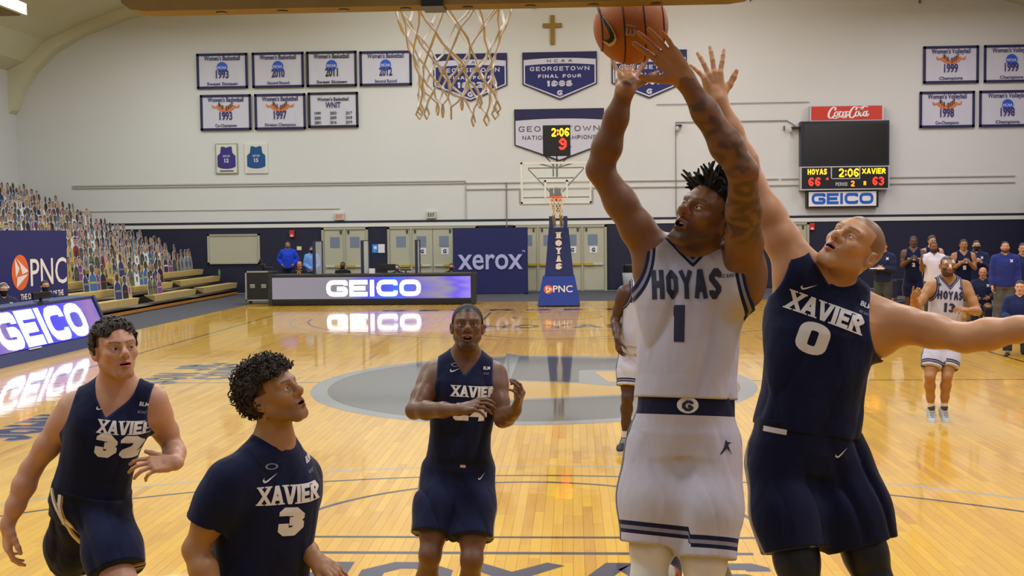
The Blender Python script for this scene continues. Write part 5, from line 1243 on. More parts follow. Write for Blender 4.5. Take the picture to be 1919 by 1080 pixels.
# ---- clothes
def wrinkle(P, amp, sd=0, fz=22, fx=34):
    x, y, z = P[:, 0]+sd*1.37, P[:, 1]+sd*.71, P[:, 2]+sd*.3
    a_ = x*(fx*.75)+y*14+2.0*np.sin(z*4.5+x*3); v = (2.2*(1-np.abs(np.sin(a_)))**2-.5)*(.55+.45*np.sin(z*5+x*7+sd))      # long falling folds
    w3 = np.sin(x*17-z*(fz-2)+y*12+1.6*np.sin(z*5-x*5)); w3 = np.sign(w3)*np.abs(w3)**1.5   # slanting tension folds
    return amp*(.62*v+.42*w3*(.5+.5*np.sin(x*6+z*4)))
def mk_cloth(name, f, lo, hi, h, m, parent, attrf):
    X, Q, N = polygonize(f, lo, hi, h)
    return mesh_np(name, X, Q, N, m, parent, attrf(X))
def jersey(P_, style, parent, h, m, name='jersey', sleeves=None, neck_z=None, strap=.115, loose=.03, amp=.004, hem_t=-.12, tuck=False, colf=None, neckv=.06, hole=(.215, .09, .16), inf=.012):
    s = P_; k = s.sc; J = s.J
    tor = s.torso(inf, loose)
    tr = [tor]
    for a in 'RL':
        sg = 1 if a == 'R' else -1; sh = J['sh'+a]
        tr.append(cone(J['neck']-.045*s.up*k, sh, .06*k+inf, .058*k*s.bulk+inf)); tr.append(cone(J['neck']+.045*s.up*k-s.F*.02, J['neck']*.35+sh*.65+.012*s.up, .05*k+inf, .045*k*s.bulk+inf))
        tr.append(cone(J['neck']-.13*s.up*k+s.X*sg*.06+s.F*.04, sh-.05*s.up, .062*k*s.bulk+inf, .052*k*s.bulk+inf))
        tr.append(cone(J['neck']-.16*s.up*k+s.X*sg*.07-s.F*.04, sh-.07*s.up-s.F*.01, .07*k*s.bulk+inf, .055*k*s.bulk+inf))
    base = union(tr, .05)
    zs = {a: (J['sh'+a]-J['pelvis'])@s.up for a in 'RL'}; xs = {a: abs((J['sh'+a]-J['pelvis'])@s.X) for a in 'RL'}
    zn = s.L
    xn0 = (J['neck']-J['pelvis'])@s.X
    hc_ = {a: max(xs[a]+hole[0]-.19, (1 if a == 'R' else -1)*xn0+(strap+.03)*k+hole[1]) for a in 'RL'}
    def cuts(P):
        d = P-J['pelvis']; z = d@s.up; x = d@s.X; y = d@s.F; u = np.abs(x)
        xn = (J['neck']-J['pelvis'])@s.X
        yy = np.clip((y+.03)/.10, 0, 1); yy = yy*yy*(3-2*yy)
        notch = zn+.03*k-neckv*k*yy
        un = np.abs(x-xn)
        neckc = -smax(-(z-notch-1.15*un*(.35+.65*yy))/1.5, un-.085*k, .02)     # >0 inside the opening
        arm = np.full(len(P), -1.0); 
        if sleeves is None:
            for a in 'RL':
                sg = 1 if a == 'R' else -1
                q = np.hypot((x*sg-hc_[a])/hole[1], np.minimum((z-zs[a]-.02)/hole[2], 0)+np.maximum(z-zs[a]-.02, 0)*.0)
                arm = np.maximum(arm, np.where(x*sg > 0, (1-q)*hole[1], -1))
                out = x*sg-(hc_[a]+.02)
                arm = np.maximum(arm, np.where(z > zs[a]-hole[2]*.55, out, -1))
        hem = hem_t*s.L-z
        return neckc, arm, hem
    slv = None
    if sleeves is not None:
        slv = {}
        for a in 'RL':
            sh, el, wr = J['sh'+a], J['el'+a], J['wr'+a]; fr = sleeves
            if fr <= 1: e = sh+(el-sh)*fr; slv[a] = (chain([sh, sh+(e-sh)*.5, e+(e-sh)*.2], [.07*k*s.bulk+inf*.6, .066*k*s.bulk+inf, .066*k*s.bulk+inf*1.2], .03), e, nrm(el-sh))
            else: slv[a] = (chain([sh, sh+(el-sh)*.5, el, el+(wr-el)*.5, wr+(wr-el)*.1], [.066*k*s.bulk+inf, .064*k*s.bulk+inf, .053*k*s.bulk+inf, .05*k*s.bulk+inf, .036*k+inf], .03), el+(wr-el)*(fr-1), nrm(wr-el))
    def f(P):
        bb = None; d = base(P, bb); w = wrinkle(P, amp, style, 24, 36)
        nc, ac, hc = cuts(P)
        if slv:
            for a in 'RL':
                c_, e, ax = slv[a]; q = smax(c_(P, bb), (P-e)@ax, .004)
                d = smin(d, q, .03)
        d = d+w*np.clip((1.05-((P-J['pelvis'])@s.up)/s.L)/.3, 0, 1)
        d = smax(d, nc, .003); d = np.maximum(d, ac) if slv is None else d
        return smax(d, hc, .004)
    pts = [J['pelvis'], J['neck'], J['shR'], J['shL']]+([J['elR'], J['elL']] if slv else [])+([J['wrR'], J['wrL']] if sleeves and sleeves > 1 else [])
    pts = np.array(pts); lo = pts.min(0)-.27; hi = pts.max(0)+.2
    def attrf(X):
        nc, ac, hc = cuts(X); x, y, t, z = s.tl(X)
        d = np.minimum(-nc, -ac)
        return {'trim': d, 'nk': -nc, 'hem': -hc, 'lx': x, 'ly': y, 'lt': t}
    o = mk_cloth(name, f, lo, hi, h, m, parent, attrf); s.jersey_f = f
    return o
def shorts(P_, style, parent, h, m, name='shorts', hemf=.86, flare=.03, waist_t=.10, amp=.005, to=None, inf=.016, loose=.025, skew=0.0):
    s = P_; k = s.sc; J = s.J; tor = s.torso(inf, loose); legs = []; E = {}
    for a in 'RL':
        hp, kn, an = J['hip'+a], J['kn'+a], J['an'+a]
        if to is None:
            e = hp+(kn-hp)*hemf; ex = hp+(kn-hp)*(hemf+.12); E[a] = (e, nrm(kn-hp))
            legs.append(chain([hp, hp+(kn-hp)*.4, ex], [.096*k*s.bulk+inf, .094*k*s.bulk+inf+flare*.5, .083*k*s.bulk+inf+flare*1.15], .05))
        else:
            e = kn+(an-kn)*to; E[a] = (e, nrm(an-kn))
            legs.append(chain([hp, hp+(kn-hp)*.5, kn, kn+(an-kn)*.5, an+(an-kn)*.1], [.094*k*s.bulk+inf, .086*k*s.bulk+inf, .066*k*s.bulk+inf, .064*k+inf, .062*k+inf], .04))
    cov = {a: smin_node(s.torso(), s.thigh[a], .05) for a in 'RL'}
    def f(P):
        bb = None; t = (P-J['pelvis'])@s.up
        up = smax(tor(P, bb), -(t+.15*k), .02)
        w = wrinkle(P, amp, style+3, 14, 30)
        d = up
        for i, a in enumerate('RL'):
            e, ax = E[a]; q = smax(legs[i](P, bb)+w, (P-e)@ax, .005)
            d = smin(d, q, .04)
            if to is None: d = np.minimum(d, smax(cov[a](P)-.009, (P-e)@ax, .003))
        return smax(d+.4*w, t-waist_t*s.L, .004)
    pts = np.array([J['pelvis']]+[J['hip'+a] for a in 'RL']+[E[a][0] for a in 'RL']+([J['kn'+a] for a in 'RL'] if to else [])); lo = pts.min(0)-.25; hi = pts.max(0)+.25
    def attrf(X):
        t = (X-J['pelvis'])@s.up; dh = []; 
        xr = (X-J['pelvis'])@s.FX0
        for a in 'RL': e, ax = E[a]; dh.append(-((X-e)@ax)+np.where((xr > 0) == (a == 'R'), 0, 5))
        ax, ay, tt, z = s.tl(X)
        # side stripe: distance across from the outer seam of the thigh
        side = np.full(len(X), 1.0)
        for a in 'RL':
            sg = 1 if a == 'R' else -1; hp = J['hip'+a]; kn = J['kn'+a]; d = X-hp; axn = nrm(kn-hp); r = d-(d@axn)[:, None]*axn
            o = s.FX0*sg; fwd = np.cross(axn, o)
            q = np.abs(r@fwd); q = np.where(r@o > .03, q, 1.0); m_ = (xr > 0) == (a == 'R'); side = np.where(m_, q, side)
        return {'hem': np.minimum(dh[0], dh[1]), 'waist': waist_t*s.L-t, 'side': side}
    return mk_cloth(name, f, lo, hi, h, m, parent, attrf)
def band_mat(name, base, bands, rough=.85, weave=0.5, vary=.05, sheen=.06, spec=.25):
    """cloth with colour bands keyed on distance attributes: bands = [(attr, lo, hi, colour)]"""
    if name in MATS: return MATS[name]
    m = bpy.data.materials.new(name); m.use_nodes = True; nt = m.node_tree; b = nt.nodes['Principled BSDF']
    b.inputs['Roughness'].default_value = rough; b.inputs['Sheen Weight'].default_value = sheen; b.inputs['Specular IOR Level'].default_value = .2
    b.inputs['Sheen Roughness'].default_value = .5
    src = nt.nodes.new('ShaderNodeRGB'); src.outputs[0].default_value = (*srgb(base), 1); cur = src.outputs[0]
    for at_, lo, hi, col in bands:
        a = nt.nodes.new('ShaderNodeAttribute'); a.attribute_name = at_
        g = nt.nodes.new('ShaderNodeMath'); g.operation = 'GREATER_THAN'; g.inputs[1].default_value = lo; nt.links.new(a.outputs['Fac'], g.inputs[0])
        l = nt.nodes.new('ShaderNodeMath'); l.operation = 'LESS_THAN'; l.inputs[1].default_value = hi; nt.links.new(a.outputs['Fac'], l.inputs[0])
        mu = nt.nodes.new('ShaderNodeMath'); mu.operation = 'MULTIPLY'; nt.links.new(g.outputs[0], mu.inputs[0]); nt.links.new(l.outputs[0], mu.inputs[1])
        mx = nt.nodes.new('ShaderNodeMix'); mx.data_type = 'RGBA'; nt.links.new(mu.outputs[0], mx.inputs[0]); nt.links.new(cur, mx.inputs[6]); mx.inputs[7].default_value = (*srgb(col), 1); cur = mx.outputs[2]
    nt.links.new(cur, b.inputs['Base Color'])
    tc = nt.nodes.new('ShaderNodeTexCoord'); n = nt.nodes.new('ShaderNodeTexNoise'); n.inputs['Scale'].default_value = 7; n.inputs['Detail'].default_value = 2.5
    mp = nt.nodes.new('ShaderNodeMapping'); mp.inputs['Scale'].default_value = (1.5, 1.5, .6); nt.links.new(tc.outputs['Object'], mp.inputs[0]); nt.links.new(mp.outputs[0], n.inputs['Vector'])
    bp = nt.nodes.new('ShaderNodeBump'); bp.inputs['Strength'].default_value = weave; bp.inputs['Distance'].default_value = .035; nt.links.new(n.outputs['Fac'], bp.inputs['Height']); nt.links.new(bp.outputs['Normal'], b.inputs['Normal'])
    MATS[name] = m; return m
def skin_mat(name='skin', rough=.44):
    if name in MATS: return MATS[name]
    m = mat(name, (200, 150, 120), rough, attr='col', bump=.05, bscale=400, vary=.05, vscale=9, spec=.38)
    b = m.node_tree.nodes['Principled BSDF']; b.inputs['Subsurface Weight'].default_value = .06; b.inputs['Subsurface Radius'].default_value = (.012, .005, .003); b.inputs['Subsurface Scale'].default_value = .6
    return m
def decal(vf, cloth, org, U, V, N, m, name, parent, maxlen=.012, lift=.0018, reach=.25, wrap=None):
    """print 2-D lettering onto a garment: points dropped along -N on its surface"""
    me = cloth.data; deps = None
    key = cloth.name
    if key not in _BV:
        co = np.empty(len(me.vertices)*3, np.float32); me.vertices.foreach_get('co', co); co = co.reshape(-1, 3)
        q = np.empty(len(me.polygons)*4, np.int32); me.loops.foreach_get('vertex_index', q); _BV[key] = BVHTree.FromPolygons(co.tolist(), q.reshape(-1, 4).tolist())
    bv = _BV[key]; bm = bmesh.new()
    org, U, V, N = (np.array(q, float) for q in (org, U, V, N)); U = nrm(U); V = nrm(V); N = nrm(N)
    vs = [bm.verts.new((x, y, k)) for (x, y), k in zip(vf[0], layers(vf))]; bm.verts.ensure_lookup_table()
    for f in vf[1]:
        try: bm.faces.new([vs[i] for i in f])
        except ValueError: pass
    for _ in range(5):
        e = [e for e in bm.edges if e.calc_length() > maxlen]
        if not e: break
        bmesh.ops.subdivide_edges(bm, edges=e, cuts=1); bmesh.ops.triangulate(bm, faces=bm.faces[:])
    bm.verts.index_update(); out = []; last = None; ok = []
    for v in bm.verts:
        p = org+v.co.x*U+v.co.y*V+N*reach
        hit, nn, i_, d_ = bv.ray_cast(Vector(p), Vector(-N), reach*2)
        if hit is None: ok.append(False); out.append(tuple(org))
        else:
            nv = nn if nn.dot(Vector(N)) > 0 else -nn; ok.append(True); out.append(tuple(hit+nv*(lift+v.co.z*.00018)))
    fs = [[v.index for v in f.verts] for f in bm.faces if all(ok[v.index] for v in f.verts)]; bm.free()
    mb = MB(); mb.add(out, fs)
    return mb.build(name, m, parent, smooth=False)
_BV = {}
# ================================================================== players
M_SKIN = skin_mat()
RB = np.stack([RT, FW, UP])
def dirw(x, y, z): return nrm(np.array([x, y, z], float))      # x right, y away from the camera, z up
NVY = (22, 26, 58); XJ = (13, 20, 54)
def jersey_mat_x(): return band_mat('jersey_navy', XJ, [('trim', -1, .008, (24, 34, 78))], vary=.1)
def shorts_mat_x(): return band_mat('shorts_navy', XJ, [('side', -1, .035, (22, 32, 72)), ('side', .008, .017, (186, 186, 190)), ('side', .024, .029, (180, 150, 70)), ('waist', -1, .035, (12, 16, 38))])
def jersey_mat_h(): return band_mat('jersey_white', (180, 178, 198), [('trim', -1, .010, NVY), ('trim', .018, .027, NVY), ('trim', .010, .018, (128, 126, 150))])
def shorts_mat_h(): return band_mat('shorts_white', (180, 178, 196), [('hem', .028, .040, NVY), ('hem', .052, .066, NVY), ('hem', .040, .052, (130, 128, 150)), ('waist', -1, .062, NVY), ('side', -1, .009, NVY), ('side', .022, .029, NVY), ('side', .009, .022, (120, 120, 140))])
M_PW = mat('print_white', (214, 212, 216), .7); M_PN2 = mat('print_navy', (28, 30, 62), .7); M_PG = mat('print_grey', (120, 124, 150), .7)
M_LACE = mat('lace_dark', (60, 60, 76), .7); M_SOLE = mat('sole_white', (206, 208, 212), .5)

def shoe(P_, a, parent, toe, col=(176, 182, 190), col2=(60, 60, 84), up=(0, 0, 1)):
    an = P_.J['an'+a]; s = P_.sc; toe = nrm(toe); up = np.array(up, float); up = nrm(up-toe*(up@toe)); x = np.cross(toe, up)
    P = lambda u, v, z: an+s*(u*x+v*toe+z*up)
    f0 = union([cone(P(0, -.045, -.035), P(0, .03, -.04), .038*s, .042*s), cone(P(0, .03, -.045), P(.008, .14, -.062), .046*s, .04*s), cone(P(.008, .14, -.062), P(.006, .185, -.066), .04*s, .03*s), cone(P(0, -.01, .03), P(0, -.01, -.03), .040*s, .042*s)], .03)
    bottom = -.09
    f = S(lambda Q: smax(f0(Q), -((Q-an)@up)/1+bottom*s, .012), an, .3)
    X, Q, N = polygonize(f, an-.3, an+.3, .006)
    l = (X-an); v = l@toe/s; z = l@up/s; u = l@x/s
    C = np.tile(np.array(srgb(col)), (len(X), 1)); dk = (np.abs(u) < .022) & (v > .02) & (v < .11) & (z > -.045) & (np.sin(v*260) > .2) | (z > .018)
    C[dk] = srgb(col2); C[z < -.072] = srgb((206, 208, 212))
    o = mesh_np('shoe', X, Q, N, mat('shoe_'+'%d' % col[0], col, .6, attr='col'), parent, {'col': C})
    return o

def chest_frame(P_): return P_.J['pelvis'], P_.X, P_.up, P_.F
def mark(P_, cl, vf, dx, t, m, name, rot=0.0, parent=None, slant=0.0, lift=.0018, yaw=0.0):
    """print on the garment front: dx to the person's left in m, t = fraction up the torso"""
    U = -P_.X; V = P_.up; N = P_.F
    if yaw: N = nrm(N*math.cos(yaw)+U*math.sin(yaw)); U = np.cross(V, N)*-1; U = -np.cross(N, V)*-1 if False else nrm(np.cross(V, N))
    c, s = math.cos(rot), math.sin(rot); U2 = c*U+s*V; V2 = -s*U+c*V
    org = P_.J['pelvis']+V*P_.L*t+U*dx
    return decal(vf, cl, org, U2, V2, N, m, name, parent if parent is not None else cl, lift=lift)

def player(spec):
    J = spec['J']; P_ = Person(J, spec['F'], spec['HF'], spec.get('HU', (0, 0, 1)), spec.get('FP'), spec.get('scale', 1.0), spec.get('hands'), spec.get('bulk', 1.0), None, spec.get('face'), spec.get('hs', 1.0), spec.get('tw', 1.0))
    base = P_.J['pelvis'].copy(); base[2] = 0
    t = thing('person', spec['label'], 'person', (0, 0, 0), group=spec.get('group'))
    hq = spec.get('hq', True); h, hh, fh = spec.get('res', (.0075, .0036, .0034))
    sk = spec['skin']
    body = P_.mesh_body('body', t, M_SKIN, h, hh, fh, lambda X: P_.skin_color(X, **sk))
    if spec.get('eyes', True): P_.eyes(t, spec.get('iris', (50, 32, 22)), spec.get('look'))
    return P_, t

def tubes_hair(P_, parent, strands, m, name='hair', n=5):
    mb = MB()
    for pts, r in strands: mb.tube(pts, r, n)
    return mb.build(name, m, parent, smooth=True)
def scalp_pts(P_, n, cond, seed, rad=1.0):
    """points on the skull in head-local metres that satisfy cond(x, y, z)"""
    r = random.Random(seed); out = []
    while len(out) < n:
        u = r.uniform(-1, 1); a = r.uniform(0, 2*PI); q = math.sqrt(1-u*u); d = np.array([q*math.cos(a), q*math.sin(a), u])
        p = np.array([.077*d[0], -.012+.098*d[1], .034+.086*d[2]])*rad
        if cond(*p): out.append((p, d))
    return out
def cap_hair(P_, parent, m, thick, cond, h=.004, rough=.004, name='hair', freq=150, clump=None):
    """a volume of short hair over the skull, cut by cond(l)->signed (positive = outside)"""
    R = P_.HR; c = P_.J['head']; k = P_.hs
    def f(Q):
        l = (Q-c)@R.T/k; q = l-np.array([0, -.014, .034]); rr = np.array([.076, .097, .086])+thick
        k0 = np.sqrt(((q/rr)**2).sum(1)); k1 = np.sqrt(((q/rr**2)**2).sum(1))+1e-9; d = k0*(k0-1)/k1
        nz = np.sin(l[:, 0]*freq+3*np.sin(l[:, 2]*freq*.6))*np.sin(l[:, 2]*freq*.9+2*np.sin(l[:, 1]*freq*.7))+.6*np.sin(l[:, 1]*freq*1.3+l[:, 0]*freq*.8)
        d = d+rough*nz
        return smax(d, cond(l), .004)*k
    fn = S(f, c, .2)
    X, Q, N = polygonize(fn, c-.19, c+.19, h)
    return mesh_np(name, X, Q, N, m, parent)
M_HB = mat('hair_black', (20, 17, 16), .55, bump=.6, bscale=260, spec=.3); M_HD = mat('hair_dark_brown', (44, 32, 24), .5, bump=.6, bscale=240, spec=.35)

# ---------------- the jumping player in white, number 1
D = 3.78
elR, elL = at(1124, 318, 3.80), at(1392, 322, 3.42)
J1 = dict(neck=at(1290, 487, 3.82), pelvis=at(1284, 800, 3.76), head=at(1324, 408, 3.70),
          shR=at(1226, 478, 3.82), elR=elR, wrR=at(1172, 168, 3.74), shL=at(1396, 505, 3.68), elL=elL, wrL=at(1284, 150, 3.40),
          hipR=at(1236, 838, 3.76), knR=at(1216, 1085, 3.68), anR=at(1252, 1075, 4.12), hipL=at(1326, 846, 3.74), knL=at(1318, 1120, 3.62), anL=at(1348, 1098, 4.06))
F1 = dirw(.04, -1, .06)
SP1 = dict(J=J1, F=F1, HF=dirw(-.62, -.60, .42), HU=dirw(.42, .05, .9), scale=1.0, bulk=.98, tw=.93, label='basketball player in a white number 1 jersey leaping with the ball overhead',
    hands=dict(R=dict(d=dirw(.10, .72, .62), n=dirw(.05, -.6, .8), side=1, curl=(.12, .1, .1, .12), spread=.26, thumb=(1.05, .12)),
               L=dict(d=dirw(-.60, .05, .80), n=dirw(-.35, -.9, -.2), side=-1, curl=(.10, .14, .2, .26), spread=.15, thumb=(.95, .25))),
    skin=dict(skin=(118, 78, 50), brows=(40, 26, 20), beard=((52, 32, 24), .7), lipc=(134, 82, 74), hair=(58, 42, 34), hairamt=.75, tattoo=[('L', .35, 1.93, .6)], palm=(168, 114, 70), tights=((206, 202, 200), 'RL', 0, 0)),
    face=dict(open=.75, nose=1.2, jaw=.98, eye=.0036), res=(.0072, .0032, .0032), look=dirw(-.7, -.3, .6))
PA, TA = player(SP1)
ja = jersey(PA, 1, TA, .0072, jersey_mat_h(), loose=.024, amp=.0095, hem_t=.165, neckv=.03)
sa = shorts(PA, 1, TA, .0085, shorts_mat_h(), hemf=.74, flare=-.004, waist_t=.18, amp=.009, loose=.006, inf=.02)
mark(PA, ja, fit(strokes('HOYAS', .098, .23, .8, .1), .215), -.022, .735, M_PN2, 'lettering', rot=.03)
mark(PA, ja, fit(strokes('1', .118, .24, .7), .034), -.045, .485, M_PN2, 'lettering')
mark(PA, ja, fit(fonttext('BIG EAST', .012, .01), .05), .10, .86, M_PN2, 'lettering')
ab = mark(PA, sa, ([(.034*math.cos(2*PI*i/20), .026*math.sin(2*PI*i/20)+.0) for i in range(20)], [tuple(range(20))], 1), -.012, .125, M_PW, 'waist_emblem')
mark(PA, sa, fit(strokes('G', .034, .26, 1.1), .036), -.012, .09, M_PN2, 'lettering', lift=.003)
mark(PA, sa, ([(0, .02), (.006, .012), (.02, .012), (.008, .004), (.014, -.012), (.022, -.026), (.004, -.008), (-.014, -.026), (-.02, -.028), (-.004, -.002)], [(0, 1, 2, 3, 4, 5, 6, 7, 8, 9)], 1), .112, -.10, M_PN2, 'leaping_emblem')
rr = random.Random(4); st = []
for p, d in scalp_pts(PA, 330, lambda x, y, z: (z > .06+max(0, y)*.25) or (z > .02 and y < -.03), 5, 1.02):
    w0 = PA.J['head']+p@PA.HR; dd = nrm(d@PA.HR+np.array([rr.uniform(-.6, .6), rr.uniform(-.6, .6), rr.uniform(-.1, .9)])*.75); L_ = rr.uniform(.028, .058)*(.5 if p[1] < -.03 else 1); b1 = np.array([rr.uniform(-1, 1) for _ in range(3)])*.017
    st.append(([w0-dd*.008, w0+dd*L_*.4+b1*.8, w0+dd*L_*.8+b1*.9, w0+dd*L_+b1*1.6], [.0085, .0072, .0058, .003]))
tubes_hair(PA, TA, st, M_HB, 'hair', 6)
teeth(PA, TA, .7)
cap_hair(PA, TA, M_HB, .011, lambda l: np.maximum(.062-l[:, 2]+np.where(l[:, 1] > 0, .18*l[:, 1], 1.0*l[:, 1]), l[:, 1]-.062), .0045, .003, 'hair_base')
shoe(PA, 'R', TA, dirw(.1, .35, -.9), (36, 44, 70), (180, 84, 50), up=(0, -1, -.3)); shoe(PA, 'L', TA, dirw(.1, .4, -.9), (170, 160, 140), (60, 60, 70), up=(0, -1, -.3))

# ---------------- ball
BR = .1195; BC = at(1182, 49, 3.66)
ball = thing('basketball', 'orange basketball with black seams balanced on the raised hand', 'ball', (0, 0, 0))
mb = MB().sphere(BC, BR, 48, 32); mb.build('ball_skin', mat('ball_orange', (158, 86, 34), .5, bump=.25, bscale=420, vary=.06, vscale=30, spec=.4), ball, smooth=True)
def seam(nv, off=0.0, wav=0.0, ax=None):
    nv = nrm(nv); a = nrm(np.cross(nv, (.3, .2, 1))) if ax is None else nrm(ax); b = np.cross(nv, a); pts = []
    for i in range(72):
        an = 2*PI*i/72; o = off+wav*math.cos(2*an); q = nrm(math.sqrt(max(0, 1-o*o))*(math.cos(an)*a+math.sin(an)*b)+o*nv); pts.append(BC+q*(BR+.0002))
    return pts
mb = MB(); v_ = -nrm(BC-CAM_P); side_ = nrm(RT+.1*UP)
for off in (-.82, -.28, .26, .8): mb.tube(seam(side_, off, .0), .0022, 5, closed=True)
mb.tube(seam(nrm(UP*.97+.2*v_), .55), .0022, 5, closed=True); mb.build('ball_seam', mat('seam_black', (22, 16, 14), .7), ball, smooth=True)
def on_ball(vf, cu, cv, m, nm, rot=0.0, lift=.0012):
    c, s = math.cos(rot), math.sin(rot); out = []
    for x, y in vf[0]:
        u, w_ = cu+x*c-y*s, cv+x*s+y*c; r2 = min(.985*BR*BR, u*u+w_*w_); out.append(BC+u*RT+w_*UP+math.sqrt(BR*BR-r2)*v_+nrm(u*RT+w_*UP+math.sqrt(BR*BR-r2)*v_)*lift)
    return MB().add(out, vf[1]).build(nm, m, ball)
def sub(vf, n=3):
    bm = bmesh.new(); vs = [bm.verts.new((x, y, 0)) for x, y in vf[0]]
    for f in vf[1]: bm.faces.new([vs[i] for i in f])
    bmesh.ops.subdivide_edges(bm, edges=bm.edges[:], cuts=n, use_grid_fill=True); bm.verts.index_update(); o = [(v.co.x, v.co.y) for v in bm.verts], [tuple(v.index for v in f.verts) for f in bm.faces], 1; bm.free(); return o
sw = swoosh2(.155); on_ball(sub(([(x, y) for x, y in sw[0]], sw[1], 1), 2), -.078, .012, mat('logo_silver', (190, 180, 130), .4), 'logo_edge', rot=PI/2+.12)
on_ball(sub(([(x*.86, y*.82) for x, y in sw[0]], sw[1], 1), 2), -.078, .011, mat('seam_black', (22, 16, 14), .7), 'logo_mark', rot=PI/2+.12, lift=.002)
on_ball(sub(fit(strokes('ELITE', .03, .2, 1.1, .2), .125), 2), .02, .03, mat('logo_dull', (158, 140, 112), .4), 'lettering', rot=PI/2-.12)

# ---------------- the defender in navy, number 0
J2 = dict(neck=at(1548, 540, 4.02), pelvis=at(1507, 832, 4.0), head=at(1598, 466, 3.93),
          shR=at(1492, 497, 3.98), elR=at(1408, 345, 4.02), wrR=at(1346, 190, 4.0), shL=at(1652, 600, 4.0), elL=at(1808, 634, 3.84), wrL=at(1966, 608, 3.74),
          hipR=at(1462, 872, 4.0), knR=at(1504, 1112, 3.86), anR=at(1500, 1290, 4.25), hipL=at(1568, 868, 4.0), knL=at(1640, 1096, 3.9), anL=at(1660, 1290, 4.2))
SP2 = dict(J=J2, tw=.97, F=dirw(-.10, -1, .18), FP=dirw(0, -1, 0), HF=dirw(-.52, -.62, .62), HU=dirw(.62, .10, .78), scale=1.0, bulk=1.08, label='basketball player in a navy number 0 jersey leaning back with one arm flung out',
    hands=dict(R=dict(d=dirw(-.22, .05, .95), n=dirw(-.2, .9, .1), side=-1, curl=(.1, .12, .14, .18), spread=.3, thumb=(.95, .05)), L=dict(d=dirw(1, -.3, .05), n=dirw(0, -.4, -.9), side=-1, curl=(.2, .2, .2, .2))),
    skin=dict(skin=(184, 136, 100), brows=(70, 46, 30), hair=(92, 68, 46), hairamt=.72, hairline=.066, lipc=(178, 112, 104), beard=((140, 100, 70), .22), tights=((16, 18, 30), 'RL', 0, 0)),
    face=dict(open=.35, nose=1.05, jaw=1.02, eye=.0036), res=(.0074, .0032, .0034), iris=(70, 84, 70), look=dirw(-.7, -.25, .7))
PB_, TB_ = player(SP2)
jb = jersey(PB_, 2, TB_, .0074, jersey_mat_x(), loose=.018, amp=.008, hem_t=.08, neckv=.025)
sb_ = shorts(PB_, 2, TB_, .009, shorts_mat_x(), hemf=.68, flare=.006, waist_t=.13, amp=.010, loose=.008, inf=.018)
mark(PB_, jb, fit(strokes('XAVIER', .066, .23, .95, .06, serif=True), .275), -.01, .775, M_PW, 'lettering', rot=-.22)
mark(PB_, jb, fit(strokes('0', .108, .26, 1.0, rad=.5, seg=5), .105), -.045, .565, M_PW, 'lettering', rot=-.2)
mark(PB_, jb, swoosh2(.055), -.07, .97, M_PW, 'logo_mark'); mark(PB_, jb, fit(fonttext('BLM', .018, .02), .042), .13, .90, M_PW, 'lettering', rot=-.25); mark(PB_, jb, fit(fonttext('BIG EAST', .01, .01), .036), .125, .855, M_PG, 'lettering', rot=-.25)
mark(PB_, sb_, swoosh2(.05), .115, -.01, M_PW, 'logo_mark', rot=.5)
mark(PB_, sb_, rect2(-.03, .045, 0, .018), -.12, .05, M_PW, 'waist_label'); mark(PB_, sb_, rect2(-.008, .012, 0, .045), .055, -.66, mat('tag_grey', (96, 90, 92), .7), 'hem_tag')
shoe(PB_, 'R', TB_, dirw(0, -1, -.2)); shoe(PB_, 'L', TB_, dirw(0, -1, -.2))

# ---------------- number 32
J3 = dict(neck=at(214, 738, 4.72), pelvis=at(168, 938, 4.78), head=at(217, 657, 4.66),
          shR=at(140, 765, 4.74), elR=at(58, 880, 4.76), wrR=at(14, 985, 4.72), shL=at(284, 752, 4.78), elL=at(326, 842, 4.92), wrL=at(328, 868, 4.68),
          hipR=at(146, 968, 4.8), knR=at(128, 1092, 5.08), anR=at(20, 1180, 5.35), hipL=at(196, 966, 4.72), knL=at(234, 1140, 4.52), anL=at(236, 1330, 4.75))
SP3 = dict(J=J3, tw=.86, F=dirw(.28, -1, .12), FP=dirw(.2, -1, 0), HF=dirw(.62, -.72, .16), HU=dirw(-.06, 0, 1), scale=1.0, bulk=.95, label='dark haired player in a navy number 32 jersey running at the left',
    hands=dict(R=dict(d=dirw(.02, -.1, -1), n=dirw(.7, .6, 0), side=1, curl=(.35, .4, .45, .5), thumb=(.5, .3)), L=dict(d=dirw(-.78, -.62, .06), n=dirw(-.25, .62, -.72), side=-1, curl=(.35, .4, .45, .6), spread=.18, thumb=(.9, .2))),
    skin=dict(skin=(186, 140, 118), brows=(58, 40, 30), lipc=(176, 100, 96), beard=((150, 106, 84), .22), hair=(50, 38, 30), hairamt=.8),
    face=dict(open=.25, eye=.0058), res=(.0078, .0034, .0036), iris=(52, 40, 30), look=dirw(.8, -.55, .25))
PC, TC = player(SP3)
jc = jersey(PC, 5, TC, .0078, jersey_mat_x(), loose=.026, amp=.0075, hem_t=-.05, neckv=.105)
sc3 = shorts(PC, 5, TC, .009, shorts_mat_x(), hemf=.62, flare=.01, waist_t=.14, amp=.007)
def ribbon(cl, par, path, wd, m, d, nm):
    P = [np.array([(x-130)/457, -(y-960)/457]) for x, y in path]; V = []; F = []
    for i, q in enumerate(P):
        t_ = P[min(i+1, len(P)-1)]-P[max(i-1, 0)]; t_ /= np.linalg.norm(t_); n_2 = np.array([-t_[1], t_[0]])*wd/2; V += [tuple(q+n_2), tuple(q-n_2)]
    F = [(2*i, 2*i+1, 2*i+3, 2*i+2) for i in range(len(P)-1)]
    return decal((V, F, 1), cl, at(130, 960, d), RT, UP, -FW, m, nm, cl, reach=.4)
M_GLD = mat('print_gold', (176, 146, 72), .6)
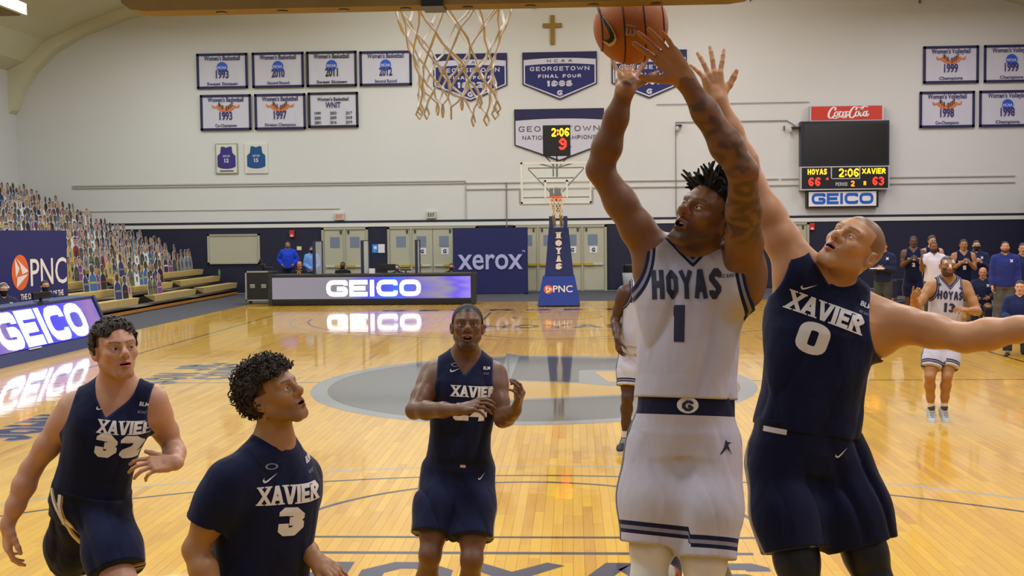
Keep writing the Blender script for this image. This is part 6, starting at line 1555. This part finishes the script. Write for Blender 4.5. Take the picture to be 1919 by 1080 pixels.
ribbon(sc3, TC, [(101, 913), (108, 935), (118, 955), (126, 975), (132, 1000), (146, 1034)], .011, M_PW, 4.7, 'side_stripe'); ribbon(sc3, TC, [(106, 913), (113, 934), (124, 955), (131, 975), (137, 1000), (149, 1032)], .006, M_GLD, 4.7, 'side_stripe')
ribbon(sc3, TC, [(124, 922), (121, 945), (126, 968), (139, 982), (150, 1002), (162, 1026)], .015, M_PW, 4.7, 'side_stripe'); ribbon(sc3, TC, [(130, 924), (127, 945), (132, 967), (144, 981), (154, 1001), (164, 1024)], .005, M_GLD, 4.7, 'side_stripe')
mark(PC, jc, fit(strokes('XAVIER', .052, .23, .95, .06, serif=True), .21), .085, .74, M_PW, 'lettering', rot=.1)
mark(PC, jc, fit(strokes('32', .095, .3, 1.1, .1), .175), .08, .53, M_PW, 'lettering', rot=.06)
mark(PC, jc, swoosh2(.05), -.02, .91, M_PW, 'logo_mark'); mark(PC, jc, ring2(.012, .018, 20, sx=1.2, sy=.5), -.02, .97, M_PG, 'logo_mark'); mark(PC, jc, fit(fonttext('BLM', .016, .02), .036), .13, .98, M_PW, 'lettering'); mark(PC, jc, fit(fonttext('BIG EAST', .01, .01), .034), .13, .92, M_PG, 'lettering')
cap_hair(PC, TC, M_HD, .017, lambda l: np.maximum(np.where(l[:, 1] > .0, .058-l[:, 2]+.1*l[:, 1]+.012*np.sin(l[:, 0]*90), np.where(np.abs(l[:, 0]) > .06, .0-l[:, 2]-.9*np.minimum(l[:, 1]+.0, 0)*-1, -.05-l[:, 2])), l[:, 1]-.078), .0042, .0035, 'hair', 120)
st = []
for p, d in scalp_pts(PC, 300, lambda x, y, z: (z > .066 and y < .072) or (y < -.02 and z > -.03), 8, 1.16):
    w0 = PC.J['head']+p@PC.HR*PC.hs; nn = nrm(d@PC.HR); tg = PC.HF*.5*(1 if p[2] > .05 else 0)+PC.HX*rr.uniform(-.9, .9)-PC.HU*(.2 if p[2] > .05 else 1); tg = nrm(tg-nn*(tg@nn)); L_ = rr.uniform(.018, .034)
    st.append(([w0-nn*.004, w0+tg*L_*.5+nn*.004, w0+tg*L_-nn*.003], [.0045, .0048, .0012]))
tubes_hair(PC, TC, st, M_HD, 'hair_locks', 4)
shoe(PC, 'R', TC, dirw(-.2, -.6, -.8)); shoe(PC, 'L', TC, dirw(.1, -1, -.05))

# ---------------- number 3
J4 = dict(neck=at(514, 850, 4.05), pelvis=at(478, 1130, 4.12), head=at(513, 742, 4.02),
          shR=at(428, 902, 3.92), elR=at(366, 1030, 3.92), wrR=at(420, 1160, 3.85), shL=at(562, 892, 4.2), elL=at(552, 1012, 4.24), wrL=at(590, 1048, 4.02),
          hipR=at(440, 1160, 4.08), knR=at(450, 1310, 3.8), anR=at(420, 1480, 4.1), hipL=at(520, 1158, 4.2), knL=at(580, 1320, 4.05), anL=at(560, 1490, 4.35))
SP4 = dict(J=J4, F=dirw(.60, -.86, .10), FP=dirw(.5, -.9, 0), HF=dirw(.86, -.30, .42), HU=dirw(-.42, .0, .9), scale=.97, bulk=.98, label='curly haired player in a navy number 3 jersey over a T shirt looking up',
    hands=dict(R=dict(d=dirw(.4, -.2, -.9), n=dirw(.6, .7, 0), side=1, curl=(.4, .4, .5, .5)), L=dict(d=dirw(.8, -.3, -.42), n=dirw(-.1, .35, -.9), side=-1, curl=(.18, .25, .3, .35), spread=.1, thumb=(.6, .3))),
    skin=dict(skin=(156, 114, 78), brows=(34, 24, 18), lipc=(150, 90, 80), beard=((84, 56, 40), .35), hair=(44, 32, 26), hairamt=.8),
    face=dict(open=.4, nose=1.1, eye=.0056), res=(.0078, .0033, .0034), look=dirw(.8, -.1, .6))
PD, TD = player(SP4)
jd = jersey(PD, 7, TD, .0078, band_mat('jersey_navy_tee', XJ, [('trim', .085, .092, (10, 12, 30)), ('nk', -1, .012, (16, 20, 44))]), loose=.03, amp=.008, hem_t=-.1, neckv=.0, sleeves=.62)
sd = shorts(PD, 7, TD, .009, shorts_mat_x(), hemf=.8, flare=.01, waist_t=.08, amp=.006)
mark(PD, jd, fit(strokes('XAVIER', .062, .23, .95, .06, serif=True), .245), .03, .75, M_PW, 'lettering', rot=.03, slant=.1)
mark(PD, jd, fit(strokes('3', .1, .3, 1.1, .1), .095), .04, .55, M_PW, 'lettering')
mark(PD, jd, swoosh2(.058), -.045, .90, M_PW, 'logo_mark', rot=.12); mark(PD, jd, ring2(.014, .020, 20, sx=1.2, sy=.5), -.04, .97, M_PG, 'logo_mark'); mark(PD, jd, fit(fonttext('BLM', .018, .02), .034), .12, .96, M_PW, 'lettering'); mark(PD, jd, fit(fonttext('BIG EAST', .01, .01), .03), .12, .91, M_PG, 'lettering')
cap_hair(PD, TD, M_HD, .022, lambda l: np.maximum(np.where(l[:, 1] > .02, .052-l[:, 2]+.2*(l[:, 1]-.02), np.where(l[:, 1] > -.03, .04-l[:, 2]+.6*l[:, 1], -.055-l[:, 2])), l[:, 1]-.085), .0045, .006, 'hair', 95)
st = []
for p, d in scalp_pts(PD, 620, lambda x, y, z: (z > .05+.1*y) or (y < -.01 and z > -.05), 9, 1.22):
    w0 = PD.J['head']+p@PD.HR; o = d@PD.HR; a = nrm(np.cross(o, (rr.uniform(-1, 1), rr.uniform(-1, 1), rr.uniform(-1, 1)))); b = np.cross(o, a); r = rr.uniform(.004, .0075); L_ = rr.uniform(.012, .03); tn_k = rr.choice((-1, 1)); pts = []
    for k in range(8): an = k*1.0*tn_k; pts.append(w0+o*(L_*k/7-.006)+r*(math.cos(an)*a+math.sin(an)*b))
    st.append((pts, [.0026]*7+[.001]))
tubes_hair(PD, TD, st, M_HD, 'hair_curls', 4)
shoe(PD, 'R', TD, dirw(.4, -1, 0)); shoe(PD, 'L', TD, dirw(.5, -1, 0))
# small cross tattoo on the forearm
# ---------------- number 24
J5 = dict(neck=at(872, 678, 5.92), pelvis=at(860, 866, 5.95), head=at(876, 614, 5.84),
          shR=at(812, 700, 5.95), elR=at(776, 770, 5.74), wrR=at(862, 768, 5.50), shL=at(926, 702, 5.95), elL=at(942, 786, 5.82), wrL=at(966, 770, 5.56),
          hipR=at(828, 888, 5.95), knR=at(806, 1040, 5.75), anR=at(786, 1200, 6.0), hipL=at(890, 888, 5.95), knL=at(884, 1050, 5.72), anL=at(870, 1205, 5.95))
SP5 = dict(J=J5, F=dirw(.10, -1, .05), HF=dirw(.10, -.95, .22), HU=dirw(.02, .1, 1), scale=.98, bulk=.96, label='player in a navy number 24 jersey watching with hands raised in the middle',
    hands=dict(R=dict(d=dirw(.75, -.35, .25), n=dirw(.2, .6, -.8), side=1, curl=(.4, .45, .5, .55), spread=.14, thumb=(.5, .5)), L=dict(d=dirw(.3, -.35, .85), n=dirw(-.7, .1, .5), side=-1, curl=(.75, .6, .5, .6), spread=.14, thumb=(.8, .6))),
    skin=dict(skin=(102, 68, 48), brows=(30, 20, 16), lipc=(140, 80, 76), beard=((40, 26, 20), .6), hair=(22, 17, 15), hairamt=.95, hairline=.066),
    face=dict(open=.8, nose=1.25, eye=.0052), res=(.009, .0042, .0042), look=dirw(.1, -.9, .3))
PE, TE = player(SP5)
je = jersey(PE, 9, TE, .009, jersey_mat_x(), loose=.018, amp=.007, hem_t=.06, neckv=.09)
se = shorts(PE, 9, TE, .010, shorts_mat_x(), hemf=.76, flare=.012, waist_t=.10, amp=.009, loose=.015)
mark(PE, je, fit(strokes('XAVIER', .056, .24, .95, .06, serif=True), .235), .05, .69, M_PW, 'lettering')
mark(PE, je, fit(strokes('24', .09, .3, 1.1, .1), .17), .04, .46, M_PW, 'lettering')
mark(PE, je, swoosh2(.052), -.05, .93, M_PW, 'logo_mark'); mark(PE, je, ring2(.012, .018, 20, sx=1.2, sy=.5), -.05, .98, M_PG, 'logo_mark'); mark(PE, je, fit(fonttext('BLM', .016, .02), .034), .11, .95, M_PW, 'lettering'); mark(PE, je, fit(fonttext('BIG EAST', .01, .01), .03), .11, .905, M_PG, 'lettering')
mark(PE, se, swoosh2(.045), .12, -.08, M_PW, 'logo_mark', rot=.5); mark(PE, se, rect2(-.014, .014, 0, .014), .02, .0, mat('tag_tan', (190, 170, 140), .7), 'waist_label')
teeth(PE, TE, .8)
cap_hair(PE, TE, M_HB, .006, lambda l: np.maximum(np.where(l[:, 1] > .03, .052-l[:, 2], np.where(l[:, 1] > -.02, .02-l[:, 2]+.6*l[:, 1], -.04-l[:, 2])), l[:, 1]-.075), .0045, .001, 'hair', 300)
shoe(PE, 'R', TE, dirw(0, -1, 0)); shoe(PE, 'L', TE, dirw(.1, -1, 0))

# ---------------- number 13 in white, far right
d13 = 12.9
J6 = dict(neck=at(1776, 526, d13), pelvis=at(1765, 640, d13+.05), head=at(1776, 499, d13-.1),
          shR=at(1744, 537, d13), elR=at(1716, 578, d13-.15), wrR=at(1712, 556, d13-.4), shL=at(1809, 537, d13), elL=at(1832, 584, d13-.15), wrL=at(1815, 582, d13-.42),
          hipR=at(1750, 652, d13+.05), knR=at(1743, 706, d13-.1), anR=at(1745, 768, d13+.02), hipL=at(1780, 652, d13+.05), knL=at(1775, 706, d13-.1), anL=at(1769, 768, d13+.02))
SP6 = dict(J=J6, F=dirw(0, -1, .02), HF=dirw(-.05, -1, .0), scale=.98, bulk=1.0, label='masked player in a white number 13 jersey jogging at the right',
    hands=dict(R=dict(d=dirw(.1, -.6, .3), n=dirw(.6, .2, .6), side=1, curl=(1., 1., 1., 1.)), L=dict(d=dirw(-.85, -.3, .2), n=dirw(0, .5, -.8), side=-1, curl=(.5, .5, .5, .5))),
    skin=dict(skin=(158, 112, 72), brows=(30, 20, 16), beard=((36, 26, 20), .9), hair=(34, 26, 22), hairamt=.95, lipc=(140, 80, 70), sock=((208, 206, 212), .78)), face=dict(eye=.005), res=(.014, .0075, .009), eyes=False)
PF, TF = player(SP6)
jf = jersey(PF, 11, TF, .013, jersey_mat_h(), loose=.03, amp=.004, hem_t=-.02, neckv=.09)
sf = shorts(PF, 11, TF, .015, shorts_mat_h(), hemf=.72, flare=.012, waist_t=.1, amp=.005)
mark(PF, jf, fit(strokes('HOYAS', .095, .24, .8, .12), .275), .005, .70, M_PN2, 'lettering', lift=.004); mark(PF, jf, fit(strokes('13', .10, .25, .8, .14), .12), .0, .50, M_PN2, 'lettering', lift=.004)
mark(PF, jf, ring2(0, .018, 14), -.115, .93, M_PN2, 'logo_mark', lift=.004); mark(PF, jf, rect2(-.03, .03, 0, .02), .13, .88, M_PN2, 'logo_mark', lift=.004)
def face_patch(P_, par, name, m, pts, th=.006):
    mb = MB(); vs = []; n = len(pts)
    for x, y, z in pts: vs.append(P_.J['head']+P_.hs*(x*P_.HX+y*P_.HF+z*P_.HU))
    for x, y, z in pts: vs.append(P_.J['head']+P_.hs*(x*P_.HX+(y-th)*P_.HF+z*P_.HU))
    mb.add(vs, [tuple(range(n)), tuple(range(n, 2*n))[::-1]]+[(i, (i+1) % n, n+(i+1) % n, n+i) for i in range(n)]); return mb.build(name, m, par)
mk = mat('mask_clear_white', (206, 200, 206), .35)
face_patch(PF, TF, 'face_mask', mk, [(-.06, .075, .03), (-.05, .07, .075), (0, .078, .085), (.05, .07, .075), (.06, .075, .03), (.015, .098, .03), (.012, .118, -.03), (-.012, .118, -.03), (-.015, .098, .03)])
for s3 in (-1, 1): face_patch(PF, TF, 'cheek_pad', mat('pad_black', (18, 18, 22), .5), [(s3*.035, .096, -.02), (s3*.07, .066, -.012), (s3*.072, .06, -.045), (s3*.045, .088, -.05)])
shoe(PF, 'R', TF, dirw(-.05, -.75, -.6)); shoe(PF, 'L', TF, dirw(.1, -.75, -.6))

# ---------------- player in white behind the jumper
dq = 11.3
J7 = dict(neck=at(1206, 530, dq), pelvis=at(1196, 645, dq), head=at(1212, 486, dq), shR=at(1170, 548, dq-.05), elR=at(1153, 600, dq), wrR=at(1157, 636, dq-.2), shL=at(1240, 548, dq), elL=at(1262, 600, dq), wrL=at(1250, 650, dq-.2),
          hipR=at(1180, 662, dq), knR=at(1176, 745, dq-.1), anR=at(1172, 822, dq), hipL=at(1212, 662, dq), knL=at(1216, 740, dq-.1), anL=at(1222, 815, dq+.2))
SP7 = dict(J=J7, F=dirw(.1, -1, 0), HF=dirw(.1, -1, 0), scale=1.0, bulk=1.0, label='player in white standing mostly hidden behind the leaping player', hands=dict(R=dict(d=dirw(.1, -.2, -1), n=dirw(.7, .5, 0), side=1, curl=(.4, .4, .4, .4)), L=dict(d=dirw(0, -.2, -1), n=dirw(-.7, .5, 0), side=-1)),
    skin=dict(skin=(72, 46, 34), brows=(20, 14, 12), hair=(20, 16, 14), hairamt=.9, sock=((204, 204, 210), .8)), res=(.014, .009, .009), eyes=False)
PG, TG = player(SP7)
jg = jersey(PG, 13, TG, .013, jersey_mat_h(), loose=.035, amp=.004, hem_t=-.05, neckv=.09); sg_ = shorts(PG, 13, TG, .014, shorts_mat_h(), hemf=.75, flare=.012, waist_t=.08)
mark(PG, jg, fit(strokes('HOYAS', .095, .24, .8, .12), .31), .02, .66, M_PN2, 'lettering', lift=.004); mark(PG, jg, fit(strokes('5', .12, .25, .8, .14), .07), .0, .42, M_PN2, 'lettering', lift=.004)
mark(PG, jg, ring2(0, .018, 14), -.115, .86, M_PN2, 'logo_mark', lift=.004)
shoe(PG, 'R', TG, dirw(-.3, -.9, -.1), (28, 30, 36), (150, 150, 156)); shoe(PG, 'L', TG, dirw(.3, -1, 0), (28, 30, 36), (150, 150, 156))

# ---------------- staff and bench, small in the picture
def stander(px, head_py, d, label, skin, kind='sweater', top=(30, 40, 84), pants=(66, 64, 64), hair=(24, 20, 18), mask=None, F=(0, -1, 0), arms='down', H=1.86, beard=None, group=None, sit=False, kneel=False, bulk=1.0, text=None, num=None, cap=None, face_up=0.0, lower=True, zfloor=None, longhair=False):
    """builds a whole figure whose head top is at photo pixel (px, head_py) and depth d"""
    top_p = at(px, head_py, d); s = H/1.9; F = nrm(F); X = np.cross(F, (0, 0, 1.)); z0 = top_p[2]
    B = np.array([top_p[0], top_p[1], z0])
    P = lambda x, y, z: B+s*(x*X+y*F+z*np.array([0, 0, 1.]))
    hd = P(0, 0, -.12); nk = P(0, -.02, -.30); pe = P(0, -.04, -.88)
    J = dict(neck=nk, head=hd, pelvis=pe); 
    for a, g in (('R', 1), ('L', -1)):
        J['sh'+a] = P(g*.19, -.02, -.36)
        if arms == 'down': J['el'+a] = P(g*.24, -.03, -.67); J['wr'+a] = P(g*.25, .05, -.93)
        elif arms == 'hips': J['el'+a] = P(g*.33, -.06, -.62); J['wr'+a] = P(g*.20, .08, -.80)
        elif arms == 'front': J['el'+a] = P(g*.23, .04, -.66); J['wr'+a] = P(g*.05, .24, -.62)
        elif arms == 'clasp': J['el'+a] = P(g*.25, .0, -.66); J['wr'+a] = P(g*.04, .16, -.84)
        elif arms == 'clap': J['el'+a] = P(g*.23, .03, -.64); J['wr'+a] = P(g*.07, .26, -.50)
        elif arms == 'raise1': J['el'+a] = P(g*.26, .05, -.62) if g > 0 else P(g*.25, -.02, -.66); J['wr'+a] = P(g*.30, .2, -.42) if g > 0 else P(g*.26, .05, -.92)
        elif arms == 'table': J['el'+a] = P(g*.25, .08, -.62); J['wr'+a] = P(g*.14, .32, -.66)
        elif arms == 'face': J['el'+a] = P(g*.22, .15, -.62); J['wr'+a] = P(g*.04, .17, -.40)
        J['hip'+a] = P(g*.095, -.04, -.95)
        if sit: J['kn'+a] = P(g*.14, .42, -.93); J['an'+a] = P(g*.14, .42, -1.36)
        elif kneel: J['kn'+a] = P(g*.16, .25, -.80) if g > 0 else P(g*.12, .12, -1.22); J['an'+a] = P(g*.16, .35, -1.22) if g > 0 else P(g*.14, -.32, -1.2)
        else: J['kn'+a] = P(g*.11, .0, -1.36); J['an'+a] = P(g*.12, -.03, -1.80)
    if sit: J['hipR'] = P(.1, 0, -.86); J['hipL'] = P(-.1, 0, -.86)
    if kneel: J['hipR'] = P(.1, 0, -.84); J['hipL'] = P(-.1, 0, -.84)
    if not sit and not kneel: # stand exactly on the floor
        k = (z0-.09*s)/(1.80*s+.0) if False else 1
        fl_ = J['anR'][2]-.085*s
        for a in 'RL': J['an'+a][2] -= fl_; J['kn'+a][2] -= fl_*.5
    hn = {'R': dict(d=None, n=nrm(np.array(-X)*1+F*.2), side=1, curl=(.5, .5, .5, .5)), 'L': dict(d=None, n=nrm(np.array(X)*1+F*.2), side=-1, curl=(.5, .5, .5, .5))}
    hf = nrm(F+np.array([0, 0, face_up]))
    far_ = d > 20
    spec = dict(J=J, F=F, HF=hf, scale=s, bulk=bulk, hands=hn, label=label, group=group, skin=dict(skin=skin, brows=tuple(int(c*.7) for c in hair), hair=hair if cap is None else None, hairamt=.95, beard=beard, mask=mask), res=(.02, .010, .014) if far_ else (.016, .008, .01), eyes=False, face=dict(eye=.005))
    Pp, T = player(spec); r = .02 if far_ else .017
    if kind == 'jersey': g1 = jersey(Pp, 17+int(px) % 9, T, r, jersey_mat_x(), loose=.03, amp=.004, hem_t=-.08, neckv=.09)
    else: g1 = jersey(Pp, 17+int(px) % 9, T, r, band_mat('top_%d_%d_%d' % top, top, [('nk', -1, .015, tuple(int(c*.7) for c in top))]), name='polo' if kind == 'polo' else 'sweater', loose=.035, amp=.005, hem_t=-.10, neckv=.02, sleeves=.6 if kind == 'polo' else 1.95)
    if kind == 'jersey': shorts(Pp, 3, T, r, shorts_mat_x(), hemf=.85, flare=.012, waist_t=.05)
    elif lower: shorts(Pp, 3, T, r, band_mat('trousers_%d_%d' % pants[:2], pants, []), name='trousers', to=.97, waist_t=.05, inf=.014, amp=.003)
    if text: mark(Pp, g1, fit(strokes(text, .06, .25, .95, .08), .26), 0, .62, M_PW, 'lettering', lift=.005)
    if num: mark(Pp, g1, fit(strokes(num, .09, .28, .9, .1), .07*len(num)), 0, .38, M_PW, 'lettering', lift=.005)
    if kind == 'sweater' and top[2] > 60 and not mask == 'x' and d < 30: mark(Pp, g1, fit(strokes('X', .06, .3, 1), .065), .11, .78, M_PW, 'chest_emblem', lift=.005)
    if hair is not None and cap is None and hair[0] < 200: cap_hair(Pp, T, mat('hair_%d' % hair[0], hair, .6), .008 if not longhair else .016, lambda l: np.maximum(np.where(l[:, 1] > .03, .062-l[:, 2], np.where(l[:, 1] > -.02, .02-l[:, 2]+.6*l[:, 1], (-.05 if not longhair else -.16)-l[:, 2])), l[:, 1]-.078), .009, .001, 'hair', 200)
    if mask: cap_face(Pp, T, mask)
    if lower and not sit or True:
        for a in 'RL': shoe_lo(Pp, a, T, F)
    return Pp, T
def cap_face(P_, par, col):
    R = P_.HR; c = P_.J['head']; k = P_.hs
    hf_ = P_.headn
    f = S(lambda Q: smax(smax(hf_(Q)-.006, np.abs((Q-c)@R[2]/k+.062)-.045, .004), .015-(Q-c)@R[1]/k, .004), c, .16)
    X, Q, N = polygonize(f, c-.17, c+.17, .008)
    if len(X): mesh_np('face_mask', X, Q, N, mat('mask_%d_%d' % tuple(col[:2]), col, .8), par)
def shoe_lo(P_, a, par, toe):
    an = P_.J['an'+a]; toe = nrm(toe); s = P_.sc; f = union([cone(an-toe*.05*s+np.array([0, 0, -.045]), an+toe*.15*s+np.array([0, 0, -.055]), .04*s, .034*s)], .01)
    X, Q, N = polygonize(f, an-.26, an+.26, .016); mesh_np('shoe', X, Q, N, M_BLK, par)
FB = (-.25, -1, 0)
bench = [
 dict(px=1655, head_py=452, d=25.5, label='coach in a navy sweater writing on a clipboard behind the tilted head', skin=(190, 140, 110), top=(28, 36, 66), pants=(64, 66, 66), arms='front', F=(-.5, -1, 0), H=1.85),
 dict(px=1712, head_py=443, d=25.8, label='dark skinned player in navy clapping at the bench, furthest left of them', skin=(96, 64, 48), kind='jersey', arms='clap', F=FB, H=1.95, text='XAVIER', num='2'),
 dict(px=1747, head_py=442, d=26.8, label='long haired bench player in navy standing behind the man in the white polo', skin=(190, 140, 104), kind='jersey', arms='down', F=(0, -1, 0), H=1.95, hair=(44, 34, 28), text='XAVIER', longhair=True),
 dict(px=1750, head_py=453, d=24.6, label='bearded man in a white polo shirt with one hand raised', skin=(124, 80, 58), kind='polo', top=(206, 202, 218), pants=(60, 60, 64), arms='raise1', F=(-.1, -1, 0), H=1.84, beard=((26, 20, 18), .95), hair=(60, 44, 36)),
 dict(px=1806, head_py=449, d=25.8, label='clapping bench player in navy right of the masked player', skin=(160, 112, 78), kind='jersey', arms='clap', F=(-.15, -1, 0), H=1.93, text='XAVIER', num='1'),
 dict(px=1830, head_py=451, d=26.8, label='man in black face mask and navy top at the back of the bench', skin=(196, 146, 118), top=(26, 36, 72), mask=(20, 20, 24), arms='clap', F=(-.2, -1, 0), H=1.9),
 dict(px=1842, head_py=502, d=25.2, label='bald man in navy seated on the bench', skin=(176, 122, 88), top=(24, 32, 62), pants=(28, 30, 44), arms='table', F=(-.4, -1, 0), sit=True, hair=(176, 122, 88), H=1.84),
 dict(px=1884, head_py=453, d=23.6, label='bearded coach in a royal blue pullover and grey trousers with arms down', skin=(190, 136, 106), top=(38, 48, 118), pants=(82, 80, 78), arms='down', F=(-.25, -1, 0), H=1.87, beard=((50, 38, 34), .9), bulk=1.12, face_up=.2),
 dict(px=1917, head_py=456, d=24.2, label='man in navy pullover standing at the right edge of the bench', skin=(186, 138, 104), top=(26, 36, 80), pants=(40, 42, 50), arms='down', F=(-.3, -1, 0), H=1.86, bulk=1.08),
 dict(px=1912, head_py=526, d=19.6, label='man in a navy jacket kneeling at the right sideline', skin=(206, 156, 128), top=(26, 36, 78), pants=(40, 42, 56), arms='table', F=(-.5, -1, 0), kneel=True, H=1.85, bulk=1.1),
]
for b_ in bench: stander(**b_)
# bench chairs behind the staff
def chair(x, y, rz, label):
    t = thing('bench_chair', label, 'chair', (x, y, 0), rz)
    MB().box((-.23, -.22, .43), (.23, .22, .48), bev=.015).build('seat', mat('chair_navy', (30, 34, 60), .6), t); MB().box((-.23, .2, .55), (.23, .25, .95), bev=.015).build('backrest', MATS['chair_navy'], t)
    for sx in (-.2, .2):
        for sy in (-.2, .21): MB().tube([(sx, sy, 0), (sx, sy, .44 if sy < 0 else .6)], .012, 6).build('leg', M_STL, t)
for i, (px, d) in enumerate(((1676, 26.5), (1700, 27.2), (1790, 27.2), (1866, 27.4))):
    p = at(px, 520, d); chair(p[0], p[1], math.radians(20), 'navy bench chair standing %s' % ('behind the coach with the clipboard', 'left of the clapping player', 'behind the clapping bench player', 'beside the seated bald man')[i])
p_ = at(1668, 515, 26); tag(MB().box((p_[0]-.13, p_[1]-.1, 0), (p_[0]+.13, p_[1]+.1, .45), bev=.04).build('equipment_bag', mat('bag_grey', (70, 72, 84), .8)), 'dark equipment bag on the floor by the bench chairs', 'bag')
p_ = at(1644, 503, 25.15); tag(MB().box((-.14, -.09, -.012), (.14, .09, .004)).build('clipboard', M_PAPER, None, loc=p_), 'white clipboard in the hands of the coach behind the tilted head', 'clipboard')
# people at the far table
ft = [
 dict(px=539, head_py=453, d=39.2, label='officer in a bright blue jacket standing with hands on hips by the far wall', skin=(160, 120, 100), top=(30, 62, 190), pants=(20, 22, 34), arms='hips', F=(.1, -1, 0), H=1.86, hair=(60, 40, 32), beard=((60, 50, 50), .9), bulk=1.15),
 dict(px=584, head_py=462, d=38.6, label='masked guard in a light blue shirt behind the clear divider', skin=(176, 130, 100), kind='sweater', top=(104, 146, 214), pants=(20, 22, 34), arms='clasp', F=(.3, -1, 0), mask=(24, 24, 30), H=1.76, hair=(50, 40, 30)),
 dict(px=561, head_py=490, d=37.2, label='person in black with white shoulder stripe leaning on a hand at the far table', skin=(186, 130, 96), top=(18, 18, 24), arms='face', F=(.1, -1, 0), sit=True, H=1.8, hair=(150, 110, 84)),
 dict(px=642, head_py=491, d=37.2, label='person in black cap and mask seated at the far table', skin=(110, 74, 54), top=(16, 16, 20), arms='table', F=(0, -1, 0), sit=True, mask=(18, 18, 22), H=1.8),
 dict(px=744, head_py=496, d=37.2, label='seated person with purple face mask beside the monitor on the far table', skin=(206, 160, 130), top=(28, 26, 32), arms='table', F=(0, -1, 0), sit=True, mask=(60, 56, 120), H=1.7, hair=(90, 62, 44), longhair=True),
 dict(px=846, head_py=494, d=37.2, label='man in white and black mask seated at the right end of the far table', skin=(184, 128, 92), top=(24, 26, 30), arms='table', F=(0, -1, 0), sit=True, mask=(30, 32, 34), H=1.8, beard=None),
]
for b_ in ft: stander(**b_)
lt = [
 dict(px=84, head_py=526, d=23.9, label='man in a black face mask and navy suit seated before the navy backdrop', skin=(196, 142, 116), top=(28, 40, 78), pants=(24, 26, 40), arms='table', F=(.75, -.7, 0), sit=True, mask=(18, 18, 22), H=1.85, hair=(30, 26, 26)),
 dict(px=6, head_py=532, d=22.3, label='man with white headset and black mask at the left edge', skin=(206, 152, 128), top=(44, 46, 70), pants=(24, 26, 40), arms='table', F=(.7, -.7, 0), sit=True, mask=(18, 18, 22), H=1.85, hair=(84, 70, 58)),
]
for i, b_ in enumerate(lt):
    Pp, T = stander(**b_)
    if i == 1:
        hd_ = []
        for k in range(13): a = PI*k/12; hd_.append(Pp.J['head']+Pp.hs*(.088*math.cos(a)*Pp.HX+(.04+.1*math.sin(a))*Pp.HU))
        MB().tube(hd_, .008, 6).sphere(hd_[0], .03, 10, 6).sphere(hd_[-1], .03, 10, 6).build('headset', mat('headset_white', (206, 206, 212), .4), T, smooth=True)
